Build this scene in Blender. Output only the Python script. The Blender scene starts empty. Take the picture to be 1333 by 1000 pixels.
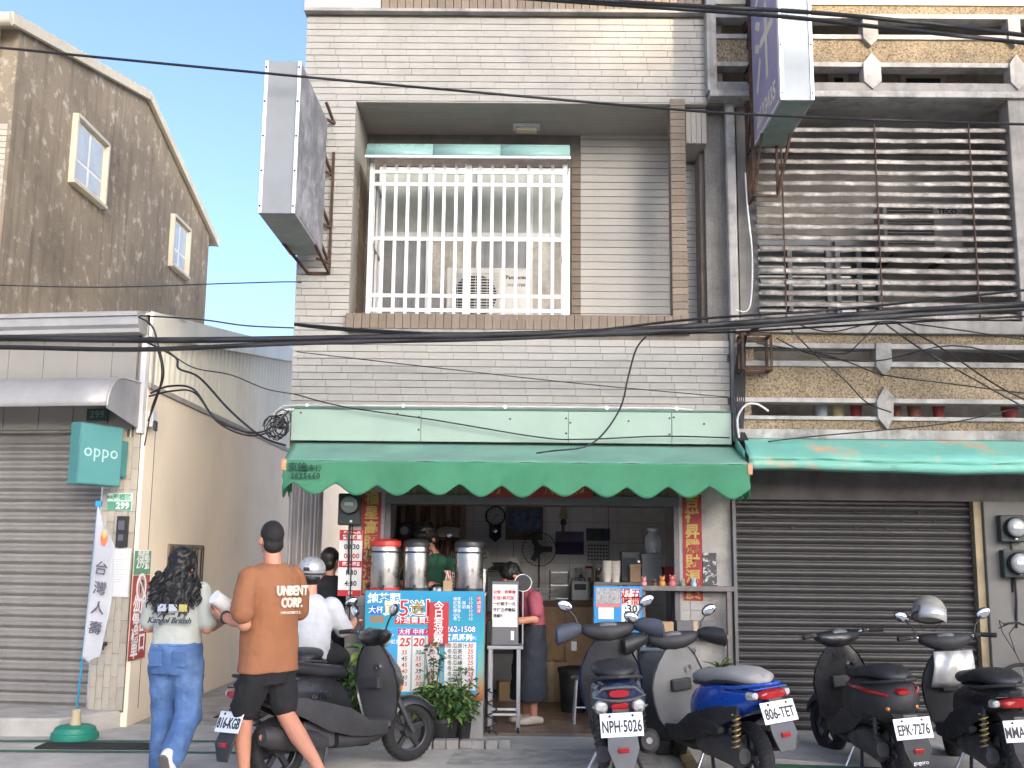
import bpy, bmesh, math, random
from mathutils import Vector, Matrix, Euler
random.seed(11)
R = math.radians
scene = bpy.context.scene
col = scene.collection

# ---------------------------------------------------------------- camera
F, CX, CY = 1400.0, 666.5, 500.0            # focal length in photo pixels, photo centre
CAM = Vector((0, -10.0, 1.55))
_P, _Y, _RL = R(9.21), R(.5), R(.6)         # pitch up, yaw left, roll
fw = Vector((-math.sin(_Y)*math.cos(_P), math.cos(_Y)*math.cos(_P), math.sin(_P)))
_r0 = Vector((math.cos(_Y), math.sin(_Y), 0)); _u0 = _r0.cross(fw)
rt = _r0*math.cos(_RL) + _u0*math.sin(_RL); upv = _u0*math.cos(_RL) - _r0*math.sin(_RL)
cam_d = bpy.data.cameras.new('camera'); cam = bpy.data.objects.new('camera', cam_d); col.objects.link(cam)
cam.matrix_world = Matrix.Translation(CAM) @ Matrix((rt, upv, -fw)).transposed().to_4x4()
cam_d.sensor_width = 36; cam_d.lens = F/1333*36; cam_d.clip_start = .05; cam_d.clip_end = 2000
scene.camera = cam
# ---------------------------------------------------------------- sky, sun, exposure
SUN_EL, SUN_AZ = R(12), R(-30)              # low sun behind the camera's right shoulder
world = bpy.data.worlds.new('World'); scene.world = world; world.use_nodes = True
wn = world.node_tree.nodes; wl = world.node_tree.links
sky = wn.new('ShaderNodeTexSky'); sky.sky_type = 'NISHITA'; sky.sun_disc = False
sky.sun_elevation = SUN_EL; sky.sun_rotation = R(180) + SUN_AZ
sky.altitude = 0; sky.air_density = .42; sky.dust_density = 4.2; sky.ozone_density = 1.7
wl.new(sky.outputs[0], wn['Background'].inputs[0]); wn['Background'].inputs[1].default_value = .15
sun_d = bpy.data.lights.new('sun', 'SUN'); sun = bpy.data.objects.new('sun', sun_d); col.objects.link(sun)
sun_d.energy = 2.2; sun_d.angle = R(1.0); sun_d.color = (1, .80, .55)
_sd = Vector((math.sin(SUN_AZ)*math.cos(SUN_EL), math.cos(SUN_AZ)*math.cos(SUN_EL), -math.sin(SUN_EL)))
sun.rotation_euler = _sd.to_track_quat('-Z', 'Y').to_euler()
vs = scene.view_settings; vs.view_transform = 'Standard'; vs.look = 'None'; vs.gamma = 1; vs.use_curve_mapping = False
vs.exposure = 2.2
scene.render.engine = 'CYCLES'; scene.cycles.max_bounces = 8; scene.cycles.diffuse_bounces = 5
scene.cycles.transparent_max_bounces = 12

# ---------------------------------------------------------------- photo pixel -> point on a known plane
def ray(px, py): return fw + rt*((px-CX)/F) + upv*((CY-py)/F)
def U(px, py, Y): d = ray(px, py); return CAM + d*((Y-CAM.y)/d.y)
def G(px, py, z=0.0): d = ray(px, py); return CAM + d*((z-CAM.z)/d.z)
def UX(px, py, X): d = ray(px, py); return CAM + d*((X-CAM.x)/d.x)
def rect(x0, y0, x1, y1, Y):
    "photo rectangle on the upright plane Y -> X0, X1, Z0, Z1 (level)"
    xm, ym = (x0+x1)/2, (y0+y1)/2
    return U(x0, ym, Y).x, U(x1, ym, Y).x, U(xm, y1, Y).z, U(xm, y0, Y).z

# ---------------------------------------------------------------- mesh builder
class MB:
    def __init__(s, M=None): s.v = []; s.f = []; s.M = M
    def add(s, vs_, fs):
        b = len(s.v)
        s.v += [tuple((s.M @ Vector(p)) if s.M else Vector(p)) for p in vs_]
        s.f += [tuple(i+b for i in f) for f in fs]; return s
    def box(s, x0, x1, y0, y1, z0, z1):
        if x0 > x1: x0, x1 = x1, x0
        if y0 > y1: y0, y1 = y1, y0
        if z0 > z1: z0, z1 = z1, z0
        v = [(x, y, z) for z in (z0, z1) for y in (y0, y1) for x in (x0, x1)]
        return s.add(v, [(0,2,3,1),(4,5,7,6),(0,1,5,4),(2,6,7,3),(0,4,6,2),(1,3,7,5)])
    def obox(s, c, size, rot=(0,0,0)):
        m = Matrix.Translation(c) @ Euler(rot).to_matrix().to_4x4()
        h = [k/2 for k in size]
        v = [m @ Vector((x*h[0], y*h[1], z*h[2])) for z in (-1,1) for y in (-1,1) for x in (-1,1)]
        return s.add(v, [(0,2,3,1),(4,5,7,6),(0,1,5,4),(2,6,7,3),(0,4,6,2),(1,3,7,5)])
    def bar(s, p0, p1, w, h, up=(0,0,1)):
        p0, p1 = Vector(p0), Vector(p1); d = (p1-p0).normalized(); u = Vector(up)
        if abs(d.dot(u)) > .98: u = Vector((0,1,0))
        a = d.cross(u).normalized(); b = a.cross(d)
        v = [p + a*sx*w/2 + b*sy*h/2 for p in (p0, p1) for sy in (-1,1) for sx in (-1,1)]
        return s.add(v, [(0,1,3,2),(4,6,7,5),(0,4,5,1),(2,3,7,6),(0,2,6,4),(1,5,7,3)])
    def loft(s, rings, caps=True, closed=False):
        n = len(rings[0]); v = [p for r in rings for p in r]; f = []
        m = len(rings)
        for i in range(m if closed else m-1):
            j = (i+1) % m
            for k in range(n): f.append((i*n+k, i*n+(k+1) % n, j*n+(k+1) % n, j*n+k))
        if caps and not closed:
            f.append(tuple(reversed(range(n)))); f.append(tuple((m-1)*n+k for k in range(n)))
        return s.add(v, f)
    def tube(s, pts, r, n=8, flat=1.0, closed=False):
        pts = [Vector(p) for p in pts]; rs = r if isinstance(r, (list, tuple)) else [r]*len(pts)
        ref = None; rings = []; m = len(pts)
        for i, p in enumerate(pts):
            if closed: d = pts[(i+1) % m] - pts[i-1]
            else: d = (pts[min(i+1, m-1)] - pts[max(i-1, 0)])
            d.normalize()
            if ref is None:
                ref = Vector((0,0,1)) if abs(d.z) < .9 else Vector((1,0,0))
            a = d.cross(ref)
            if a.length < 1e-4: ref = Vector((1,.3,.1)).normalized(); a = d.cross(ref)
            a.normalize(); b = a.cross(d).normalized(); ref = b
            rings.append([p + (a*math.cos(t) + b*math.sin(t)*flat)*rs[i] for t in [2*math.pi*k/n for k in range(n)]])
        return s.loft(rings, closed=closed)
    def cyl(s, p0, p1, r0, r1=None, n=16): return s.tube([p0, p1], [r0, r0 if r1 is None else r1], n)
    def lathe(s, prof, n=24, o=(0,0,0), ax='z', cap=True):
        o = Vector(o); rings = []
        for r, h in prof:
            ring = []
            for k in range(n):
                t = 2*math.pi*k/n; c, q = r*math.cos(t), r*math.sin(t)
                ring.append(o + Vector({'z': (c, q, h), 'y': (q, h, c), 'x': (h, c, q)}[ax]))
            rings.append(ring)
        return s.loft(rings, caps=cap)
    def prism(s, poly, a0, a1, plane='xz'):
        n = len(poly)
        def p3(q, a): return {'xz': (q[0], a, q[1]), 'yz': (a, q[0], q[1]), 'xy': (q[0], q[1], a)}[plane]
        v = [p3(q, a0) for q in poly] + [p3(q, a1) for q in poly]
        f = [tuple(range(n)), tuple(reversed(range(n, 2*n)))] + [(k, n+k, n+(k+1) % n, (k+1) % n) for k in range(n)]
        return s.add(v, f)
    def ell(s, c, r, nu=14, nv=9, rot=(0,0,0)):
        m = Matrix.Translation(c) @ Euler(rot).to_matrix().to_4x4(); v = []; f = []
        for j in range(1, nv):
            ph = math.pi*j/nv
            for k in range(nu):
                t = 2*math.pi*k/nu
                v.append(m @ Vector((r[0]*math.sin(ph)*math.cos(t), r[1]*math.sin(ph)*math.sin(t), r[2]*math.cos(ph))))
        a = len(v); v.append(m @ Vector((0,0,r[2]))); v.append(m @ Vector((0,0,-r[2])))
        for j in range(nv-2):
            for k in range(nu): f.append((j*nu+k, (j+1)*nu+k, (j+1)*nu+(k+1) % nu, j*nu+(k+1) % nu))
        for k in range(nu):
            f.append((a, k, (k+1) % nu)); f.append((a+1, (nv-2)*nu+(k+1) % nu, (nv-2)*nu+k))
        return s.add(v, f)
    def sheet(s, grid):
        "open surface through a grid of points"
        m, n = len(grid), len(grid[0])
        return s.add([p for r in grid for p in r], [(i*n+j, i*n+j+1, (i+1)*n+j+1, (i+1)*n+j) for i in range(m-1) for j in range(n-1)])
    def build(s, name, mat, parent=None, smooth=None, bevel=0, thick=0, sub=0, seg=2):
        me = bpy.data.meshes.new(name); me.from_pydata(s.v, [], s.f)
        bm = bmesh.new(); bm.from_mesh(me); bmesh.ops.recalc_face_normals(bm, faces=bm.faces); bm.to_mesh(me); bm.free()
        o = bpy.data.objects.new(name, me); col.objects.link(o)
        if mat: me.materials.append(mat)
        if smooth is not None:
            for p in me.polygons: p.use_smooth = True
            if smooth: me.set_sharp_from_angle(angle=R(smooth))
        if thick:
            m = o.modifiers.new('thick', 'SOLIDIFY'); m.thickness = thick; m.offset = 0
        if bevel:
            m = o.modifiers.new('bevel', 'BEVEL'); m.width = bevel; m.segments = seg; m.limit_method = 'ANGLE'; m.angle_limit = R(35); m.harden_normals = False
        if sub:
            m = o.modifiers.new('sub', 'SUBSURF'); m.levels = sub; m.render_levels = sub
        if parent: o.parent = parent
        return o

def sec(c, ru, rv, n=16, e=2.0, u=(0,1,0), v=(0,0,1), vtop=None):
    "superellipse ring, half sizes ru along u, rv along v"
    c, u, v = Vector(c), Vector(u), Vector(v); out = []
    for k in range(n):
        t = 2*math.pi*k/n; ct, st = math.cos(t), math.sin(t)
        a = math.copysign(abs(ct)**(2/e), ct)*ru; b = math.copysign(abs(st)**(2/e), st)*(vtop if (vtop and st > 0) else rv)
        out.append(c + u*a + v*b)
    return out

def tag(o, label=None, cat=None, group=None, kind=None):
    if label: o['label'] = label
    if cat: o['category'] = cat
    if group: o['group'] = group
    if kind: o['kind'] = kind
    return o
def thing(name, label, cat, loc=(0,0,0), rz=0, group=None):
    o = bpy.data.objects.new(name, None); col.objects.link(o); o.empty_display_size = .1
    o.location = loc; o.rotation_euler = (0, 0, rz); return tag(o, label, cat, group)
def struct(o): o['kind'] = 'structure'; return o
def inst(me, name, loc, parent=None, rot=(0,0,0), sc=(1,1,1)):
    o = bpy.data.objects.new(name, me); col.objects.link(o); o.location = loc; o.rotation_euler = rot; o.scale = sc
    if parent: o.parent = parent
    return o

def text(s, size, mat, parent, M, name='lettering', ax='CENTER', ay='CENTER', bold=0.0, sx=1.0, spacing=1.0, shear=0, line=1.0, ext=.0012):
    "flat printed lettering; local +X along the line, +Y up, +Z out of the board"
    cu = bpy.data.curves.new(name, 'FONT'); cu.body = s; cu.size = size; cu.align_x = ax; cu.align_y = ay
    cu.offset = bold; cu.resolution_u = 2; cu.space_character = spacing; cu.shear = shear; cu.space_line = line; cu.extrude = ext
    t = bpy.data.objects.new(name, cu); col.objects.link(t)
    dg = bpy.context.evaluated_depsgraph_get(); me = bpy.data.meshes.new_from_object(t.evaluated_get(dg))
    bpy.data.objects.remove(t); bpy.data.curves.remove(cu)
    me.transform(M @ Matrix.Diagonal((sx, 1, 1, 1))); me.materials.clear(); me.materials.append(mat)
    o = bpy.data.objects.new(name, me); col.objects.link(o)
    if parent: o.parent = parent
    return o
def face_front(x, y, z): return Matrix.Translation((x, y, z)) @ Matrix.Rotation(R(90), 4, 'X')     # reads from -Y
def face_dir(p, n, roll=0):
    "board centre p, outward normal n (text upright)"
    n = Vector(n).normalized(); x = Vector((0,0,1)).cross(n).normalized(); y = n.cross(x)
    return Matrix.Translation(p) @ Matrix((x, y, n)).transposed().to_4x4() @ Matrix.Rotation(roll, 4, 'Z')

# ---------------------------------------------------------------- materials
def hx(h):
    h = h.lstrip('#'); c = [int(h[i:i+2], 16)/255 for i in (0, 2, 4)]
    return tuple(k/12.92 if k <= .04045 else ((k+.055)/1.055)**2.4 for k in c)
_mats = {}
def mat(name, c, rough=.6, metal=0, var=.12, vs=5, bump=0, bs=80, grime=0, gcol=(.03,.027,.022), gs=1.3, streak=0, rnd=0, coat=0, spec=.5, trans=0, alpha=1, emit=0, sheen=0, c2=None, c2s=3, c2t=.5, c2w=.15, ior=1.45, rvar=.1, sub=0, transl=0):
    if name in _mats: return _mats[name]
    if isinstance(c, str): c = hx(c)
    if isinstance(c2, str): c2 = hx(c2)
    m = bpy.data.materials.new(name); m.use_nodes = True; nt = m.node_tree; N = nt.nodes; L = nt.links
    b = N['Principled BSDF']
    tc = N.new('ShaderNodeTexCoord'); vec = tc.outputs['Object']
    def noise(scale, det=4, v=vec, rough_=.6):
        n = N.new('ShaderNodeTexNoise'); n.inputs['Scale'].default_value = scale; n.inputs['Detail'].default_value = det
        n.inputs['Roughness'].default_value = rough_; L.new(v, n.inputs['Vector']); return n.outputs['Fac']
    def ramp(x, a, z):
        r = N.new('ShaderNodeMapRange'); r.clamp = True; L.new(x, r.inputs[0]); r.inputs[1].default_value = a; r.inputs[2].default_value = z; return r.outputs[0]
    def mix(fac, A, B, mode='MIX'):
        x = N.new('ShaderNodeMix'); x.data_type = 'RGBA'; x.blend_type = mode
        for sock, val in ((x.inputs[0], fac), (x.inputs[6], A), (x.inputs[7], B)):
            if isinstance(val, (int, float)): sock.default_value = val
            elif isinstance(val, tuple): sock.default_value = (*val[:3], 1)
            else: L.new(val, sock)
        return x.outputs[2]
    cur = tuple(c)
    if c2 is not None: cur = mix(ramp(noise(c2s, 6, rough_=.7), c2t-c2w, c2t+c2w), tuple(c), tuple(c2))
    if var:
        lo = tuple(k*(1-var) for k in (1,1,1)); hi = tuple(k*(1+var) for k in (1,1,1))
        cur = mix(1.0, cur, mix(ramp(noise(vs, 5), .3, .7), lo, hi), 'MULTIPLY')
    if rnd:
        oi = N.new('ShaderNodeObjectInfo'); mr = N.new('ShaderNodeMapRange'); L.new(oi.outputs['Random'], mr.inputs[0])
        mr.inputs[3].default_value = 1-rnd; mr.inputs[4].default_value = 1+rnd
        cur = mix(1.0, cur, mr.outputs[0], 'MULTIPLY')
    if grime:
        g = noise(gs, 8, rough_=.72); cur = mix(N_mul(N, L, ramp(g, .48, .72), grime), cur, tuple(gcol))
    if streak:
        mp = N.new('ShaderNodeMapping'); mp.inputs['Scale'].default_value = (9, 9, .55); L.new(vec, mp.inputs[0])
        g = noise(1.0, 6, mp.outputs[0]); cur = mix(N_mul(N, L, ramp(g, .5, .75), streak), cur, tuple(gcol))
    if isinstance(cur, tuple): b.inputs['Base Color'].default_value = (*cur, 1)
    else: L.new(cur, b.inputs['Base Color'])
    b.inputs['Roughness'].default_value = rough; b.inputs['Metallic'].default_value = metal
    if rvar:
        mr = N.new('ShaderNodeMapRange'); L.new(noise(vs*2.3, 4), mr.inputs[0]); mr.inputs[1].default_value = .3; mr.inputs[2].default_value = .7
        mr.inputs[3].default_value = max(.02, rough-rvar); mr.inputs[4].default_value = min(1, rough+rvar); L.new(mr.outputs[0], b.inputs['Roughness'])
    b.inputs['Specular IOR Level'].default_value = spec; b.inputs['Coat Weight'].default_value = coat; b.inputs['Coat Roughness'].default_value = .08
    b.inputs['Transmission Weight'].default_value = trans; b.inputs['Alpha'].default_value = alpha; b.inputs['IOR'].default_value = ior
    if sheen: b.inputs['Sheen Weight'].default_value = sheen
    if sub: b.inputs['Subsurface Weight'].default_value = sub; b.inputs['Subsurface Radius'].default_value = (.012, .004, .002); b.inputs['Subsurface Scale'].default_value = 1
    if bump:
        bp = N.new('ShaderNodeBump'); bp.inputs['Strength'].default_value = min(1, bump); bp.inputs['Distance'].default_value = .004*max(1, bump)
        L.new(noise(bs, 5), bp.inputs['Height']); L.new(bp.outputs[0], b.inputs['Normal'])
    if transl:
        tb = N.new('ShaderNodeBsdfTranslucent'); mx = N.new('ShaderNodeMixShader'); mx.inputs[0].default_value = transl
        if isinstance(cur, tuple): tb.inputs[0].default_value = (*cur, 1)
        else: L.new(cur, tb.inputs[0])
        out = N['Material Output']; L.new(b.outputs[0], mx.inputs[1]); L.new(tb.outputs[0], mx.inputs[2]); L.new(mx.outputs[0], out.inputs[0])
    _mats[name] = m; return m
def N_mul(N, L, x, k):
    m = N.new('ShaderNodeMath'); m.operation = 'MULTIPLY'; L.new(x, m.inputs[0]); m.inputs[1].default_value = k; return m.outputs[0]
# ================================================================ materials shared
m_asph = mat('asphalt', (.50,.465,.41), .9, var=.22, vs=3, bump=2.2, bs=110, grime=.45, gcol=(.30,.28,.25), gs=.8, c2=(.66,.62,.55), c2s=90, c2t=.6, c2w=.06)
m_conc = mat('concrete', (.40,.38,.345), .88, var=.2, vs=2.5, bump=.7, bs=60, grime=.55, gcol=(.09,.085,.075), gs=1.4)
m_conc_d = mat('concrete_dark', (.32,.305,.28), .9, var=.25, vs=3, bump=.9, bs=70, grime=.6, gcol=(.06,.055,.05), gs=1.8)
m_green_paint = mat('green_road_paint', (.045,.15,.085), .8, var=.3, vs=9, bump=.6, bs=150, grime=.7, gcol=(.08,.08,.078), gs=7)
m_rubber = mat('rubber', (.022,.022,.023), .75, var=.2, vs=20, bump=.3)
m_black_pl = mat('black_plastic', (.025,.025,.027), .42, var=.15, vs=8, bump=.08, bs=300)
m_grey_pl = mat('grey_plastic', (.11,.115,.12), .5, var=.15, vs=6)
m_chrome = mat('chrome', (.75,.75,.75), .16, 1, var=.05)
m_steel = mat('brushed_steel', (.46,.45,.43), .33, 1, var=.12, vs=4, rvar=.12)
m_alu = mat('aluminium', (.62,.63,.64), .4, 1, var=.08)
m_rust = mat('rusty_steel', (.05,.034,.027), .8, .2, var=.35, vs=12, bump=.5, bs=120, c2=(.10,.05,.03), c2s=9)
m_white = mat('white_paint', (.60,.60,.59), .42, var=.06, grime=.12, gcol=(.3,.28,.25))
m_cable = mat('cable_black', (.018,.018,.02), .55, var=.1)
m_skin = mat('skin', '#b9826a', .5, var=.07, vs=14, sub=.08, bump=.05, bs=250)
m_glass = mat('window_glass', (.05,.06,.065), .06, var=0, spec=.6, rvar=0)
m_red_ink = mat('red_ink', (.45,.025,.03), .6, var=.05); m_black_ink = mat('black_ink', (.02,.02,.024), .6, var=0)
m_white_ink = mat('white_ink', (.8,.8,.78), .6, var=0); m_gold_ink = mat('gold_ink', (.33,.22,.06), .45, .3, var=.2)
m_paper = mat('white_paper', (.68,.68,.66), .8, var=.06, vs=3)

# ================================================================ ground
g = MB(); g.add([(-150,-150,0),(150,-150,0),(150,150,0),(-150,150,0)], [(0,1,2,3)])
struct(g.build('road', m_asph))
# concrete alley floor between the beige wall and the shop, in poured bays
a = MB()
for y0, y1 in ((.25,2.1),(2.1,4.3),(4.3,6.8),(6.8,9.4),(9.4,13.4)):
    a.box(-3.54, -1.66, y0+.008, y1-.008, -.05, .012)
struct(a.build('alley_pavement', m_conc_d, bevel=.004))
dc = MB(); dc.box(-2.92,-2.46,.65,1.05,.0125,.022)
for k in range(9): dc.box(-2.9+k*.048,-2.88+k*.048,.67,1.03,.022,.028)
tag(dc.build('drain_cover', mat('drain_iron', (.05,.04,.035), .7, .4, var=.3, c2=(.1,.05,.03), c2s=20)), 'rusty iron drain cover set in the alley floor', 'drain cover')
# raised slab in front of the shuttered shop on the left
s = MB(); s.prism([(-8.5,-.62),(-3.95,-.42),(-3.62,.12),(-3.62,.4),(-8.5,.9)], -.05, .15, 'xy')
struct(s.build('shop_step', m_conc, bevel=.02))
# right-hand forecourt: a thin concrete apron
s = MB(); s.prism([(2.0,-1.25),(3.1,-1.75),(9.5,-1.75),(9.5,.3),(2.0,.3)], -.05, .035, 'xy')
struct(s.build('forecourt', m_conc, bevel=.01))
def paint(poly, z=.004, name='road_marking'):
    p = MB(); p.add([(x, y, z) for x, y in poly], [tuple(range(len(poly)))]); return struct(p.build(name, m_green_paint))
paint([(-4.5,-.78),(-2.3,-.62),(-2.3,-.53),(-4.5,-.66)])
paint([(-4.6,-1.22),(-2.2,-1.15),(-2.2,-1.07),(-4.6,-1.12)])
paint([(1.85,-1.95),(2.75,-1.8),(2.95,-1.62),(1.9,-1.5)], .039)
for poly in ([(-.55,-1.5),(1.1,-1.42),(1.15,-.75),(-.5,-.80)],):
    p = MB(); p.add([(x, y, .003) for x, y in poly], [tuple(range(4))]); struct(p.build('road_patch', mat('patch_asphalt', (.38,.355,.315), .92, var=.3, vs=6, bump=2.4, bs=90, c2=(.55,.51,.45), c2s=70, c2t=.6, c2w=.07)))
mt = MB(); mt.obox((-3.35,-.93,.012), (1.05,.24,.016), (0,0,.03))
tag(mt.build('rubber_mat', m_rubber, bevel=.004), 'flat black rubber mat lying between two green road lines', 'mat')
# houses across the street (behind the camera), unseen: placed and sized to keep the low sun off this side
m_opp = mat('plaster_far', (.42,.39,.35), .9, var=.15, vs=1)
YO = -62.0                                  # street front of the far row
def shade_h(z, y=0): return z + (y-YO)/math.cos(SUN_AZ)*math.tan(SUN_EL)     # roof height that puts the shadow edge at height z on plane y
def shade_x(x, y=0): return x - (y-YO)*math.tan(SUN_AZ)
_xb = shade_x(.75)                          # end of the taller house: right of it the sun reaches the cornice
_dx = shade_x(-7.5) ; _d8 = 8*math.tan(-SUN_AZ)
for x0, x1, h, lb in ((_dx-64,_dx-32,8,'unseen low plastered house added across the street, farthest left of the row'), (_dx-31.9,_dx-.1,9,'unseen low plastered house added across the street behind the camera'), (_dx,_xb,shade_h(13,4),'unseen tallest plastered block across the street, sized to shade the facade'), (_xb+.05,_xb+_d8+26,shade_h(6.62),'unseen long plastered block across the street, sized to leave the cornice sunlit, farthest right of the row')):
    o = thing('unseen_shading_house', lb, 'house', ((x0+x1)/2, YO-4, 0), 0, 'unseen shading houses across the street')
    MB().box(x0-(x0+x1)/2, x1-(x0+x1)/2, -4, 4, 0, h).build('wall', m_opp, o)
    n = int((x1-x0)/3.5)
    for k in range(n):
        for zf in [1.0+3.2*q for q in range(int((h-1)/3.2))]:
            cxw = x0+(k+.5)*(x1-x0)/n-(x0+x1)/2
            MB().box(cxw-.6, cxw+.6, 4.004, 4.05, zf, zf+1.6).build('window', m_glass, o, bevel=.01)

# ================================================================ tiled shophouse (centre)
XL, XR = -2.17, 1.965
shop = thing('tiled_shophouse', 'narrow beige tiled shophouse with caged window above the green awning', 'building', (0,0,0))
m_tile = mat('beige_tile', (.342,.332,.298), .62, var=.10, vs=2.2, bump=1.0, bs=55, rnd=.028, grime=.18, gcol=(.27,.24,.21), gs=.9, streak=.16)
m_mortar = mat('dark_mortar', (.155,.135,.115), .9, var=.2, vs=8, bump=.5)
m_btile = mat('brown_tile', (.185,.145,.105), .66, var=.16, vs=5, bump=1.0, bs=60, rnd=.13)
m_soff = mat('soffit_board', (.33,.305,.27), .7, var=.08, vs=2)
Y_OP = .0; OX0, OX1, OZ0, OZ1 = -1.65, 1.575, 3.69, 5.97     # window opening; ledge occupies the bottom
wall = MB()
wall.box(XL+.006, OX0, .012, .3, 2.5, 7.6)                  # left strip
wall.box(OX0, XR-.006, .012, .3, 5.98, 7.6)                 # above the opening
wall.box(OX0, XR-.006, .012, .3, 2.5, OZ0)                  # below it
wall.box(XR-.2, XR-.006, .3, 4.4, 2.5, 7.6)
MB().box(XL+.006, XL+.2, .301, 4.4, 2.5, 7.6).build('alley_side_wall', mat('pale_side_render', (.66,.63,.58), .85, var=.08, grime=.2, gcol=(.4,.37,.33)), shop)
wall.box(XL+.2, XR-.2, 4.2, 4.4, 2.5, 7.6); wall.box(XL+.2, XR-.2, 1.25, 4.2, 6.9, 7.05); wall.box(XL+.2, XR-.2, .3, 4.2, 2.55, 2.68)
wall.build('wall', m_mortar, shop)
# tiles: running bond, 68 mm rows, 235 mm long; the 300 largest as single tiles, the rest as one field
TH, TW, J, JZ = .068, .235, .002, .0055
spec_t = []
row = 0; z = 2.86
while z < 6.86:
    off = [0, .33, .5, .12, .62, .27][row % 6]*TW + (row % 2)*.11
    x = XL - off
    while x < XR - .01:
        x0, x1 = max(x, XL), min(x+TW, XR-(.0 if z < 3.62 else (.0 if z > 5.93 else .0)))
        zc = z+TH/2
        segs = [(x0, x1)]
        if 3.62 < zc < 5.96: segs = [(x0, min(x1, OX0))] if x0 < OX0 else []
        elif zc > 5.9: segs = [(x0, min(x1, 1.80))] if x0 < 1.8 else []
        for a0, a1 in segs:
            if a1-a0 > .03: spec_t.append((a0, a1, z))
        x += TW
    z += TH; row += 1
full = [t for t in spec_t if abs(t[1]-t[0]-TW) < 1e-6]
near = set(sorted(full, key=lambda t: t[2])[:250])
tm = MB().box(0, TW-J, 0, .016, 0, TH-JZ).build('tile', m_tile, shop, bevel=.0022, seg=1); tme = tm.data
bm = bmesh.new(); bm.from_mesh(tme); bmesh.ops.bevel(bm, geom=bm.edges[:], offset=.0022, segments=1, affect='EDGES'); bm.to_mesh(tme); bm.free(); tm.modifiers.clear()
fld = MB(); first = True
for a0, a1, zz in spec_t:
    dy = random.uniform(-.0015, .0015)
    if (a0, a1, zz) in near:
        if first: tm.location = (a0, dy, zz); first = False
        else: inst(tme, 'tile', (a0, dy, zz), shop)
    else: fld.box(a0, a1-J, dy, .016, zz, zz+TH-JZ)
tag(fld.build('tile_field', m_tile, shop, bevel=.002, seg=1), kind='stuff')
# side wall tiles facing the alley are out of sight: plain render
# soldier courses: ledge under the window and parapet course
bt = MB().box(0, .073, -.045, .05, 0, .142).build('brown_tile', m_btile, shop, bevel=.002, seg=1)
n = int((OX1+.02-OX0)/.0775)
bt.location = (OX0-.02, 0, OZ0)
for k in range(1, n+1): inst(bt.data, 'brown_tile', (OX0-.02+k*.0775, random.uniform(-.0015,.0015), OZ0), shop)
MB().box(OX0-.03, OX1+.02, -.035, 1.05, OZ0-.03, OZ0-.002).build('ledge_slab', m_conc_d, shop)
MB().box(OX0-.02, OX1+.02, .052, 1.05, OZ0, OZ0+.11).build('balcony_floor', m_conc_d, shop)
MB().box(XL-.02, XR-.15, -.08, .2, 6.895, 6.925).build('drip_edge', m_conc_d, shop)
for k in range(40):
    x = -1.42 + k*.0795
    if x+.075 < 1.8: inst(bt.data, 'brown_tile', (x, -.02, 6.93), shop, sc=(1, 1, 1.6))
MB().box(-2.19, -1.43, -.075, .1, 6.927, 7.03).build('parapet_block', mat('pale_concrete', (.42,.43,.41), .8, var=.12, grime=.3, gcol=(.3,.3,.29)), shop, bevel=.006)
MB().box(-2.19, 1.8, .0, .1, 7.16, 7.6).build('parapet', m_conc, shop)
# recess: soffit boards, side cheek, back wall
YB = .82
for k in range(10):
    y0 = .0 + k*.0825
    MB().box(OX0+.003, 1.80, y0+.003, y0+.079, 5.972, 5.985).build('soffit_board', m_soff, shop, bevel=.002, seg=1)
MB().box(OX0-.001, OX0+.0005, .014, YB, OZ0+.11, 5.97).build('recess_cheek', m_tile, shop)
pil = MB(); pil.box(1.44, 1.575, .0, .16, OZ0+.145, 5.968); pil.build('pilaster', m_mortar, shop)
pt = MB().box(1.435, 1.58, -.012, .165, 0, .0655).build('pilaster_tile', m_btile, shop, bevel=.002, seg=1); pt.location = (0, 0, OZ0+.147)
for k in range(1, 31): inst(pt.data, 'pilaster_tile', (0, random.uniform(-.001,.001), OZ0+.147+k*.0705), shop)
back = MB()
back.box(.50, 1.80, YB, YB+.12, OZ0+.1, 5.97)
back.box(OX0, .50, YB, YB+.12, 5.62, 5.97); back.box(OX0, -1.52, YB, YB+.12, OZ0+.1, 5.62)
back.build('recess_wall', m_mortar, shop)
rtm = MB().box(.604, 1.80, YB-.014, YB, 0, .0715).build('recess_tile_row', mat('brightened_recess_tile', (.43,.41,.365), .6, var=.08, vs=3, bump=.8, bs=50, rnd=.03), shop, bevel=.0025, seg=1); rtm.location = (0,0,OZ0+.12)  # light painted into the base colour, lifting the shaded recess wall
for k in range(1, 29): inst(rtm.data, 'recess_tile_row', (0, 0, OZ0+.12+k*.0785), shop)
tr = MB().box(.515, .60, YB-.016, YB, 0, .0715).build('trim_tile', m_btile, shop, bevel=.002, seg=1); tr.location = (0,0,OZ0+.12)
for k in range(1, 24): inst(tr.data, 'trim_tile', (0, 0, OZ0+.12+k*.0785), shop)
lt = MB().box(OX0+.001, OX0+.014, .30, YB-.02, 0, .0715).build('cheek_tile', m_btile, shop, bevel=.002, seg=1); lt.location = (0,0,OZ0+.12)
for k in range(1, 21): inst(lt.data, 'cheek_tile', (0, 0, OZ0+.12+k*.0785), shop)
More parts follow.
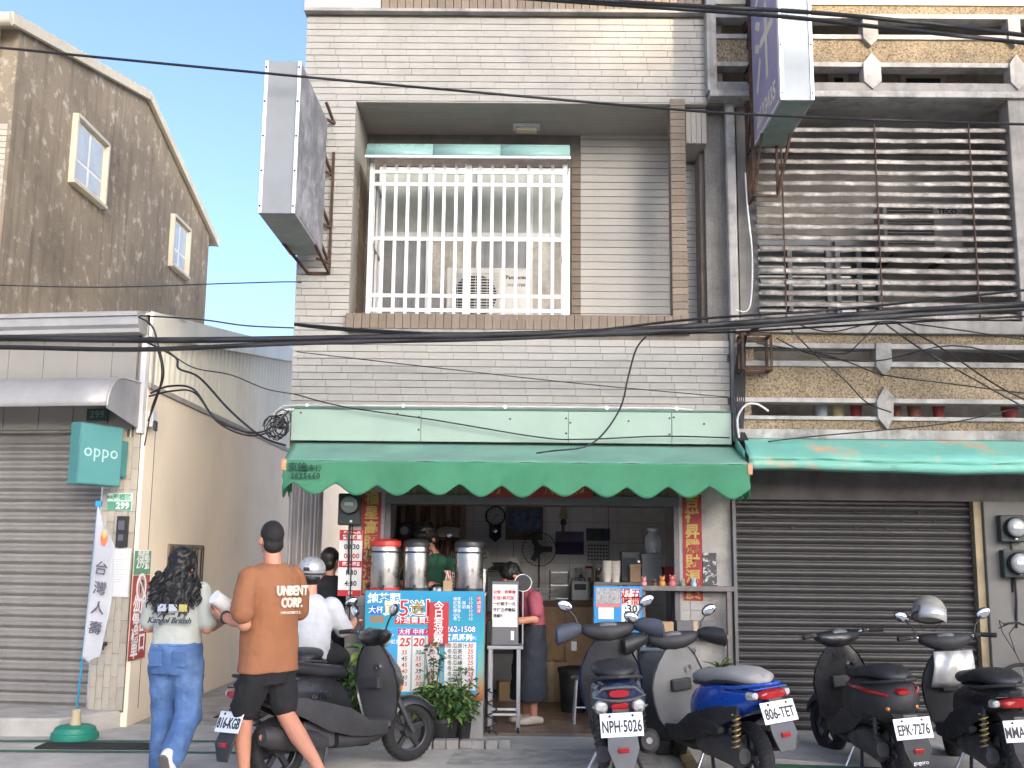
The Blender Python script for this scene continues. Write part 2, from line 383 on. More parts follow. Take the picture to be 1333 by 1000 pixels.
# boxed-in beam right of the pilaster and the tile strip below it
MB().box(1.60, 1.805, .10, .62, 5.60, 5.966).build('boxed_beam', m_soff, shop)
for k in range(4): MB().box(1.603+k*.051, 1.651+k*.051, .085, .0995, 5.603, 5.963).build('beam_board', m_soff, shop, bevel=.002, seg=1)
rs = MB().box(1.60, 1.80, .58, .6, 0, .0625).build('strip_tile', m_tile, shop, bevel=.002, seg=1); rs.location = (0,0,OZ0+.05)
for k in range(1, 27): inst(rs.data, 'strip_tile', (0, 0, OZ0+.05+k*.068), shop)
MB().box(1.58, 1.81, .6, .75, OZ0-.05, 5.6).build('strip_wall', m_mortar, shop)
cl = thing('ceiling_lamp', 'small flat lamp on the soffit over the caged window', 'lamp', (.03,.55,5.97))
MB().box(-.14,.14,-.07,.07,-.035,-.0).build('lamp_base', m_white, cl, bevel=.006)
MB().box(-.11,.11,-.055,.055,-.07,-.036).build('lamp_cover', mat('old_diffuser', (.5,.46,.33), .5), cl, bevel=.012)
# sliding window behind the cage
m_frame = mat('window_alu', (.60,.61,.60), .45, .3, var=.08, grime=.2, gcol=(.2,.19,.17))
m_curt = mat('curtain', (.36,.33,.28), .85, var=.2, vs=4)
m_blind = mat('green_blind', (.17,.19,.13), .8, var=.2)
wx0, wx1, wz0, wz1 = -1.52, .50, OZ0+.1, 5.62
wf = MB()
for zz in (wz0+.02, 4.88, wz1-.03): wf.box(wx0, wx1, YB+.02, YB+.09, zz-.03, zz+.03)
for xx in (wx0+.03, -.98, -.46, .08, wx1-.03): wf.box(xx-.026, xx+.026, YB+.012, YB+.098, wz0, wz1)
win = wf.build('window', m_frame, shop, bevel=.004)
for x0, x1 in ((wx0+.056,-1.006),(-.954,-.486),(-.434,.054),(.106,wx1-.056)):
    MB().box(x0, x1, YB+.05, YB+.056, wz0+.05, 4.85).build('pane', mat('dim_glass', (.20,.20,.19), .12, var=.2, vs=5) if x0 < -1.2 or -.5 < x0 < 0 else mat('curtained_pane', (.40,.37,.31), .3, var=.25, vs=7, streak=.5, gcol=(.15,.12,.09)), win)
    MB().box(x0, x1, YB+.05, YB+.056, 4.91, wz1-.06).build('pane', mat('frosted_glass', (.40,.42,.37), .35, var=.15, rvar=.05), win)
# white security cage
m_cage = mat('cage_white', (.66,.66,.65), .4, var=.05, grime=.1, gcol=(.4,.36,.3))
cx0, cx1, cz0, cz1 = -1.49, .425, OZ0+.143, 5.34
cage = thing('window_cage', 'white steel security cage over the upper floor window', 'window cage', ((cx0+cx1)/2, .02, cz0))
def cg(name, m, **k):
    o = m.build(name, m_cage, cage, **k); o.matrix_parent_inverse = Matrix.Translation(cage.location).inverted(); return o
xm = (cx0+cx1)/2
for xx, w_ in ((cx0+.02,.022), (xm,.036), (cx1-.02,.022)): cg('post', MB().box(xx-w_, xx+w_, -.005, .04, cz0, cz1), bevel=.003)
for k in range(7):
    for s_, (a, b) in enumerate(((cx0, xm-.02), (xm+.02, cx1))):
        x = a + (b-a)*(k+1)/8 + (.02 if s_ == 0 else -.02)
        cg('bar', MB().box(x-.016, x+.016, .004, .03, cz0+.002, cz1-.002), bevel=.002, seg=1)
for zz in (cz0+.045, cz0+.185, 4.58, 5.13, 5.255):
    for a, b in ((cx0+.042, xm-.036), (xm+.036, cx1-.042)):
        cg('rail', MB().box(a, b, -.004, .0035, zz-.018, zz+.018), bevel=.002, seg=1)
for xx in (cx0+.012, cx1-.012):          # returns to the wall
    for zz in (cz0+.045, 4.58, 5.255): cg('side_rail', MB().box(xx-.012, xx+.012, .042, .80, zz-.014, zz+.014))
    for yy in (.25,.5,.75): cg('side_bar', MB().box(xx-.012, xx+.012, yy-.013, yy+.013, cz0, cz1))
m_visor = mat('green_visor', (.22,.37,.325), .3, var=.05, vs=1.5)
vis = thing('window_visor', 'translucent sea green visor above the white window cage', 'visor', (xm, -.05, cz1))
VM = Matrix.Translation(vis.location).inverted()
for a, b in ((cx0-.02,-.87),(-.865,-.22),(-.215,cx1+.02)):
    o = MB().sheet([[(x, y, zz) for x in (a, (a+b)/2, b)] for y, zz in ((.3,5.56),(.15,5.555),(.0,5.54),(-.09,5.50),(-.145,5.43),(-.16,5.355))]).build('visor_panel', m_visor, vis, smooth=60, thick=.004); o.matrix_parent_inverse = VM
o = MB().box(cx0-.03, cx1+.03, -.17, -.145, 5.338, 5.36).build('front_rail', m_cage, vis); o.matrix_parent_inverse = VM
for xx in (cx0-.024, cx1+.018):
    o = MB().prism([(-.15,5.35),(.3,5.35),(.3,5.555),(.15,5.55),(.0,5.535),(-.09,5.495),(-.14,5.425)], xx, xx+.006, 'yz').build('end_plate', m_visor, vis); o.matrix_parent_inverse = VM
# air conditioner standing on the balcony behind the cage
ac = thing('air_conditioner', 'cream outdoor air conditioner unit behind the white window cage', 'air conditioner', (-.33,.50,OZ0+.11))
m_ac = mat('ac_cream', (.60,.58,.52), .5, var=.06, grime=.25, gcol=(.3,.28,.24))
MB().box(-.42,.42,-.14,.16,.03,.60).build('casing', m_ac, ac, bevel=.012)
gr = MB()
for k in range(17): gr.box(-.37,.10,-.155,-.148,.075+k*.029,.083+k*.029)
for k in range(9): gr.box(-.37+k*.0585,-.366+k*.0585,-.1525,-.144,.07,.56)
gr.build('fan_grille', m_ac, ac)
MB().lathe([(.215,-.002),(.215,.0),(.05,.001),(.05,-.002)],28,(-.135,-.1425,.31),'y').build('fan_opening', m_black_pl, ac)
MB().box(-.3,-.24,-.1,.1,0,.03).box(.24,.3,-.1,.1,0,.03).build('foot', m_black_pl, ac)
text('Panasonic', .052, m_black_ink, ac, face_front(.27,-.1415,.50), bold=.0015); text('INVERTER', .04, m_black_ink, ac, face_front(.27,-.1415,.42), shear=.2)
# ================================================================ ground floor of the tiled shophouse
YG = .10
GX0, GX1 = -1.60, 1.965            # ground floor front, outer faces
PX0, PX1 = U(500,760,YG).x, U(884,760,YG).x       # shop opening between the pillars
m_gtile = mat('grey_wall_tile', (.30,.285,.27), .5, var=.15, vs=6, rnd=.08, grime=.3, gcol=(.12,.11,.1))
gf = MB()
gf.box(GX0, PX0, YG, YG+.32, 0, 2.55); gf.box(PX1, GX1-.003, YG, YG+.32, 0, 2.55)
gf.box(PX0, PX1, YG+.02, YG+.3, 2.2, 2.55)
MB().box(GX0, GX0+.12, YG+.321, 4.4, 0, 2.52).build('alley_side_wall', _mats['pale_side_render'], shop)
gf.box(GX1-.15, GX1-.003, YG+.32, 4.3, 0, 2.52)
gf.box(XL+.02, XR-.02, .02, 4.4, 2.525, 2.549); gf.box(GX0+.12, GX1-.15, 4.1, 4.3, 0, 2.52)
gf.build('ground_floor_wall', m_conc_d, shop)
m_lining = mat('room_plaster', (.70,.69,.67), .8, var=.06, vs=2)
MB().box(GX0+.121, GX0+.128, YG+.33, 3.5, .03, 2.49).build('room_lining', m_lining, shop); MB().box(GX1-.158, GX1-.151, YG+.33, 3.5, .03, 2.49).build('room_lining', m_lining, shop)
# small pillar tiles on both pillars
k = 0
pt2 = None
for (a, b) in ((GX0+.004, PX0-.004), (PX1+.004, PX1+.19)):
    nx = max(1, round((b-a)/.108)); w = (b-a)/nx
    for i in range(nx):
        for j in range(21):
            me_ = None
            zz = .02+j*.108
            if zz > 2.3: continue
            o = MB().box(a+i*w+.003, a+(i+1)*w-.003, YG-.01, YG, zz, zz+.102) if pt2 is None or abs(w-pt2[0]) > 1e-6 else None
            if o is not None:
                ob = MB().box(.003, w-.003, -.01, -.0005, 0, .102).build('pillar_tile', m_gtile, shop, bevel=.002, seg=1); pt2 = (w, ob.data); ob.location = (a+i*w, YG, zz)
            else: inst(pt2[1], 'pillar_tile', (a+i*w, YG, zz), shop)
# shutter housing over the opening, brown corrugated strip above it
m_house = mat('shutter_box', (.115,.105,.11), .55, .3, var=.12, grime=.3)
hx0, hx1, hz0, hz1 = rect(503,647,890,661,YG-.06)
MB().box(PX0-.0, PX1+.0, YG-.07, YG+.25, 2.04, 2.13).build('shutter_box', m_house, shop, bevel=.006)
m_brown = mat('brown_sheet', (.17,.115,.085), .6, var=.2, vs=6)
cs = MB(); npt = []
for i in range(160):
    x = PX0 + (PX1-PX0)*i/159; npt.append((x, YG-.02 + (.012 if i % 4 < 2 else 0)))
cs.sheet([[(x, y, zz) for x, y in npt] for zz in (2.132, 2.5)]); cs.build('corrugated_strip', m_brown, shop, thick=.003)
for xx in (PX0-.002, PX1-.05): MB().box(xx, xx+.052, YG-.055, YG-.012, .02, 2.04).build('shutter_rail', m_house, shop, bevel=.004)

# ---------------------------------------------------------------- mint sign board strip
m_mint = mat('mint_board', (.275,.375,.305), .5, var=.08, vs=2, grime=.3, gcol=(.25,.34,.28), gs=1.6, streak=.22)
sb = thing('sign_board', 'blank mint green sign board along the tiled wall above the awning', 'sign board', (0,-.03,2.63))
SBM = Matrix.Translation(sb.location).inverted()
def sbp(name, m, mt_, **k): o = m.build(name, mt_, sb, **k); o.matrix_parent_inverse = SBM; return o
xs = [XL+.03, -.93, .44, 1.40, XR-.01]
for a, b in zip(xs[:-1], xs[1:]): sbp('panel', MB().box(a+.002, b-.002, -.075, -.04, 2.612, 2.905), m_mint, bevel=.003)
sbp('top_rail', MB().box(xs[0]-.01, xs[-1]+.005, -.082, .0, 2.907, 2.925), mat('green_rail', (.05,.13,.10), .5, var=.3), bevel=.002)
for x, zz in ((-2.05,2.87),(-1.15,2.87),(-.95,2.72),(-.95,2.84),(-.1,2.83),(.42,2.70),(.42,2.84),(.46,2.8),(1.0,2.82),(1.38,2.7),(1.38,2.85),(1.42,2.86),(1.7,2.8)):
    sbp('screw', MB().lathe([(.009,0),(.009,-.008),(.004,-.010)], 8, (x,-.0755,zz), 'y'), m_rust)
cd = thing('conduit_pipe', 'thin grey conduit clipped along the top of the mint sign board', 'pipe', (0,-.06,2.94))
o = MB().tube([(-2.32,-.03,2.80),(-2.3,-.045,2.88),(-2.22,-.055,2.935),(-2.1,-.06,2.942),(0,-.06,2.946),(1.45,-.06,2.944),(1.58,-.06,2.93),(1.7,-.06,2.86)], .011, 8).build('pipe', mat('pale_conduit', (.5,.5,.47), .5), cd, smooth=60); o.matrix_parent_inverse = Matrix.Translation(cd.location).inverted()
for x in (-2.0,-1.1,-.15,.8,1.45):
    o = MB().box(x-.012,x+.012,-.074,-.0,2.928,2.958).build('clip', m_alu, cd); o.matrix_parent_inverse = Matrix.Translation(cd.location).inverted()

# ---------------------------------------------------------------- green scalloped awning
m_awn = mat('awning_green', (.10,.385,.22), .62, var=.10, vs=2.5, bump=1.4, bs=9, grime=.18, gcol=(.2,.36,.25), gs=1.2, transl=.5)
m_awt = mat('awning_top', (.32,.58,.47), .6, var=.14, vs=2, bump=.35, bs=12, grime=.45, gcol=(.42,.54,.46), gs=1.5, transl=.5)
aw = thing('green_awning', 'bright green scalloped canvas awning across the drink shop front', 'awning', (0,-.4,2.36))
AM = Matrix.Translation(aw.location).inverted()
def awp(name, m, mt_, **k): o = m.build(name, mt_, aw, **k); o.matrix_parent_inverse = AM; return o
YA = -.72; AX0, AX1 = -2.05, 1.975; ZT, ZF = 2.595, 2.37
def top_pt(u, v):
    x = (XL+.06)*(1-u) + (XR-.0)*u; xf = AX0*(1-u)+AX1*u
    sag = -.012*math.sin(math.pi*v)*(1+.4*math.sin(u*31))
    return (x*(1-v)+xf*v, -.045*(1-v)+YA*v, ZT*(1-v)+ZF*v+sag+.004*math.sin(u*57+v*3)*v)
tg = MB(); tg.sheet([[top_pt(i/80, j/10) for i in range(81)] for j in range(11)])
awp('canvas_top', tg, m_awt, smooth=60, thick=.003)
NS = 11.2
def scal(x):   # scallop: rounded lobes with narrow peaks between
    t = ((x-AX0)/(AX1-AX0)*NS + .746) % 1.0
    return .5 - .5*math.cos(2*math.pi*t)
vg = []
for j in range(13):
    rowp = []
    for i in range(321):
        u = i/320; x = AX0 + (AX1-AX0)*u
        zb = 2.168 - .095*scal(x)**.7 + .006*math.sin(u*23)
        v = j/12; zz = (ZF+.008*0)*(1-v) + zb*v + .003*math.sin(u*57)
        y = YA - .012*v*math.sin(u*47)*.8 - .018*v*math.sin(u*19+1)- .006*math.sin(v*6+u*90)*v + .02*v
        rowp.append((x, y, zz))
    vg.append(rowp)
awp('valance', MB().sheet(vg), m_awn, smooth=60, thick=.003)
awp('front_bar', MB().tube([(AX0,YA+.02,ZF-.022),(AX1,YA+.02,ZF-.022)], .016, 8), m_rust)
for xx, xw in ((AX0, XL+.06), (AX1, XR-.0)):
    sg = []
    for j in range(7):
        v = j/6; rw = []
        for i in range(17):
            t = i/16; y = YA*(1-t) - .05*t; x = xx*(1-t) + xw*t
            ztop = ZF*(1-t) + (ZT)*t; zb = 2.07 + .05*t + .05*math.cos(t*14)*.6
            zz = ztop*(1-v)+zb*v
            rw.append((x + .012*math.sin(v*22+t*9)*(1-t)*v, y, zz))
        sg.append(rw)
    awp('end_flap', MB().sheet(sg), m_awn, smooth=60, thick=.003)
    awp('side_arm', MB().tube([(xx,YA+.02,ZF-.025),(xw,-.05,2.3)], .013, 8), m_rust)
    awp('corner_cap', MB().box(xx-.02, xx+.025, YA-.012, YA+.05, ZF-.09, ZF+.012), mat('worn_orange', (.50,.26,.15), .8, var=.3, vs=30), bevel=.01)
m_ink_g = mat('dark_green_ink', (.012,.05,.035), .7, var=0)
def on_val(s_, px, py, size, **k):
    p = U(px, py, YA-.03); text(s_, size, m_ink_g, aw, AM @ face_front(p.x, YA-.034, p.z), ext=.004, **k)
on_val('東銘', 387, 608.5, .082, bold=.0006); on_val('帆布行', 406, 609.5, .058, bold=.0004); on_val('2625660', 397.5, 619.5, .068, bold=.0006, spacing=1.1)

# ---------------------------------------------------------------- right pillar of the opening is rendered by ground_floor_wall; couplets and banner
m_redp = mat('red_paper', (.25,.02,.022), .6, var=.18, vs=9, rvar=.15)
def couplet(chars, x0, y0, x1, y1, lb, tilt=0):
    X0, X1, Z0, Z1 = rect(x0, y0, x1, y1, YG-.015); Z1 = min(Z1, 2.28)
    o = MB().box(-(X1-X0)/2, (X1-X0)/2, -.002, .002, 0, Z1-Z0).build('couplet', m_redp); o.location = ((X0+X1)/2, YG-.013, Z0); tag(o, lb, 'couplet', 'spring couplets')
    H = Z1-Z0; nch = len(chars)
    for i, ch in enumerate(chars):
        text(ch, min((X1-X0)*.98, H/nch*.98), m_gold_ink, o, face_front(0, -.003, H*(1-(i+.5)/nch)), 'gold_character', bold=.004)
    return o
couplet('福星高照盈滿園', 470, 640, 495, 775, 'red couplet with gold characters beside the left electricity meter')
couplet('吉祥昇騰財源廣', 889, 644, 914, 782, 'red couplet with gold characters on the right pillar')
X0, X1, Z0, Z1 = rect(629, 629, 771, 648, YG-.08)
o = MB().box(-(X1-X0)/2,(X1-X0)/2,-.002,.002,0,.235).build('door_banner', m_redp); o.location = ((X0+X1)/2, YG-.078, 2.108); tag(o, 'red banner with gold characters half hidden by the awning', 'banner')
for i, ch in enumerate('新馬騰財'): text(ch, .17, m_gold_ink, o, face_front(-.39+i*.26, -.003, .10), 'gold_character', bold=.005)

# ---------------------------------------------------------------- electricity meters
m_meter = mat('meter_case', (.028,.04,.038), .35, var=.1); m_mglass = mat('meter_glass', (.28,.3,.3), .12, var=.15, vs=40)
def meter(px0, py0, px1, py1, Y, lb, grp):
    X0, X1, Z0, Z1 = rect(px0, py0, px1, py1, Y); w, h = X1-X0, Z1-Z0
    t = thing('electricity_meter', lb, 'meter', ((X0+X1)/2, Y, Z0), 0, grp)
    MB().box(-w/2, w/2, -.09, 0, 0, h).build('case', m_meter, t, bevel=.012)
    r = min(w, h)*.42; cz = h-r-.02
    MB().lathe([(r,-.09),(r,-.135),(r*.92,-.15),(r*.92,-.146)], 24, (w*.04,0,cz), 'y').build('bezel', m_black_pl, t, smooth=40)
    MB().lathe([(r*.9,-.14),(r*.86,-.158),(r*.6,-.17),(.001,-.175)], 24, (w*.04,0,cz), 'y').build('dial_cover', m_mglass, t, smooth=60)
    d = MB().box(-r*.45+w*.04, r*.45+w*.04, -.178, -.174, cz-.01, cz+.022).build('counter', m_paper, t)
    MB().lathe([(.012,-.09),(.012,-.103)], 8, (w*.1,0,.035), 'y').build('seal', m_alu, t)
    MB().tube([(0,-.03,0),(0,-.03,-.2),(0,-.0,-.45)], .011, 6).build('lead', m_cable, t)
    return t
meter(442, 643, 471, 684, YG-.012, 'round glass electricity meter above the opening hours sign', 'electricity meters')

# ---------------------------------------------------------------- opening hours sign on the left pillar
X0, X1, Z0, Z1 = rect(441, 690, 471, 776, YG-.012); w, h = X1-X0, Z1-Z0
t = thing('hours_sign', 'red and white opening hours sign under the left meter', 'sign', ((X0+X1)/2, YG-.014, Z0))
MB().box(-w/2, w/2, -.004, .002, 0, h).build('board', m_paper, t)
def rb(a, b): MB().box(-w/2+.001, w/2-.001, -.0062, -.0042, h*a, h*b).build('red_band', m_red_ink, t)
rb(.84,1); rb(.43,.53); rb(0,.09)
for s_, f_, sz, mt_ in (('每週一~六',.955,.034,m_white_ink),('營業時間',.885,.044,m_white_ink),('08:30',.74,.065,m_black_ink),('08:00',.60,.065,m_red_ink),('週二~週五',.48,.036,m_white_ink),('1:30',.35,.065,m_black_ink),('4:30',.185,.065,m_black_ink),('休',.045,.04,m_white_ink)):
    text(s_, sz, mt_, t, face_front(.01, -.007, h*f_), bold=.0015)
MB().tube([(w*.06,-.02,-.25),(w*.06,-.02,h*1.1)], .006, 6).build('cable', m_cable, t)
# ================================================================ shuttered single-storey shop (left)
LC = Vector((-3.58, .10, 0)); LM = Matrix.Translation(LC) @ Matrix.Rotation(R(-8), 4, 'Z'); LI = LM.inverted()
def UL(px, py, yl=0.0):
    "photo pixel -> local point on the left shop front (local y = yl)"
    o = LI @ CAM; d = LI.to_3x3() @ ray(px, py); return o + d*((yl-o.y)/d.y)
m_clad = mat('cream_cladding', (.27,.258,.232), .5, var=.06, vs=2, grime=.2, gcol=(.2,.19,.17), streak=.15)
m_beige = mat('beige_plaster', (.86,.74,.57), .85, var=.07, vs=1.4, bump=.3, bs=50, grime=.22, gcol=(.62,.5,.37), gs=.7)
m_corr = mat('cream_corrugated', (.80,.76,.61), .45, .1, var=.07, vs=2, streak=.12, gcol=(.25,.24,.2))
m_shut = mat('shutter_cream', (.25,.235,.215), .5, .15, var=.12, vs=6, grime=.35, gcol=(.2,.17,.14), rnd=.05)
m_ptile = mat('cream_tile', (.40,.36,.29), .45, var=.12, vs=8, rnd=.1, grime=.25, gcol=(.3,.25,.2))
m_galv = mat('galvanised', (.36,.355,.345), .4, .2, var=.1, vs=5, grime=.25, gcol=(.25,.24,.22))
ls = thing('metal_clad_shop', 'single storey shop with metal cladding, cream roller shutter and beige alley wall', 'building', (0,0,0))
XW = -3.56
# body: alley wall, corrugated upper wall, back
zr0, zr1, yr1 = 3.62, 4.95, 9.2
MB().box(XW-.15, XW, .12, 13, 0, 3.12).build('alley_wall', m_beige, ls, bevel=.006)
MB().box(XW-.15, XW+.02, .12, 13, 3.12, 3.17).build('wall_capping', mat('capping', (.34,.32,.29), .7, var=.2), ls)
cg_ = MB(); ptsA = []; ptsB = []
ny = 300
for i in range(ny+1):
    y = .12 + (13-.12)*i/ny; off = [0, 0, .022, .022][i % 4]
    zt = zr0 + (zr1-zr0)*(y/yr1)
    ptsA.append((XW-.04+off, y, 3.171)); ptsB.append((XW-.04+off, y, zt))
cg_.sheet([ptsA, ptsB]); cg_.build('corrugated_wall', m_corr, ls)
MB().add([(XW+.03,.0,zr0-.02),(XW+.03,13,zr0+(zr1-zr0)*13/yr1-.02),(XW+.03,13,zr0+(zr1-zr0)*13/yr1+.2),(XW+.03,.0,zr0+.22)],[(0,1,2,3)]).build('roof_edge', m_corr, ls, thick=.03)
MB().add([(XW+.03,.0,zr0+.2),(XW+.03,13,zr0+(zr1-zr0)*13/yr1+.2),(XW-7,13,zr0+(zr1-zr0)*13/yr1+.2),(XW-7,.9,zr0+.2)],[(0,1,2,3)]).build('roof', m_corr, ls, thick=.02)
MB().box(XW-6, XW-1.75, 12.8, 13, 0, 4).build('back_wall', m_conc_d, ls)
# front, built in the shop's own slightly turned frame
zc0, zc1 = UL(150,512).z, UL(150,428).z
wl_ = MB(LM); wl_.box(-6, -.02, .02, .2, 2.7, 3.75); wl_.build('front_wall', m_conc_d, ls)
sx = [UL(x, 470).x for x in (-32,13.5,58.5,102.7,147.7,180)]
sx = [sx[0]-(sx[1]-sx[0])] + sx
for a, b in zip(sx[:-1], sx[1:]): MB(LM).box(a+.0025, b-.0025, -.03, .018, zc0-.35, zc1+.05).build('cladding_panel', m_clad, ls, bevel=.004)
MB(LM).box(-.045, .01, -.045, .02, 2.68, 3.72).build('corner_trim', m_white, ls, bevel=.004)
gt = MB(LM); gt.prism([(-.20,3.62),(-.03,3.62),(-.03,3.86),(-.26,3.80),(-.26,3.77),(-.235,3.77),(-.235,3.69),(-.20,3.66)], -6, .0, 'yz')
gt.build('roof_gutter', m_galv, ls, bevel=.004)
MB(LM).add([(-6,-.25,3.805),(0,-.25,3.805),(0,.8,3.98),(-6,.8,3.98)],[(0,1,2,3)]).build('roof_sheet', m_galv, ls, thick=.02)
# barrel awning of sheet metal
AWZ = UL(150,500).z; pa = .60
prof = [(-.03, AWZ)] + [(-.03-pa*.55-pa*.45*math.sin(t), AWZ-.30+.29*math.cos(t)) for t in [R(k*11.25) for k in range(9)]]
zfb = prof[-1][1]-.02
ba = MB(LM); ba.sheet([[(x, y, z) for x in (-6, -4, -2, -.32, -.03)] for y, z in prof]); ba.build('barrel_awning', m_galv, ls, smooth=50, thick=.006)
ce = MB(LM); ce.prism([(y, z) for y, z in prof] + [(-.03-pa, zfb), (-.03, zfb-.12)], -.035, -.028, 'yz'); ce.build('awning_end', mat('awning_end_grey', (.34,.34,.35), .5, .3, var=.12), ls)
MB(LM).tube([(-.03, y, z) for y, z in prof], .012, 6).build('awning_rim', m_galv, ls, smooth=60)
# roller shutter
z_top = 2.72; z_bot = .15; sh = .099; nsl = int((z_top-z_bot)/sh)
xs1 = UL(116, 800).x
sl = MB(); sp_ = [(.004,0),(-.012,.014),(-.032,.03),(-.034,.05),(-.018,.068),(.004,.076),(.008,.096),(.012,.096),(.012,0)]
sl.prism(sp_, -3.6, xs1, 'yz')
slo = sl.build('slat', m_shut, None, smooth=35); slme = slo.data
shu = MB(LM).box(-3.6, xs1, .135, .14, z_bot, z_top).build('roller_shutter', m_shut, ls)
for k in range(nsl):
    o = slo if k == 0 else bpy.data.objects.new('slat', slme)
    if k: col.objects.link(o)
    o.parent = shu; o.matrix_world = LM @ Matrix.Translation((0, .125, z_bot+.01+k*sh))
    o.matrix_local = LM @ Matrix.Translation((0, .125, z_bot+.01+k*sh))
sv = MB(LM)
for r_ in range(4):
    for k in range(9): sv.box(-3.2+k*.36+(r_ % 2)*.18, -3.08+k*.36+(r_ % 2)*.18, .1005, .1035, 2.08+r_*sh*1.0, 2.098+r_*sh*1.0)
tag(sv.build('vent_slots', m_black_ink, shu), kind='stuff')
MB(LM).box(-3.7, xs1+.05, .05, .3, z_top, z_top+.25).build('shutter_box', m_house, ls)
MB(LM).box(xs1, xs1+.045, .06, .16, z_bot, z_top).build('shutter_rail', m_alu, ls)
# tiled pillar
px0_, px1_ = xs1+.05, -.02
MB(LM).box(px0_, px1_, .004, .3, .13, 2.75).build('pillar', m_mortar, ls)
ncol = 5; cw = (px1_-px0_)/ncol
tb = MB().box(.0015, cw-.0015, -.008, .003, 0, .197).build('pillar_tile', m_ptile, None, bevel=.002, seg=1)
first = True
for i in range(ncol):
    for j in range(14):
        zz = .15 + j*.2 - (.1 if i % 2 else 0)
        if zz < .0 or zz > 2.6: continue
        if first: o = tb; first = False
        else: o = bpy.data.objects.new('pillar_tile', tb.data); col.objects.link(o); m_ = o.modifiers.new('bevel','BEVEL'); m_.width = .002; m_.segments = 1
        o.parent = ls; o.matrix_local = LM @ Matrix.Translation((px0_+i*cw, 0, zz))
# house numbers and notices on the shop
m_sgreen = mat('plate_green', (.10,.30,.19), .4, var=.08); m_pale = mat('plate_pale', (.50,.68,.56), .4, var=.06)
def lplate(name, lb, cat, px0, py0, px1, py1, mt_, yl=-.012, th=.006):
    a, b = UL(px0, (py0+py1)/2, yl), UL(px1, (py0+py1)/2, yl); c, d = UL((px0+px1)/2, py1, yl), UL((px0+px1)/2, py0, yl)
    w, h = b.x-a.x, d.z-c.z
    t = thing(name, lb, cat); t.matrix_world = LM @ Matrix.Translation(((a.x+b.x)/2, yl, c.z))
    MB().box(-w/2, w/2, -th, th, 0, h).build('board', mt_, t, bevel=.003); return t, w, h, th
t, w, h, th = lplate('house_number', 'green and white street number plate 299 on the tiled pillar', 'number plate', 140, 642, 172, 665, m_pale)
MB().box(-w/2+.004, w/2-.004, -th-.0015, -th, .004, h*.52).build('number_band', m_sgreen, t)
text('灣裡路', h*.38, m_sgreen, t, face_front(w*.1,-th-.002,h*.75), bold=.0015); text('299', h*.5, m_white_ink, t, face_front(w*.14,-th-.003,h*.27), bold=.003, spacing=1.1); text('南區', h*.2, m_sgreen, t, face_front(-w*.40,-th-.002,h*.75), bold=.0005)
t, w, h, th = lplate('house_number', 'dark street number plate 299 under the metal barrel awning', 'number plate', 113, 532, 141, 548, mat('plate_dark', (.02,.06,.05), .4, var=.1), -.1)
text('299', h*.8, mat('faded_green_ink', (.12,.2,.17), .6), t, face_front(w*.0,-th-.002,h*.5), bold=.002, spacing=1.1)
t, w, h, th = lplate('paper_notice', 'white printed paper notice fixed to the cream tiled pillar', 'notice', 142, 714, 169, 777, m_paper)
for k in range(12): MB().box(-w*.4, w*random.uniform(.1,.4), -th-.001, -th, h*(.3+k*.052), h*(.3+k*.052)+.004).build('printed_line', mat('grey_ink', (.45,.45,.45), .7), t)
t, w, h, th = lplate('door_intercom', 'small black box phone mounted on the tiled pillar', 'intercom', 153, 672, 166, 712, m_black_pl, -.03, .028)
MB().box(-w*.3, w*.3, -th-.004, -th, h*.55, h*.85).build('speaker_grille', m_grey_pl, t); MB().box(-w*.25, w*.25, -th-.004, -th, h*.2, h*.4).build('button_pad', m_grey_pl, t)
tap = thing('wall_tap', 'black tap on the lower part of the cream tiled pillar', 'tap'); p = UL(138,839,-.01); tap.matrix_world = LM @ Matrix.Translation(p)
MB().tube([(0,0,0),(0,-.05,0),(.01,-.065,-.015),(.01,-.065,-.045)],[.014,.014,.012,.011],8).build('spout', m_black_pl, tap, smooth=60); MB().bar((-.03,-.035,.022),(.03,-.035,.022),.012,.01).build('handle', m_black_pl, tap)
# teal light-box sign sticking out from the pillar
ob = thing('light_box_sign', 'teal light box sign hung beside the cream shutter', 'sign')
pA, pB = UL(102.5, 590, -.62), UL(158.5, 595, -.14)
p0, p1 = LM @ pA, LM @ pB
d_ = (p1-p0); d_.z = 0; nrm = Vector((d_.y, -d_.x, 0)).normalized(); ang = math.atan2(d_.y, d_.x)
zt_, zb_ = U(130, 553, p0.y*.5+p1.y*.5).z, U(130, 632, p0.y*.5+p1.y*.5).z
ob.location = ((p0.x+p1.x)/2, (p0.y+p1.y)/2, zb_); ob.rotation_euler = (0,0,ang); w = d_.length; h = zt_-zb_
m_teal = mat('teal_sign', (.10,.29,.285), .4, var=.06, vs=3)
MB().box(-w/2,w/2,0,.12,0,h).build('case', mat('teal_dark', (.06,.2,.19), .45), ob, bevel=.006); MB().box(-w/2+.012,w/2-.012,-.004,0,.012,h-.012).build('face', m_teal, ob)
text('oppo', .17, mat('pale_teal_ink', (.42,.62,.6), .5), ob, face_front(0,-.006,h*.55), spacing=1.05, sx=1.1)
MB().box(w/2-.02,w/2+.10,.03,.09,.10,h-.12).build('bracket', mat('teal_dark', (.06,.2,.19), .45), ob, bevel=.004)
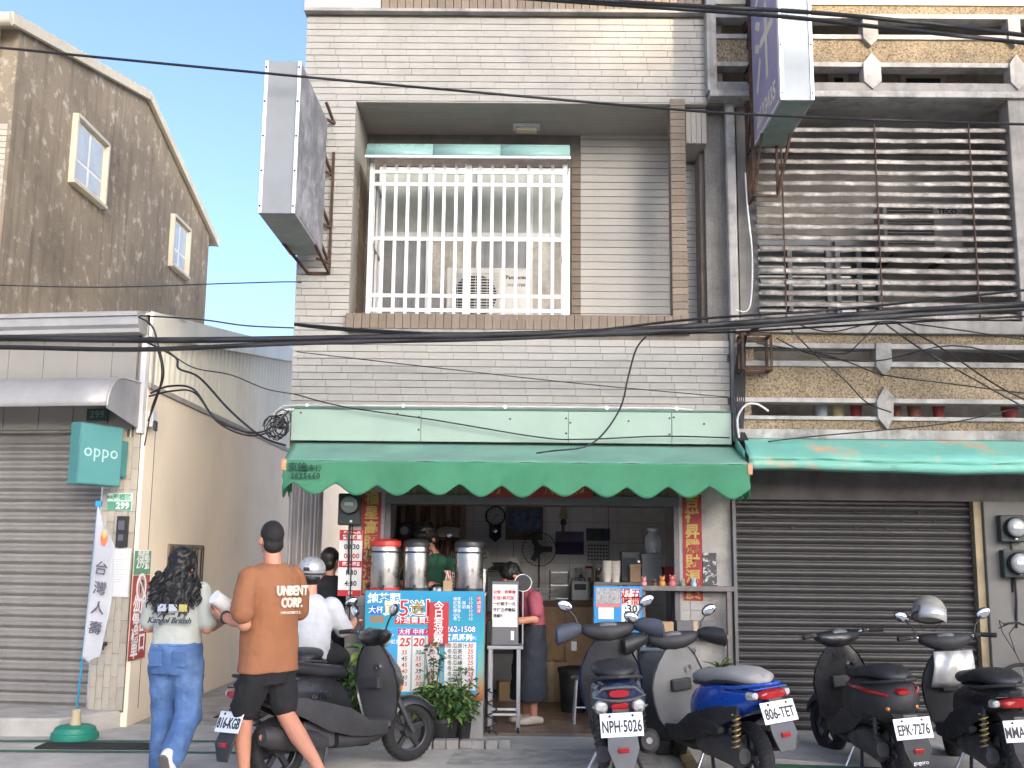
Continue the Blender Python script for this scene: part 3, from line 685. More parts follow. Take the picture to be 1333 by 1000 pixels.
# no-parking board on the alley wall
nb = thing('no_parking_board', 'tall red and green no parking board on the beige alley wall', 'sign')
a, b = UX(171, 800, XW+.012), UX(192, 800, XW+.012); zt_, zb_ = UX(182, 717, XW).z, UX(181, 857, XW).z
nb.location = (XW+.006, (a.y+b.y)/2, zb_); nb.rotation_euler = (0,0,R(90)); w = abs(b.y-a.y); h = zt_-zb_
m_sred = mat('sign_red', (.36,.055,.05), .5, var=.15, vs=8, grime=.3, gcol=(.3,.15,.13))
MB().box(-w/2,w/2,-.006,0,0,h*.77).build('red_board', m_sred, nb); MB().box(-w/2,w/2,-.006,0,h*.78,h).build('green_board', m_sgreen, nb)
text('灣裡路', w*.24, m_white_ink, nb, face_front(0,-.008,h*.955)); text('299號', w*.32, m_white_ink, nb, face_front(0,-.008,h*.88)); 
MB().lathe([(w*.30,0),(w*.30,-.003),(w*.24,-.003),(w*.24,0)], 28, (0,-.006,h*.66), 'y', cap=False).build('ring', m_white_ink, nb); MB().lathe([(w*.23,0),(w*.23,-.002),(.001,-.002)], 24, (0,-.006,h*.66), 'y').build('disc', mat('pale_red', (.55,.3,.28), .6), nb)
text('P', w*.4, m_black_ink, nb, face_front(0,-.0095,h*.66), bold=.004); MB().bar((-w*.19,-.0105,h*.66+w*.19),(w*.19,-.0105,h*.66-w*.19),.002,w*.05,(0,1,0)).build('slash', m_white_ink, nb)
for i, ch in enumerate('此出口'): text(ch, w*.42, m_white_ink, nb, face_front(w*.22,-.008,h*(.49-i*.175)), bold=.004)
for i, ch in enumerate('勿停機車'): text(ch, w*.42, m_white_ink, nb, face_front(-w*.22,-.008,h*(.49-i*.135)), bold=.004)
# barred window low in the alley wall, plant by it
aw_ = MB(); a, b = UX(217,730,XW), UX(262,730,XW); z0_, z1_ = UX(240,772,XW).z, UX(240,709,XW).z
vw = thing('alley_window', 'small barred window in the beige alley wall', 'window', (XW+.002, (a.y+b.y)/2, z0_)); wy = (b.y-a.y)/2; hz = z1_-z0_
MB().box(0,.02,-wy,wy,0,hz).build('frame', mat('old_wood', (.22,.17,.12), .8, var=.3), vw); MB().box(.0201,.024,-wy+.05,wy-.05,.05,hz-.05).build('pane', m_glass, vw)
for k in range(6): MB().box(.03,.042,-wy+.06+k*(2*wy-.12)/5-.008,-wy+.06+k*(2*wy-.12)/5+.008,.02,hz-.02).build('bar', m_rust, vw)
# junction box on the wall, under the eaves
jb = thing('junction_box', 'small grey junction box high on the beige wall corner', 'junction box', (XW, .0, 0)); p = UX(196, 548, XW+.02); jb.location = (XW, p.y, p.z-.06)
MB().box(0,.06,-.05,.05,0,.16).build('case', m_white, jb, bevel=.008); MB().box(.06,.085,-.045,.03,-.04,.06).build('connector', m_black_pl, jb, bevel=.01)
# grey ribbed sheet standing further down the alley
rsn = MB(); ys = 1.6; xa, xb = U(374,700,ys).x, U(419,700,ys).x
rsn.sheet([[(xa+(xb-xa)*i/40, ys+.05*math.sin(i*1.35)+.02*math.sin(i*.5), z) for i in range(41)] for z in (.02,1.2,2.5)])
tag(rsn.build('tarpaulin', mat('grey_tarp', (.62,.58,.55), .7, var=.12), smooth=60, thick=.004), 'grey pleated tarpaulin hanging in the alley behind the awning', 'tarpaulin')
struct(MB().box(-3.56,9,12.9,13.05,0,3.4).build('alley_end', m_beige))

# ================================================================ weathered gabled house behind it
XH = -5.35
m_old = mat('weathered_render', (.255,.21,.15), .95, var=.28, vs=1.6, bump=1.2, bs=22, c2=(.47,.42,.34), c2s=4.5, c2t=.60, c2w=.05, grime=.9, gcol=(.075,.06,.045), gs=.8, streak=.6)
m_creamw = mat('cream_wall', (.50,.465,.37), .8, var=.1, grime=.25, gcol=(.3,.27,.2))
hs = thing('gabled_house', 'weathered grey brown house with gable roof rising behind the metal shop', 'house', (0,0,0))
f0, rg, bk = UX(26,38,XH), UX(190,128,XH), UX(273,298,XH)
ez = (f0.z+bk.z)/2
MB().prism([(f0.y,0),(bk.y,0),(bk.y,ez),(rg.y,rg.z),(f0.y,ez)], XH-.2, XH, 'yz').build('gable_wall', m_old, hs)
MB().box(XH-6, XH-.2, f0.y, f0.y+.2, 0, ez).build('front_wall', m_creamw, hs); MB().box(XH-6, XH-.2, bk.y-.2, bk.y, 0, ez).build('back_wall', m_old, hs)
ft = MB().box(XH-.55, XH-.03, f0.y-.02, f0.y, 0, .06).build('front_tile', m_ptile, hs, bevel=.002, seg=1); ft.location = (0,0,3.6)
for k in range(1, 36): inst(ft.data, 'front_tile', (0,0,3.6+k*.066), hs)
rf = MB()
for (y0,z0),(y1,z1) in (((f0.y-.3,ez-.06),(rg.y,rg.z+.02)),((rg.y,rg.z+.02),(bk.y+.35,ez-.17))):
    rf = MB(); rf.add([(XH+.06,y0,z0),(XH+.06,y1,z1),(XH-6,y1,z1),(XH-6,y0,z0)],[(0,1,2,3)]); rf.build('roof', mat('old_roof', (.40,.36,.26), .8, var=.2, grime=.4), hs, thick=.06)
    MB().bar((XH+.05,y0,z0+.02),(XH+.05,y1,z1+.02),.05,.12).build('barge_board', m_creamw, hs)
gu = MB().tube([(XH-6,f0.y-.3,ez-.05),(XH+.06,f0.y-.3,ez-.05)],.07,10).build('gutter', m_creamw, hs, smooth=60)
m_sash = mat('cream_sash', (.68,.66,.58), .5, var=.08)
for (c0, c1, top, bot) in (((92,210),(133,225),(112,167),(107,245)), ((221,318),(242,322),(232,290),(229,349))):
    a, b = UX(*c0, XH), UX(*c1, XH); zt_, zb_ = UX(*top, XH).z, UX(*bot, XH).z
    w_ = MB().box(XH-.02, XH+.012, a.y, b.y, zb_, zt_); wo = w_.build('window', m_sash, hs, bevel=.004)
    ym = (a.y+b.y)/2; zm = zb_+(zt_-zb_)*.36
    for y0, y1 in ((a.y+.05,ym-.03),(ym+.03,b.y-.05)):
        for z0, z1 in ((zb_+.05,zm-.02),(zm+.02,zt_-.05)): MB().box(XH+.0125, XH+.016, y0, y1, z0, z1).build('pane', mat('pale_glass', (.42,.47,.5), .12, var=.1), wo)
    MB().box(XH+.0, XH+.07, a.y-.04, a.y, zb_-.03, zt_+.03).build('jamb', m_creamw, wo); MB().box(XH, XH+.07, b.y, b.y+.04, zb_-.03, zt_+.03).build('jamb', m_creamw, wo)
    MB().box(XH, XH+.07, a.y, b.y, zt_, zt_+.04).build('lintel', m_creamw, wo); MB().box(XH, XH+.09, a.y-.04, b.y+.04, zb_-.07, zb_-.031).build('sill', m_creamw, wo)
# ================================================================ old balconied building (right)
YR = -.10
rb_ = thing('balcony_building', 'old stained building with pebble dash balconies, louvres and a dark roller shutter', 'building', (0,0,0))
m_peb = mat('pebble_dash', (.31,.245,.155), .95, var=.3, vs=3, bump=2.5, bs=70, c2=(.07,.055,.035), c2s=52, c2t=.54, c2w=.10, grime=.75, gcol=(.05,.042,.034), gs=1.5, streak=.3)
m_pebw = mat('grey_granolithic', (.22,.21,.19), .9, var=.25, vs=3, bump=1.4, bs=120, c2=(.07,.07,.07), c2s=110, c2t=.58, c2w=.08, streak=.3)
m_strip = mat('stained_white', (.36,.35,.325), .8, var=.18, vs=5, grime=.95, gcol=(.11,.105,.095), gs=2.2, streak=.6)
m_dirty = mat('dirty_white', (.26,.25,.23), .85, var=.2, vs=4, grime=.75, gcol=(.10,.095,.09), gs=2.2, streak=.6)
BX0, BX1 = U(958,500,YR).x, 9.0
def zr(py): return U(1110, py, YR).z
def zu(py): return U(1200, py, YR).z
def band(name, z0, z1, mt_, y0=YR, x0=BX0, x1=BX1, d=.16, **k): return MB().box(x0, x1, y0, y0+d, z0, z1).build(name, mt_, rb_, **k)
LX0 = U(978,530,YR).x
# lower balcony front
band('top_beam', zr(435), zr(418), m_dirty, YR-.05, bevel=.008); band('pebble_band', zr(448), zr(435.2), m_peb, YR+.0)
band('white_rail', zr(454.5), zr(448), m_strip, YR-.025, bevel=.004); band('white_rail', zr(478), zr(471), m_strip, YR-.025, bevel=.004)
band('pebble_panel', zr(519), zr(478), m_peb); band('white_rail', zr(525), zr(519), m_strip, YR-.025, bevel=.004)
band('white_rail', zr(547.5), zr(542.5), m_strip, YR-.025, bevel=.004); band('pebble_band', zr(560.5), zr(547.5), m_peb)
band('ledge', zr(573), zr(560.5), m_strip, YR-.06, bevel=.006, d=.4)
for a, b, xx in ((471,454.5,U(981,462,YR).x),(542.5,525,LX0)): MB().box(BX0, xx, YR-.0, YR+.16, zr(a), zr(b)).build('end_block', m_peb, rb_)
def hexa(pts, mt_, y0, y1, name):
    return MB().prism([(U(x, y, YR).x, U(x, y, YR).z) for x, y in pts], y0, y1, 'xz').build(name, mt_, rb_, bevel=.004)
hexa([(1138,448),(1158,448),(1159,478),(1149,491),(1138,478)], m_strip, YR-.05, YR+.12, 'spear_post')
hexa([(1149,504),(1161,517),(1161,545),(1153,560),(1141,545),(1139,523)], m_strip, YR-.05, YR+.12, 'diamond_post')
# balcony floor / void behind
MB().box(BX0, BX1, YR+.17, 1.4, zr(573), zr(544)).build('balcony_slab', m_conc_d, rb_)
m_pot = [mat('pot_terracotta', (.28,.11,.07), .7), mat('pot_cream', (.5,.42,.22), .6), mat('pot_grey', (.35,.4,.43), .6), mat('pot_red', (.3,.05,.04), .6)]
m_leaf0 = mat('leaf_dark', (.035,.075,.025), .55, var=.3, vs=9, rnd=.2)
for i, (px, w_) in enumerate(((1071,20),(1093,19),(1117,16),(1193,18),(1225,16),(1318,22),(1170,12))):
    p = U(px, 543, .12); r = w_*.5/138
    t = thing('flower_pot', ['grey','cream','dark red','brown','small red','red','little brown'][i]+' flower pot behind the lower balcony rail, '+['leftmost','second from left','third from left','just right of the diamond post','fifth from the left','at the picture edge','nearest to the diamond post'][i], 'flower pot', (p.x, .17, zr(544)), 0, 'pots on the balcony')
    MB().lathe([(r*.7,0),(r*.95,.13),(r,.13),(r,.16),(r*.85,.16),(r*.8,.12)], 16).build('pot', m_pot[[2,1,3,0,3,3,0][i]], t, smooth=40)
    lf = MB()
    for k in range(14):
        a_ = random.uniform(0,6.28); q = Vector((math.cos(a_)*r*.6, math.sin(a_)*r*.6, .15)); e = q+Vector((math.cos(a_)*.06,math.sin(a_)*.06,random.uniform(.02,.09))); s_ = Vector((-math.sin(a_),math.cos(a_),0))*.014
        lf.add([q, (q+e)/2+s_, e, (q+e)/2-s_], [(0,1,2,3)])
    tag(lf.build('foliage', m_leaf0, t), kind='stuff')
# middle storey: window wall behind the louvres
MB().box(BX0, BX1, 1.4, 1.5, 2.6, 7.5).build('inner_wall', mat('inner_plaster', (.40,.37,.33), .9, var=.2, grime=.5), rb_)
m_gfr = mat('grey_frame', (.36,.38,.40), .5, .2, var=.1)
for x0, x1, z0, z1 in ((2.45,3.35,3.9,5.0),(3.40,3.9,3.9,5.0)):
    wf = MB()
    for a in (x0, (x0+x1)/2-.02, x1-.05): wf.box(a, a+.05, 1.34, 1.4, z0, z1)
    for zz in (z0, z0+(z1-z0)*.33, z0+(z1-z0)*.66, z1-.05): wf.box(x0, x1, 1.345, 1.4, zz, zz+.05)
    w_ = wf.build('window', m_gfr, rb_); MB().box(x0+.05, x1-.05, 1.38, 1.395, z0+.05, z1-.05).build('pane', m_glass, w_)
ac2 = thing('air_conditioner', 'dim grey outdoor air conditioner behind the wooden louvres', 'air conditioner', (4.15,.95,4.72))
MB().box(-.40,.42,-.15,.15,0,.55).build('casing', mat('ac_grey', (.38,.37,.35), .6, var=.1), ac2, bevel=.012); gl = MB()
for k in range(14): gl.box(-.36,.12,-.165,-.151,.05+k*.034,.066+k*.034)
gl.build('fan_grille', m_black_pl, ac2); text('TECO', .075, m_black_ink, ac2, face_front(.27,-.152,.44), bold=.003)
[MB().box(x_-.02,x_+.02,-.12,.45,-.04,0).build('wall_bracket', m_rust, ac2) for x_ in (-.28,.28)]
# louvre blades and hanging rods
m_louv = mat('weathered_metal_blade', (.25,.23,.205), .65, .1, var=.4, vs=9, bump=.6, bs=40, c2=(.46,.435,.39), c2s=6, c2t=.56, c2w=.08, grime=.85, gcol=(.05,.04,.035), gs=2.2, streak=.4)
lv0, lv1 = U(988,300,YR).x, U(1322,300,YR).x
ztop, zbot = U(1150,166,YR+.0).z, U(1150,409,YR).z; nl = 18
for k in range(nl):
    z = zbot + (ztop-zbot)*k/(nl-1); g = []
    ph = random.uniform(0, 6); jx = random.uniform(-.03,.02)
    for y_, z_ in ((.0,-.036),(.008,.0),(.06,.03)):
        g.append([(lv0+jx+(lv1-lv0)*i/24, YR+.03+y_+.004*math.sin(i*1.7+ph), z+z_+.003*math.sin(i*.5+ph)+.0015*math.sin(i*2.9+ph*2)) for i in range(25)])
    MB().sheet(g).build('louvre_blade', m_louv, rb_, smooth=60, thick=.006)
for px in (1017,1139,1262):
    pt_, pb_ = U(px, 166, YR), U(px+ (px-640)*.0*1, 409, YR)
    MB().box(pt_.x-.005, pt_.x+.005, YR+.012, YR+.026, zbot-.05, ztop+.04).build('louvre_rod', m_rust, rb_)
# left strip: granolithic wall, downpipe
MB().box(1.805, 2.06, .22, .35, 2.6, 6.02).build('granolithic_wall', m_pebw, rb_); MB().box(2.10, lv0+.03, .10, .25, 3.7, 6.02).build('granolithic_wall', m_pebw, rb_)
dp = MB().box(1.985, 2.075, .02, .12, 3.72, 6.0).build('downpipe', m_strip, rb_, bevel=.02); MB().box(BX0-.03, BX0+.09, -.06, .1, 2.65, 3.72).build('corner_post', m_dirty, rb_)
# right pillar of the louvre bay
MB().box(U(1315,200,YR).x, BX1, YR-.02, YR+.2, zr(418), zu(129)).build('right_pillar', m_dirty, rb_, bevel=.01)
# upper balcony
UX0 = U(922,70,YR).x
band('top_beam', zu(8), 7.7, m_creamw, YR-.02, UX0); band('white_rail', zu(26), zu(20), m_strip, YR-.025, UX0, bevel=.004); band('pebble_band', zu(20), zu(8), m_peb, YR, UX0)
band('white_rail', zu(53), zu(47), m_strip, YR-.025, UX0, bevel=.004); band('pebble_panel', zu(83), zu(53), m_peb, YR, UX0); band('white_rail', zu(89), zu(83), m_strip, YR-.025, UX0, bevel=.004)
band('rough_ledge', zu(122), zu(110), m_dirty, YR-.03, UX0); band('balcony_edge', zu(130), zu(122), m_strip, YR-.06, UX0, d=.3, bevel=.006)
MB().box(UX0, BX1, YR+.16, 1.4, zu(130)+.01, zu(120)).build('balcony_slab', m_conc_d, rb_)
for px, wpx in ((1132,20),(1319,16)):
    a, b = U(px-wpx/2,60,YR).x, U(px+wpx/2,60,YR).x; m2 = (a+b)/2
    MB().prism([(a,zu(26)),(b,zu(26)),(b,zu(53)),(m2,zu(63)),(a,zu(53))], YR-.05, YR+.1, 'xz').build('spear_post', m_strip, rb_, bevel=.004)
    MB().prism([(m2,zu(72)),(b+.01,zu(85)),(b+.01,zu(109)),(m2,zu(119)),(a-.01,zu(109)),(a-.01,zu(85))], YR-.05, YR+.1, 'xz').build('diamond_post', m_strip, rb_, bevel=.004)
MB().box(UX0-.02, UX0+.075, YR-.045, YR+.2, zu(122), 7.6).build('corner_post', m_strip, rb_, bevel=.006)
MB().box(UX0, BX1, YR+.16, 1.4, 7.12, 7.2).build('upper_soffit', m_conc_d, rb_)
for x0, x1 in ((2.75,3.2),(3.4,3.62),(4.2,4.7)):
    fo = MB().box(x0, x1, 1.33, 1.395, 6.15, 6.95).build('upper_window', m_creamw, rb_); MB().box(x0+.06, x1-.06, 1.32, 1.329, 6.22, 6.88).build('pane', m_glass, fo)
bs_ = thing('steel_basin', 'upturned steel basin on the upper balcony floor', 'basin', (3.95,.35,zu(120)))
MB().lathe([(.30,0),(.28,.08),(.2,.16),(.05,.19),(.001,.19)],24).build('bowl', m_steel, bs_, smooth=60); MB().lathe([(.31,0),(.31,.012),(.29,.012),(.29,0)],24).build('rim', m_steel, bs_)
# ground floor: lintel, shutter, pillar
SZ1 = 2.115; sx0, sx1 = 1.975, 4.20
MB().box(1.966, 9, .06, .4, SZ1, 2.62).build('lintel', mat('dark_lintel_concrete', (.14,.125,.115), .9, var=.25, grime=.5, gcol=(.05,.045,.04)), rb_); MB().box(4.27, 4.78, .0, .3, .035, SZ1-.001).build('right_pillar', mat('pale_render', (.165,.16,.145), .85, var=.12, vs=2, bump=.4, bs=40, grime=.4, gcol=(.2,.19,.17)), rb_, bevel=.01)  # lintel concrete in a darker base tone
MB().box(4.78, 9, .3, .4, .035, SZ1-.001).build('side_wall', m_conc_d, rb_)
m_shd = mat('shutter_grey', (.042,.04,.039), .45, .25, var=.14, vs=5, grime=.4, gcol=(.06,.055,.05), rnd=.05)
shu2 = MB().box(sx0, sx1, .145, .15, .04, SZ1).build('roller_shutter', m_shd, rb_)
hS = .0755; s2 = MB(); s2.prism([(0,0),(-.012,.01),(-.02,.03),(-.02,.045),(-.010,.06),(0,.064),(.003,.072),(.006,.072),(.006,0)], sx0, sx1, 'yz'); so = s2.build('slat', m_shd, shu2, smooth=35)
so.location = (0,.135,.05)
for k in range(1, int((SZ1-.06)/hS)): inst(so.data, 'slat', (0,.135,.05+k*hS), shu2)
vh = MB()
for r_ in range(3):
    for k in range(7 - (r_ % 2)): vh.lathe([(.011,.0),(.011,-.003),(.001,-.003)], 10, (2.24+k*.295+(r_ % 2)*.147,.113,2.01-r_*hS), 'y')
tag(vh.build('vent_holes', m_black_ink, shu2), kind='stuff')
MB().box(1.966, sx0+.02, .03, .14, .036, SZ1-.002).build('shutter_rail', m_grey_pl, rb_); MB().box(sx1-.005, 4.265, .04, .14, .036, SZ1-.002).build('shutter_rail', mat('yellowed_rail', (.30,.24,.14), .6, var=.25), rb_)
meter(1297, 671, 1329, 706, 0.0, 'upper of the two black electricity meters on the right pillar', 'electricity meters'); meter(1301, 716, 1335, 752, 0.0, 'lower of the two black electricity meters on the right pillar', 'electricity meters')
# faded teal tarpaulin awning
m_tarp = mat('teal_tarp', (.145,.40,.32), .6, var=.12, vs=2, bump=.5, bs=9, c2=(.50,.30,.17), c2s=1.4, c2t=.645, c2w=.05, grime=.3, gcol=(.3,.4,.3))
ta = thing('teal_awning', 'faded teal tarpaulin awning rolled over the dark roller shutter', 'awning', (0,0,0)); TY = -.62
tp = [(-.06,2.70),(-.2,2.635),(-.35,2.57),(-.5,2.505),(TY,2.45),(TY-.012,2.425),(TY+.004,2.408),(TY-.018,2.392),(TY-.014,2.345),(TY+.03,2.322)]
tx0, tx1 = 1.99, 8.5; rows = []
for j, (y, z) in enumerate(tp):
    rows.append([(tx0+(tx1-tx0)*i/120 + (.03*(3-j) if (i == 0 and j < 3) else 0), y + .007*math.sin(i*.9+j*1.3)*min(1, j/5), z + .004*math.sin(i*.37+j*.6)*min(1,j/3) + (.012*math.sin(i*.11+1) if j > 4 else 0)) for i in range(121)])
MB().sheet(rows).build('canvas', m_tarp, ta, smooth=70, thick=.004)
MB().tube([(tx0,TY+.035,2.40),(tx1,TY+.035,2.40)], .018, 8).build('front_bar', m_rust, ta)
eg = [[(tx0-.005+.02*math.sin(t_*12)*v, tp[j][0], tp[j][1]*(1-v)+ (2.36)*v) for j in range(4)] for v, t_ in ((0,0),(.33,.3),(.66,.6),(1,1))]
MB().sheet(eg).build('end_flap', m_tarp, ta, smooth=60, thick=.003)

# ================================================================ projecting light-box signs
def projecting(name, lb, X0, X1, Yf, Yb, Z0, Z1, m_front, m_face, m_bot, m_frame_):
    t = thing(name, lb, 'sign', ((X0+X1)/2, Yb, Z0)); w = X1-X0; d = Yb-Yf; h = Z1-Z0
    MB().box(-w/2, w/2, -d, 0, 0, h).build('case', m_front, t, bevel=.004)
    MB().box(-w/2+.012, w/2-.012, -d+.02, -.02, -.003, 0).build('underside', m_bot, t)
    for sx_ in (-1, 1): MB().box(*sorted((sx_*w/2, sx_*(w/2+.003))), -d+.03, -.03, .03, h-.03).build('face', m_face, t)
    for sx_ in (-1, 1): MB().box(sx_*(w/2-.012)-.014, sx_*(w/2-.012)+.014, -d-.012, -d+.012, 0, h).build('edge_strip', m_alu, t, bevel=.002)
    for k in range(5):
        for sx_ in (-1, 1): MB().lathe([(.009,0),(.009,-.008),(.004,-.009)], 8, (sx_*(w/2-.012),-d-.012,.06+k*(h-.12)/4), 'y').build('screw', m_black_ink, t)
    return t, w, d, h
# grey faded one, left
lz0, lz1 = U(386,278,-1.4).z, U(388,80,-1.4).z; lx0, lx1 = U(340,200,-1.4).x, U(387,200,-1.4).x
m_fade = mat('faded_face', (.17,.175,.19), .6, var=.25, vs=4, bump=.5, bs=15, c2=(.30,.30,.33), c2s=3.2, c2t=.55, c2w=.05, grime=.4, gcol=(.1,.1,.09), gs=6)
t, w, d, h = projecting('projecting_sign', 'faded grey blank light box sign on the left of the tiled wall', lx0, lx1, -1.4, -.14, lz0, lz1, mat('sign_grey', (.22,.235,.245), .45, .1, var=.05, grime=.12), m_fade, mat('sign_under', (.23,.25,.24), .6), m_rust)
for zz in (-.03, .32, .85, 1.38):
    MB().bar((w/2-.02,.0,zz+.16),(w/2+.04,.135,zz),.022,.022).build('stay', m_rust, t); MB().bar((w/2-.05,0,zz),(w/2+.05,.135,zz),.022,.022).build('stay', m_rust, t)
MB().bar((w/2+.05,.125,-.15),(w/2+.05,.125,h*.8),.024,.024).build('rail', m_rust, t); MB().bar((-w/2+.02,-.4,-.0),(0,.135,-.14),.022,.022).build('stay', m_rust, t); MB().bar((0,.125,-.14),(w/2+.05,.125,-.14),.024,.024).build('rail', m_rust, t); MB().bar((w/2,-.35,-.0),(w/2+.05,.135,-.14),.022,.022).build('stay', m_rust, t)
# purple one, right
rz0 = (U(1016,122,-1.25).z+U(970,198,-.2).z)/2; rx0, rx1 = U(1014,60,-1.25).x, U(1057,60,-1.25).x
m_purp = mat('purple_face', (.25,.24,.43), .5, var=.15, vs=2, c2=(.46,.36,.38), c2s=1.1, c2t=.52, c2w=.15)
t, w, d, h = projecting('projecting_sign', 'purple light box sign with a phone number on the right', rx0, rx1, -1.25, -.2, rz0, rz0+1.9, mat('sign_blue_white', (.35,.39,.40), .4, var=.05, streak=.12), m_purp, mat('sign_under_green', (.16,.21,.19), .6, var=.2, c2=(.16,.08,.04), c2s=5, c2t=.68), m_rust)
FM = face_dir((-w/2-.004,-d/2,0), (-1,0,0))
m_cream_ink = mat('cream_ink', (.62,.58,.46), .5)
text('2623435', .23, m_cream_ink, t, face_dir((-w/2-.005,-d/2,.17), (-1,0,0)), bold=.006, sx=.95)
text('汁', .78, m_cream_ink, t, face_dir((-w/2-.005,-d/2+.02,.72), (-1,0,0)), bold=.012, sx=.95); text('果', .66, m_cream_ink, t, face_dir((-w/2-.005,-d/2+.02,1.5), (-1,0,0)), bold=.012)
for e_ in (0, 1): MB().box(-w/2-.007,-w/2-.003,(-d+.005) if e_ == 0 else -.03,(-d+.03) if e_ == 0 else -.005,.0,h).build('face_trim', m_white, t)
MB().box(-w/2-.007,-w/2-.003,-d+.005,-.005,-.004,.022).build('face_trim', m_white, t)
for yy in (.0,.24):
    MB().bar((-w/2+.0-.02,yy-.02,-.5),(-w/2-.02,yy-.02,1.9),.028,.028).build('upright', m_rust, t)
    if yy == 0: MB().bar((w/2-.08,yy-.02,-.5),(w/2-.08,yy-.02,.0),.024,.024).build('upright', m_rust, t)
zs = [-.5,.0,.42,.84,1.26,1.68]
for a, b in zip(zs[:-1], zs[1:]): MB().bar((-w/2-.02,-.02,b),(-w/2-.02,.22,a),.02,.02).build('brace', m_rust, t); MB().bar((-w/2-.02,-.02,b),(-w/2-.02,.22,b),.02,.02).build('brace', m_rust, t)
MB().bar((-w/2-.02,-.02,-.5),(w/2-.08,-.02,-.5),.022,.022).build('brace', m_rust, t); MB().bar((-w/2-.02,.22,-.5),(-w/2-.02,-.02,-.5),.022,.022).build('brace', m_rust, t); MB().bar((w/2-.08,-.02,-.5),(w/2-.02,-.32,-.0),.022,.022).build('brace', m_rust, t); MB().bar((-w/2-.02,-.02,-.5),(-w/2-.0,-.32,-.0),.022,.022).build('brace', m_rust, t)
# rusty cable cradle at the corner of the lower balcony
ccr = thing('cable_cradle', 'rusty square cable cradle bolted to the balcony corner', 'bracket', (U(983,458,-.25).x, -.25, U(983,482,-.25).z)); hh = .32
for x in (-.13,.13):
    for y in (-.08,.1): MB().box(x-.011,x+.011,y-.011,y+.011,0,hh).build('post', m_rust, ccr)
for z in (0, hh):
    for y in (-.08,.1): MB().box(-.13,.13,y-.0125,y+.0125,z-.011,z+.011).build('rail', m_rust, ccr)
    for x in (-.13,.13): MB().box(x-.0125,x+.0125,-.08,.13,z-.0115,z+.0115).build('rail', m_rust, ccr)
# ================================================================ shop room
RX0, RX1, RY1, RZ = GX0+.12, GX1-.15, 3.5, 2.5
m_wtile = mat('pale_wall_tile', (.86,.84,.79), .25, var=.04, vs=2, rnd=.04)
m_ftile = mat('brown_floor_tile', (.22,.15,.11), .4, var=.2, vs=5, rnd=.12, grime=.4)
MB().box(RX0, RX1, RY1+.01, RY1+.2, 0, RZ).build('room_back_wall', m_mortar, shop)
nx, nz = 11, 10; tw, thh = (RX1-RX0)/nx, RZ/nz
wt = MB().box(.0015, tw-.0015, -.006, .004, .0015, thh-.0015).build('wall_tile', m_wtile, shop); wt.location = (RX0, RY1, 0)
for i in range(nx):
    for j in range(nz):
        if i or j: inst(wt.data, 'wall_tile', (RX0+i*tw, RY1, j*thh), shop)
sf = MB().box(PX0, PX1, -.12, .42, -.05, .02).box(RX0, RX1, .42, RY1+.01, -.05, .02).build('shop_floor', m_mortar, shop)
fi = None; ft_ = .30
for i in range(12):
    for j in range(15):
        x, y = -1.5+i*ft_, -.118+j*ft_*.92
        if x < PX0-.001 and y < .42 or x+ft_ > PX1+.06 and y < .42 or x+ft_ > RX1 or y+ft_ > RY1: continue
        if fi is None: fi = MB().box(.002, ft_-.002, .002, ft_*.92-.002, .0195, .026).build('floor_tile', m_ftile, shop); fi.location = (x, y, 0)
        else: inst(fi.data, 'floor_tile', (x, y, 0), shop)
MB().box(RX0, RX1, .42, RY1, RZ, RZ+.02).build('room_ceiling', mat('ceiling_white', (.8,.8,.78), .8), shop)
m_wood = mat('brown_wood', (.14,.075,.04), .55, var=.3, vs=6); m_wood2 = mat('pale_wood', (.32,.2,.11), .6, var=.25, vs=6); m_card = mat('cardboard', (.36,.25,.14), .85, var=.15, vs=5)
def at(px, py, Y): p = U(px, py, Y); return p
# panelled partition on the left of the back wall
pp = thing('wood_partition', 'brown ribbed wooden partition in the back left corner of the shop', 'partition', (0,0,0))
a, b = U(503,680,3.0).x, U(607,680,3.0).x
for k in range(16): MB().box(a+(b-a)*k/16+.003, a+(b-a)*(k+1)/16-.003, 2.9, 2.93, .03, 2.495).build('plank', m_wood if k % 3 else m_wood2, pp, bevel=.004, seg=1)
# --- counter with the menu board
CY0 = -.34; cxa, cxb = U(474,840,CY0).x, U(630,840,CY0).x; cz = U(550,771,CY0).z
ct = thing('tea_counter', 'grey tea counter behind the blue drinks menu board', 'counter', ((cxa+cxb)/2, CY0, 0)); cw_ = cxb-cxa
m_cgrey = mat('counter_grey', (.27,.265,.26), .6, var=.12, vs=3, grime=.3, gcol=(.12,.11,.1))
MB().box(-cw_/2, cw_/2, .01, .40, 0.001, cz-.03).build('body', m_cgrey, ct, bevel=.006); MB().box(-cw_/2-.01, cw_/2+.01, 0.0, .42, cz-.03, cz).build('worktop', m_steel, ct, bevel=.004)
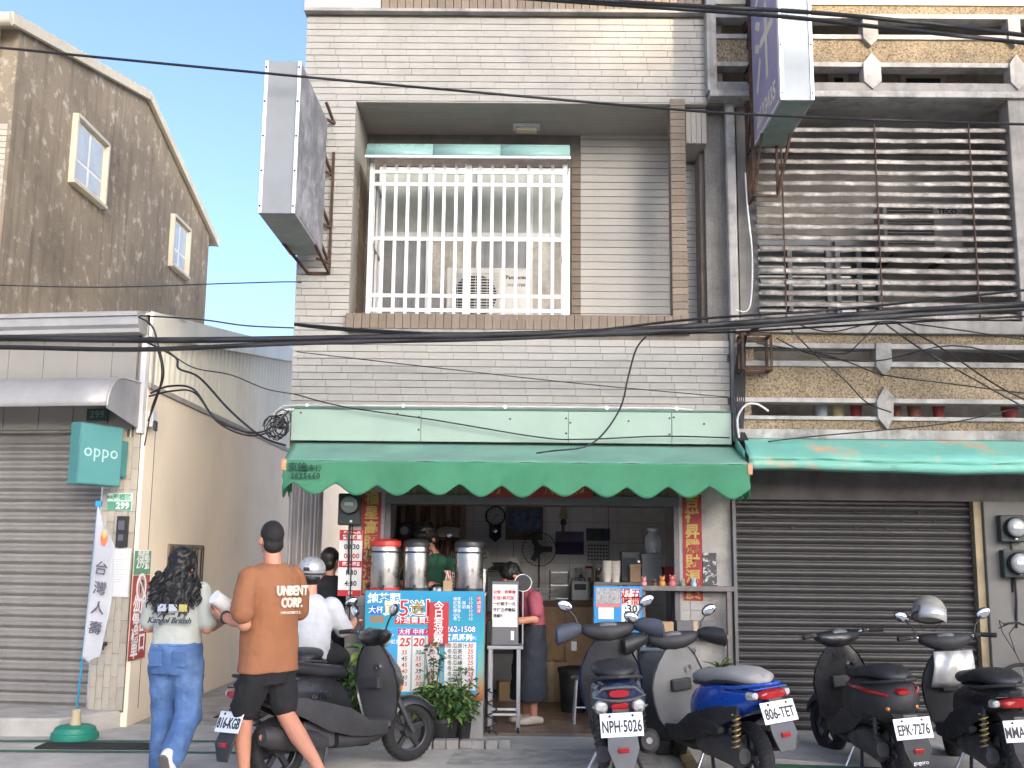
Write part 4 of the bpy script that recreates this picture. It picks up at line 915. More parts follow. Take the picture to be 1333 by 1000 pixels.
# menu board
mz0 = U(550,911,CY0).z
def grad_mat(name, stops, z0, z1):
    m = mat(name, (.5,.5,.5), .45, var=0, rvar=0); N = m.node_tree.nodes; L = m.node_tree.links
    tc = N.new('ShaderNodeTexCoord'); sp = N.new('ShaderNodeSeparateXYZ'); L.new(tc.outputs['Object'], sp.inputs[0])
    mr = N.new('ShaderNodeMapRange'); L.new(sp.outputs[2], mr.inputs[0]); mr.inputs[1].default_value = z0; mr.inputs[2].default_value = z1
    cr = N.new('ShaderNodeValToRGB'); L.new(mr.outputs[0], cr.inputs[0]); els = cr.color_ramp.elements
    while len(els) < len(stops): els.new(.5)
    for e, (p, c) in zip(els, stops): e.position = p; e.color = (*hx(c), 1)
    L.new(cr.outputs[0], N['Principled BSDF'].inputs['Base Color']); return m
mh = cz+.012-mz0
m_menu = grad_mat('menu_print', [(0,'#8c4726'),(.10,'#b07840'),(.28,'#7aa698'),(.55,'#359ba4'),(.85,'#1b83aa'),(1,'#248cb2')], 0, mh)
mb = thing('menu_board', 'large turquoise drinks menu board on the front of the counter', 'menu board', ((cxa+cxb)/2, CY0-.002, mz0))
MB().box(-cw_/2, cw_/2, -.012, 0, 0, mh).build('board', m_menu, mb, bevel=.002)
def bp(px, py): p = U(px, py, CY0-.014); return p.x-mb.location.x, p.z-mz0
def bt_(s_, px, py, hpx, mt_, dy=.0, **k):
    x, z = bp(px, py); kw = dict(bold=.0004); kw.update(k); return text(s_, hpx/147*1.1, mt_, mb, face_front(x, -.0135-dy, z), ext=.0004, **kw)
def br(px0, py0, px1, py1, mt_, dy=0, name='print_block', bev=.01):
    x0, z1 = bp(px0, py0); x1, z0 = bp(px1, py1); return MB().box(x0, x1, -.0128-dy, -.0121-dy*.9, z0, z1).build(name, mt_, mb)
m_blue = mat('print_blue', (.02,.10,.42), .5, var=0); m_sky = mat('print_sky', (.04,.30,.55), .5, var=0); m_mag = mat('print_magenta', (.42,.02,.14), .5, var=0); m_prnw = mat('print_white', (.62,.64,.60), .5, var=0)
m_cream2 = mat('print_cream', (.75,.62,.36), .5, var=0); m_brn = mat('print_brown', (.25,.16,.1), .5, var=0)
bt_('純茶類', 500, 780, 13, m_white_ink, bold=.002); br(482,789,497,800,m_blue); bt_('大杯', 489.5, 794.5, 9, m_white_ink, .001); br(482,802,500,811,m_brn)
for s_, px, sz, mt_ in (('買',509,17,m_cream2),('5',526,26,m_red_ink),('送',543,18,m_gold_ink),('1',557,28,m_red_ink)):
    bt_(s_, px, 793, sz, m_white_ink, bold=.0075); bt_(s_, px, 793, sz, mt_, .0016, bold=.0015)
br(514,803.5,575,813,m_red_ink); bt_('外送需買5送1', 545, 808, 8.5, m_white_ink, .001, spacing=1.1)
br(500,816,573,905,m_sky); br(518,818.5,570,827,m_mag,.001); br(518,827.5,571,901,m_prnw,.001)
bt_('大杯', 527, 823, 7, m_white_ink, .002); bt_('中杯', 545, 823, 7, m_white_ink, .002); bt_('小杯', 562, 823, 7, m_white_ink, .002)
for px in (535.5,553): br(px-.3,828,px+.3,900,mat('grid_ink', (.3,.35,.4), .6),.002)
for py in (845,853.5,861.5,870,878,886): br(518,py-.25,571,py+.25,mat('grid_ink', (.3,.35,.4), .6),.002)
bt_('古早紅茶', 509, 836, 5.5, m_white_ink, .001); bt_('25', 526.5, 836.5, 13, m_red_ink, .003, shear=.2, bold=.002); bt_('20', 544.5, 836.5, 13, m_red_ink, .003, shear=.2, bold=.002); bt_('15', 562, 836.5, 12, m_red_ink, .003, shear=.2, bold=.002)
for i, rw in enumerate((('35','30','20'),('45','35','25'),('45','40','35'),('40','35','35'),('40','35','30'),('35','30','25'))):
    for j, v_ in enumerate(rw): bt_(v_, (526,544,562)[j], 849.5+i*8.2, 7, m_black_ink if (i+j) % 3 == 1 else m_red_ink, .003, shear=.2)
br(577,824,621,904,m_sky); br(579,836,619,899,m_prnw,.001); bt_('冬瓜系列', 597, 830.5, 8, m_white_ink, .001, bold=.002); bt_('(大杯)', 613.5, 831, 4.5, m_white_ink, .001)
for i, (n_, v_) in enumerate((('冬瓜原汁','30'),('冬瓜茶','25'),('冬瓜紅','25'),('冬瓜綠','25'),('冬瓜鮮','25'),('冬瓜奶','35'),('冬瓜蜜','45'),('檸檬汁','40'))):
    bt_(n_, 582, 841+i*7.4, 6, m_black_ink, .003, ax='LEFT'); bt_(v_, 612, 841+i*7.4, 7, m_red_ink, .003, shear=.2)
bt_('262-1508', 600, 819.5, 9, m_blue, bold=.006); bt_('262-1508', 600, 819.5, 9, m_white_ink, .0016, bold=.001)
for i, n_ in enumerate(('綠茶','紅茶‧黑','紅茶‧奶茶','椰果','QQ','布丁')): bt_(n_, 590, 780+i*5.2, 4.6, m_white_ink, ax='LEFT', bold=0); bt_(('15','10','25','10','10','10')[i], 612.5, 780+i*5.2, 5, m_cream2, bold=0)
br(621,776,626,799,m_red_ink)
for i, ch in enumerate('可調甜度'): bt_(ch, 623.5, 779.5+i*5.4, 4.5, m_white_ink, .001, bold=0)
# red tag over the menu
x0, x1, z0, z1 = rect(558,784,584,838,CY0-.03)
rtg = thing('red_tag', 'red hanging tag with white characters over the menu board', 'tag', ((x0+x1)/2, CY0-.03, z0)); w = x1-x0; h = z1-z0
MB().box(-w/2,w/2,-.003,.0,0,h).build('tag_board', mat('tag_red', (.42,.03,.035), .55, var=.08), rtg, bevel=.001)
for i, ch in enumerate('今日有波霸'): text(ch, w*.52, m_white_ink, rtg, face_front(0,-.004,h*(.89-i*.195)), bold=.0008)
fr_ = MB()
for k in range(15): fr_.bar((-w/2+.005+k*(w-.01)/14,-.0015,0),(-w/2+.005+k*(w-.01)/14+random.uniform(-.006,.006),-.003,-.035),.004,.002)
tag(fr_.build('fringe', m_redp, rtg), kind='stuff')
# --- tea urns on the counter
m_lid_r = mat('red_lid', (.42,.03,.025), .35, var=.08)
def urn(px, lb, lid, r=.128):
    p = U(px, 772, -.13); t = thing('tea_urn', lb, 'tea urn', (p.x, -.13, cz), 0, 'steel tea urns')
    MB().lathe([(r*.95,0),(r,.02),(r,.40),(r*.97,.415),(r*.97,.40)], 32).build('body', m_steel, t, smooth=40)
    MB().lathe([(r*1.04,0),(r*1.04,.035),(r,.035),(r,0)], 32, cap=False).build('base_ring', m_black_pl if lid is not m_lid_r else m_lid_r, t)
    MB().lathe([(r*1.06,.395),(r*1.08,.42),(r*1.02,.445),(r*.7,.462),(.03,.468),(.001,.468)], 32).build('lid', lid, t, smooth=50)
    MB().tube([(math.cos(a_)*r*1.03,math.sin(a_)*r*1.03,.35) for a_ in [i*math.pi/16 for i in range(32)]], .009, 6, closed=True).build('band', m_black_pl, t, smooth=60)
    MB().tube([(0,-r,.05),(0,-r-.05,.05),(0,-r-.06,.02)], .012, 8).build('tap', m_black_pl, t, smooth=60)
    for s_ in (-1,1): MB().tube([(s_*r,0,.3),(s_*(r+.03),0,.31),(s_*(r+.03),0,.36),(s_*r,0,.37)], .008, 6).build('handle', m_black_pl, t, smooth=60)
urn(501, 'steel tea urn with a red lid, left of three', m_lid_r, .132); urn(541, 'middle of the three steel tea urns on the counter', m_black_pl, .115); urn(610, 'right steel tea urn with black lid beside the bending worker', m_black_pl, .13)
p = U(572, 772, -.06); t = thing('steel_bowl', 'small upturned steel bowl on the counter before the worker', 'bowl', (p.x,-.08,cz)); MB().lathe([(.085,0),(.08,.03),(.05,.06),(.001,.068)],20).build('bowl', m_steel, t, smooth=60); MB().lathe([(.09,0),(.09,.008),(.078,.008),(.078,0)],20,cap=False).build('rim', m_steel, t)
for i, px in enumerate((517,553,590,625)):
    p = U(px, 760, .04); t = thing('slotted_post', 'short slotted steel post on the counter, '+['left of the middle urn','right of the middle urn','left of the right urn','right of the right urn'][i], 'post', (p.x, .04, cz), 0, 'slotted posts')
    MB().box(-.014,.014,-.002,.002,0,.17).build('flange', m_steel, t); MB().box(-.014,-.011,.002,.026,0,.17).build('flange', m_steel, t)
    sl_ = MB(); [sl_.box(-.006,.006,-.003,-.0021,.015+k*.03,.03+k*.03) for k in range(5)]; tag(sl_.build('slots', m_black_ink, t), kind='stuff')
# --- shelf with pans behind the worker
a, b = U(506,700,2.6).x, U(600,700,2.6).x; zs_ = U(550,700,2.6).z
wsf = thing('wall_shelf', 'dark wall shelf holding steel pans behind the worker', 'shelf', ((a+b)/2, 2.6, zs_)); MB().box(-(b-a)/2,(b-a)/2,0,.38,-.025,0).build('board', m_wood, wsf)
for x_ in (-(b-a)/2+.05,(b-a)/2-.08): MB().prism([(.38,-.2),(.38,-.026),(.05,-.026)], x_, x_+.025, 'yz').build('bracket', m_rust, wsf)
p = U(582,699,2.75); t = thing('steel_pan', 'large shiny domed steel pan on the dark shelf', 'pan', (p.x,2.78,zs_)); MB().lathe([(.16,0),(.17,.05),(.15,.11),(.09,.15),(.02,.165),(.001,.166)],24).build('dome', m_chrome, t, smooth=60); MB().tube([(-.03,0,.165),(-.02,0,.195),(.02,0,.195),(.03,0,.165)],.007,6).build('handle', m_black_pl, t)
p = U(527,699,2.75); t = thing('rice_cooker', 'small grey cooker with round lid on the shelf left end', 'cooker', (p.x,2.78,zs_)); MB().lathe([(.10,0),(.105,.12),(.08,.165),(.001,.175)],20).build('body', m_grey_pl, t, smooth=50); MB().lathe([(.05,-.105),(.05,-.112),(.001,-.112)],16,(0,0,.08),'y').build('dial', m_alu, t)
# --- back wall: clock, painting, lamp, poster, calendar, fan
Yb = RY1-.012
p = U(645,683,Yb); t = thing('pendulum_clock', 'dark wooden pendulum wall clock on the pale tiled wall', 'clock', (p.x, Yb, U(645,706,Yb).z)); r = .105
MB().prism([(-.075,.06),(.0,0),(.075,.06),(.075,.28),(-.075,.28)],-.07,0,'xz').build('case', m_black_pl, t, bevel=.008); zc = U(645,672,Yb).z-t.location.z
MB().lathe([(r*1.15,0),(r*1.2,-.04),(r*1.15,-.085),(r,-.09),(r,-.08)],28,(0,0,zc),'y').build('bezel', m_black_pl, t, smooth=40); MB().lathe([(r,-.082),(.001,-.083)],28,(0,0,zc),'y').build('dial', m_paper, t)
MB().bar((0,-.086,zc),(.05,-.086,zc+.02),.004,.008).build('hand', m_black_ink, t); MB().bar((0,-.087,zc),(-.03,-.087,zc-.06),.004,.006).build('hand', m_black_ink, t)
for k in range(12): MB().obox((math.cos(k*.5236)*r*.82,-.0845,zc+math.sin(k*.5236)*r*.82),(.008,.002,.02),(0,-k*.5236+1.571,0)).build('hour_mark', m_black_ink, t)
MB().lathe([(.024,-.071),(.024,-.076),(.001,-.078)],16,(0,0,.14),'y').build('pendulum_bob', m_chrome, t)
x0,x1,z0,z1 = rect(658,660,707,703,Yb); t = thing('framed_painting', 'framed blue seascape painting beside the wall clock', 'painting', ((x0+x1)/2,Yb,z0)); w=x1-x0; h=z1-z0
m_gframe = mat('old_gold_frame', (.22,.17,.1), .5, .2, var=.2); m_sea = mat('sea_print', (.05,.08,.17), .3, var=.4, vs=12, c2=(.2,.24,.33), c2s=16, c2t=.58)
MB().box(-w/2+.03,w/2-.03,-.012,0,.03,h-.03).build('canvas', m_sea, t)
for bx in ((-w/2,w/2,0,.03),(-w/2,w/2,h-.03,h),(-w/2,-w/2+.03,.03,h-.03),(w/2-.03,w/2,.03,h-.03)): MB().box(bx[0],bx[1],-.025,0,bx[2],bx[3]).build('frame', m_gframe, t, bevel=.004)
MB().box(-w/2+.03,w/2-.03,-.0135,-.012,.03,.1).build('painted_shore', mat('shore_print', (.16,.13,.06), .5, var=.3, vs=20), t)
p = U(733,690,Yb); t = thing('wall_lamp', 'wall lamp with cream cone shade and wooden bracket', 'lamp', (p.x,Yb,U(733,700,Yb).z)); zz = U(733,660,Yb).z-t.location.z
MB().lathe([(.055,zz-.15),(.028,zz),(.026,zz),(.052,zz-.148)],20,(0,-.09,0),'z',cap=False).build('shade', mat('cream_shade', (.60,.50,.34), .7), t, smooth=50); MB().lathe([(.03,zz-.23),(.038,zz-.2),(.03,zz-.16),(.012,zz-.15)],16,(0,-.09,0)).build('holder', m_grey_pl, t, smooth=50); MB().box(-.018,.018,-.02,0,0,.16).build('bracket', m_wood2, t, bevel=.005); MB().tube([(0,-.015,.1),(0,-.06,.09),(0,-.09,zz-.22)],.008,6).build('arm', m_wood2, t)
x0,x1,z0,z1 = rect(723,692,760,722,Yb); t = thing('landscape_poster', 'purple lavender field poster under the wall lamp', 'poster', ((x0+x1)/2,Yb,z0)); w=x1-x0; h=z1-z0
MB().box(-w/2,w/2,-.006,0,0,h*.55).build('field_print', mat('lavender_print', (.08,.035,.12), .5, var=.4, vs=14), t); MB().box(-w/2,w/2,-.006,0,h*.551,h).build('sky_print', mat('dusk_print', (.2,.17,.27), .5, var=.3, vs=5), t)
x0,x1,z0,z1 = rect(763,688,794,733,Yb); t = thing('wall_calendar', 'hanging wall calendar with a green landscape picture on top', 'calendar', ((x0+x1)/2,Yb,z0)); w=x1-x0; h=z1-z0
MB().box(-w/2,w/2,-.006,0,0,h*.64).build('date_sheet', m_paper, t); MB().box(-w/2,w/2,-.008,0,h*.641,h).build('picture', mat('green_print', (.09,.11,.05), .5, var=.5, vs=12, c2=(.06,.08,.2), c2s=4), t)
for r_ in range(5):
    for c_ in range(7): MB().box(-w*.42+c_*w*.125,-w*.42+c_*w*.125+.02,-.0075,-.0062,h*(.08+r_*.1),h*(.08+r_*.1)+.02).build('date_mark', m_black_ink, t)
# pedestal fan
p = U(702,715,3.0); t = thing('pedestal_fan', 'round black pedestal fan by the back wall', 'fan', (p.x,3.12,.026)); zf = p.z-.026; r=.2
MB().lathe([(.2,0),(.2,.025),(.03,.05),(.001,.05)],24).build('base', m_black_pl, t, smooth=40); MB().tube([(0,0,.04),(0,0,zf)],.014,8).build('pole', m_grey_pl, t); MB().lathe([(.05,-.02),(.06,.05),(.04,.14),(.001,.15)],16,(0,0,zf),'y').build('motor', m_black_pl, t, smooth=50)
gd = MB()
for k in range(28):
    a_ = k*6.2832/28; gd.tube([(math.cos(a_)*.04,-.10,zf+math.sin(a_)*.04),(math.cos(a_)*r*.8,-.10,zf+math.sin(a_)*r*.8),(math.cos(a_)*r,-.05,zf+math.sin(a_)*r)],.0018,4)
tag(gd.build('guard', m_black_pl, t), kind='stuff'); MB().tube([(math.cos(a_)*r,-.05,zf+math.sin(a_)*r) for a_ in [i*math.pi/20 for i in range(40)]],.005,6,closed=True).build('guard_ring', m_black_pl, t)
for k in range(3): MB().obox((math.cos(k*2.094)*.09,-.05,zf+math.sin(k*2.094)*.09),(.13,.006,.07),(.35,-k*2.094,0)).build('blade', m_grey_pl, t)
# --- wooden cupboard, rack, basket, appliance
cu_ = thing('wood_cupboard', 'low brown wooden cupboard behind the woman in pink', 'cupboard', (.72,2.55,.026)); MB().box(-.62,.62,0,.5,.0,1.02).build('carcass', m_wood, cu_, bevel=.006); MB().box(-.65,.65,-.03,.52,1.02,1.05).build('top', m_wood, cu_)
for k in range(3): d0 = MB().box(-.60+k*.405,-.605+(k+1)*.405,-.018,-.001,.06,.98).build('door', m_wood2, cu_, bevel=.006); MB().box(-.53+k*.405,-.515+(k+1)*.405-.36,-.03,-.019,.5,.6).build('handle', m_alu, d0)
rk = thing('wire_rack', 'two tier grey kitchen rack on the cupboard', 'rack', (U(728,760,2.8).x,2.8,1.076))
for x in (-.11,.11):
    for y in (-.08,.08): MB().box(x-.008,x+.008,y-.008,y+.008,0,.34).build('post', m_grey_pl, rk)
for z in (.02,.17,.32): MB().box(-.102,.102,-.08,.08,z-.006,z+.006).build('shelf', m_alu, rk)
bk_ = thing('plastic_basket', 'pale plastic basket on the cupboard left of the rack', 'basket', (U(708,775,2.7).x,2.72,1.076)); g_ = MB()
for k in range(26):
    a_ = k*6.2832/26; g_.bar((math.cos(a_)*.13,math.sin(a_)*.09,0),(math.cos(a_)*.165,math.sin(a_)*.115,.13),.008,.004)
tag(g_.build('slats', m_white, bk_), kind='stuff')
for z, k_ in ((0,.8),(.065,.9),(.13,1.0)): MB().tube([(math.cos(a_)*.168*k_,math.sin(a_)*.117*k_,z) for a_ in [i*math.pi/12 for i in range(24)]],.006,6,closed=True).build('hoop', m_white, bk_)
wm = thing('white_appliance', 'small white kitchen appliance right of the rack', 'appliance', (U(755,770,2.75).x,2.8,1.076)); MB().box(-.1,.1,-.1,.1,0,.22).build('case', m_white, wm, bevel=.015); MB().box(-.07,.07,-.103,-.1,.12,.19).build('panel', m_black_pl, wm); MB().tube([(-.06,0,.22),(-.05,0,.26),(.05,0,.26),(.06,0,.22)],.008,6).build('handle', m_grey_pl, wm)
# side cabinet with dark boxes left of the woman
sd_ = thing('dark_cabinet', 'black cabinet with folded bags on top, left of the woman in pink', 'cabinet', (U(652,760,2.2).x,2.2,.026)); MB().box(-.16,.16,0,.4,0,1.38).build('carcass', m_black_pl, sd_, bevel=.006)
for k in range(3): MB().box(-.15,.15,-.012,-.001,.1+k*.42,.48+k*.42).build('drawer', m_grey_pl, sd_, bevel=.005)
for k in range(4): MB().obox((random.uniform(-.02,.02),.2,1.40+k*.022),(.26-.02*k,.3,.02),(0,0,random.uniform(-.2,.2))).build('folded_bag', m_rubber, sd_, bevel=.008)
# dustbin and steel stool
db = thing('dustbin', 'black plastic dustbin standing on the shop floor', 'dustbin', (U(747,905,1.3).x,1.3,.026)); MB().lathe([(.13,0),(.155,.38),(.165,.38),(.165,.40),(.15,.40)],20).build('bin', m_black_pl, db, smooth=40); MB().lathe([(.17,.40),(.165,.43),(.06,.45),(.001,.45)],20).build('lid', m_rubber, db, smooth=40)
st = thing('steel_stool', 'small tubular steel stool next to the black dustbin', 'stool', (U(764,925,.55).x,.55,.026))
for x in (-.1,.1):
    for y in (-.1,.1): MB().tube([(x*1.25,y*1.25,0),(x,y,.4)],.012,8).build('leg', m_alu, st)
MB().lathe([(.15,.40),(.15,.42),(.001,.425)],20).build('seat', m_alu, st, smooth=40); MB().tube([(-.11,-.11,.15),(.11,-.11,.15)],.008,6).build('rung', m_alu, st)
for i,(px,py,Y,s_,lb) in enumerate(((716,880,2.3,(.36,.3,.42),'brown carton on the floor before the cupboard'),(705,840,2.35,(.3,.3,.2),'flat brown carton stacked against the cupboard'))):
    z0_ = .026 if i == 0 else .026; p = U(px, py, Y); t = thing('cardboard_box', lb, 'box', (p.x-(.34 if i else 0), Y-.16, z0_), .05+.1*i, 'cartons in the shop'); w,d,h = s_
    MB().box(-w/2,w/2,-d/2,d/2,0,h).build('carton', m_card, t, bevel=.004); MB().box(-.025,.025,-d/2-.002,d/2+.002,h*.0+.001,h+.002).build('tape', mat('tape', (.42,.32,.2), .3), t)

# --- sealing machine on a steel table at the entrance
ty = -.12; x0, x1 = U(634,845,ty).x, U(681,845,ty).x; tz = U(657,841,ty).z
stb = thing('steel_table', 'narrow steel table on castors at the shop entrance', 'table', ((x0+x1)/2, ty, 0)); w = x1-x0
m_tst = mat('table_steel', (.34,.34,.35), .45, .6, var=.1)
MB().box(-w/2,w/2,-.0,.34,tz-.03,tz).build('table_top', m_tst, stb, bevel=.004)
for x in (-w/2+.03,w/2-.04):
    for y in (.03,.31):
        lg = MB().box(x-.018,x+.018,y-.018,y+.018,.075,tz-.031).build('leg', m_tst, stb, bevel=.003); MB().lathe([(.035,-.012),(.035,.012)],16,(x,y,.0365),'x').build('castor', m_rubber, lg, bevel=.004); MB().box(x-.02,x+.02,y-.012,y+.012,.045,.074).build('castor_fork', m_tst, lg)
for z in (.17,.215): MB().box(-w/2+.05,w/2-.06,.02,.04,z,z+.02).build('rung', m_alu, stb)
p = U(657,838,ty+.05); sm_ = thing('cup_sealer', 'grey cup sealing machine with a handwritten notice on its front', 'machine', (p.x, ty+.03, tz)); w = .245; h = U(657,757,ty).z-tz
MB().box(-w/2,w/2,0,.26,0,h).build('case', mat('sealer_grey', (.13,.13,.135), .5, .2, var=.1), sm_, bevel=.012)
MB().box(-w/2+.01,w/2-.01,-.003,0,h*.29,h*.40).build('steel_strip', m_alu, sm_); MB().box(w*.22,w*.34,-.004,0,.05,.13).build('label', m_paper, sm_)
nt_ = MB().box(-w/2+.008,w/2-.012,-.006,-.003,h*.40,h*.95).build('notice_paper', m_paper, sm_)
for i, (s_, mt_) in enumerate((('公告：四季春',m_red_ink),('補給1杯只加',m_red_ink),('一個袋子一元',m_black_ink),('不便之處敬請',m_black_ink),('見諒!!',m_black_ink))):
    text(s_, .034, mt_, nt_, face_front(-w*.44,-.0075,h*(.83-i*.093)), ax='LEFT', bold=.001)
p = U(681,759,.12); t = thing('round_tray', 'round black tray with white rim behind the cup sealer', 'tray', (p.x,.12+.05,tz)); zc = p.z-tz
MB().lathe([(.075,-.004),(.075,.004),(.001,.004)],24,(0,0,zc),'y').build('disc', m_black_pl, t); MB().lathe([(.075,-.006),(.081,-.006),(.081,.006),(.075,.006)],24,(0,0,zc),'y',cap=False).build('rim', m_alu, t); MB().bar((0,.005,0),(0,.005,zc-.06),.012,.008).build('stand', m_tst, t)
cbp = U(640,940,-.25); t = tag(MB().tube([(cbp.x+math.cos(k*.7)*.05*(1-k*.008)+.0,-.19+math.sin(k*.7)*.05,.02+k*.012) for k in range(34)],.006,6).build('coiled_cable', m_cable, smooth=60), 'black cable coiled round the left leg of the steel table', 'cable')

# --- display shelf on the right
ys = -.02; x0, x1 = U(834,765,ys).x, U(955,765,ys).x; zs1 = U(895,763,ys).z
dsf = thing('display_shelf', 'grey wooden display shelf at the right of the shop entrance', 'shelf', ((x0+x1)/2, ys, 0)); w = x1-x0
m_dsh = mat('grey_wood', (.15,.135,.125), .7, var=.25, vs=8)
MB().box(-w/2,w/2,-.02,.10,zs1-.045,zs1).build('top', m_dsh, dsf, bevel=.003)
zl = U(895,826,ys).z; MB().box(-w/2+.0,w/2-.05,-.02,.10,zl-.04,zl).build('lower_shelf', m_dsh, dsf, bevel=.003)
for x in (-w/2+.02,w/2-.045): MB().box(x-.02,x+.02,-.012,.045,.001 if x < 0 else .036,zs1-.046).build('leg', m_dsh, dsf, bevel=.003)
figc = [('pink and white',(.5,.2,.22)),('dark brown',(.08,.05,.03)),('orange',(.5,.2,.05)),('rosy',(.45,.12,.12)),('grey green',(.2,.25,.2)),('pale blue',(.3,.42,.5))]
for i,(px,(n_,c_)) in enumerate(zip((838,852,862,875,889,903),figc)):
    p = U(px,762,ys+.03); t = thing('figurine', 'tiny '+n_+' animal figurine on the display shelf', 'figurine', (p.x, ys+.03, zs1), 0, 'figurines on the shelf'); mt_ = mat('fig_'+str(i), c_, .35); s_ = (.9,.7,1.0,1.1,.7,.85)[i]
    MB().lathe([(.03*s_,0),(.034*s_,.02*s_),(.022*s_,.045*s_),(.001,.05*s_)],12).build('body', mt_, t, smooth=60); MB().ell((0,0,.062*s_),(.026*s_,.022*s_,.022*s_),10,7).build('head', mt_, t, smooth=60)
    for e_ in (-1,1): MB().ell((e_*.018*s_,0,.083*s_),(.008*s_,.006*s_,.010*s_),8,5).build('ear', mt_, t, smooth=60)
# decorative panel on the right pillar
x0_,x1_,z0_,z1_ = rect(915,719,933,762,YG-.02); t = thing('floral_panel', 'black and white floral panel beside the right couplet', 'panel', ((x0_+x1_)/2, YG-.012, zs1+.001)); wq=x1_-x0_
MB().box(-wq/2,wq/2,-.01,.0,0,z1_-z0_).build('board', mat('floral_print', (.04,.04,.045), .5, var=.2, c2=(.45,.45,.42), c2s=26, c2t=.56, c2w=.02), t, bevel=.002); MB().box(-wq/2-.006,wq/2+.006,-.012,-.0101,0,.012).build('frame_rail', m_black_pl, t)
for (px,py,hh,ww,lb,mt_) in ((855,800,.11,.30,'flat brown carton on the lower display shelf',m_card),(905,800,.12,.34,'grey carton on the lower shelf by the pillar',m_grey_pl)):
    p = U(px,py,ys); t = thing('cardboard_box', lb, 'box', (p.x, ys+.04, zl), 0, 'cartons in the shop'); MB().box(-ww/2,ww/2,-.05,.05,0,hh).build('carton', mt_, t, bevel=.004); MB().box(-.02,.02,-.052,.052,hh*.001,hh+.002).build('tape', mat('tape', (.42,.32,.2), .3), t)
cr = thing('wooden_crate', 'slatted wooden crate under the lower display shelf', 'crate', (U(857,900,.0).x, .02, .027))
for z in (.0,.13,.26,.39): MB().box(-.17,.17,-.062,-.05,z+.01,z+.11).build('slat', m_wood2, cr, bevel=.003); MB().box(-.17,.17,.05,.062,z+.01,z+.11).build('slat', m_wood2, cr)
for x in (-.18,.165): MB().box(x,x+.015,-.062,.062,0,.52).build('end_board', m_wood2, cr)
# blue hours board on the shelf edge
yb_ = -.11; x0,x1,z0,z1 = rect(773,763,836,823,yb_); w=x1-x0; h=z1-z0
t = thing('hours_board', 'blue opening hours board with papers taped on its left half', 'sign', ((x0+x1)/2,yb_,z0)); m_bblue = mat('board_blue', (.02,.22,.50), .45, var=.05)
MB().box(-w/2,w/2,-.012,0,0,h).build('board', m_bblue, t, bevel=.003); MB().box(.03,w/2-.03,-.0135,-.012,h*.20,h*.94).build('white_panel', m_prnw, t)
for i,(s_,f_,sz,mt_) in enumerate((('週五',.82,.095,m_red_ink),('時間',.67,.085,m_red_ink),(':30',.50,.095,m_black_ink),('~',.41,.05,m_red_ink),(':30',.30,.095,m_black_ink))): text(s_, sz, mt_, t, face_front(.115,-.0145,h*f_), bold=.002)
MB().box(-w/2+.02,.02,-.015,-.012,h*.62,h*.96).build('clipping', mat('newsprint', (.36,.36,.35), .8, var=.3, vs=60, c2=(.12,.12,.12), c2s=40, c2t=.6), t); MB().box(-w/2+.02,.02,-.0145,-.012,h*.54,h*.615).build('pink_strip', mat('pink_paper', (.55,.16,.15), .7), t); MB().box(-w/2+.04,-.04,-.016,-.012,h*.28,h*.53).build('receipt', m_paper, t)
for k in range(4): MB().box(-w/2+.05,-.06,-.0168,-.0161,h*(.32+k*.045),h*(.32+k*.045)+.006).build('printed_line', mat('grey_ink', (.45,.45,.45), .7), t)
MB().box(.12,.18,-.0135,-.012,h*.06,h*.16).build('white_label', m_prnw, t); text('5', .05, m_black_ink, t, face_front(.15,-.0145,h*.11))
hb = MB().box(-w/2+.02,-w/2+.05,.001,.04,-z0+.027,h*.9).build('stand_post', m_dsh, t); MB().box(w/2-.08,w/2-.05,.001,.04,-z0+.027,h*.9).build('stand_post', m_dsh, t)
# --- inner work shelf: cups, dispenser, boxes
yw = .75; zw = U(830,758,yw).z; x0, x1 = U(772,760,yw).x, U(884,760,yw).x
iw = thing('work_shelf', 'inner work shelf with cups and boxes behind the blue board', 'shelf', ((x0+x1)/2,yw,.026)); w = x1-x0; hz_ = zw-.026
MB().box(-w/2,w/2,-.15,.25,hz_-.03,hz_).build('top', m_dsh, iw)
for x in (-w/2+.03,w/2-.03):
    for y in (-.12,.22): MB().box(x-.02,x+.02,y-.02,y+.02,0,hz_-.031).build('leg', m_dsh, iw)
for z_ in (.3,.75): MB().box(-w/2+.05,w/2-.05,-.14,.24,z_,z_+.025).build('lower_board', m_dsh, iw)
for i,px in enumerate((790,801)):
    p = U(px,758,yw); t = thing('cup_stack', ['left','right'][i]+' of two tall stacks of white paper cups', 'cups', (p.x,yw-.05,zw),0,'cup stacks'); m_cup = mat('cup_white',(.66,.62,.55),.6)
    for k in range(9): MB().lathe([(.036,k*.014),(.047,k*.014+.085),(.05,k*.014+.088),(.047,k*.014+.092),(.044,k*.014+.085)],16).build('cup', m_cup, t, smooth=40)
def wbox(px, py0, wd, hh, lb, mt_, cat='box', dy=.0):
    p = U(px, py0, yw); t = thing('storage_box', lb, cat, (p.x, yw+.05+dy, zw), 0, 'boxes on the work shelf'); MB().box(-wd/2,wd/2,-.08,.08,0,hh).build('box', mt_, t, bevel=.006); MB().box(-wd/2-.004,wd/2+.004,-.084,.084,hh*.84,hh*1.02).build('lid', mt_, t, bevel=.003)
wbox(827,757,.11,.17,'small brown box between cups and grey box', m_wood2); wbox(848,757,.19,.27,'grey storage box under the water jar', m_grey_pl); wbox(872,757,.12,.15,'red storage box right of the water jar', m_redp)
p = U(855,722,yw); t = thing('water_jar', 'clear round water jar with tap on the grey box', 'jar', (p.x-.03,yw+.05,zw+.28)); m_jar = mat('jar_glass',(.55,.58,.6),.08,var=0,trans=.6,rvar=0)
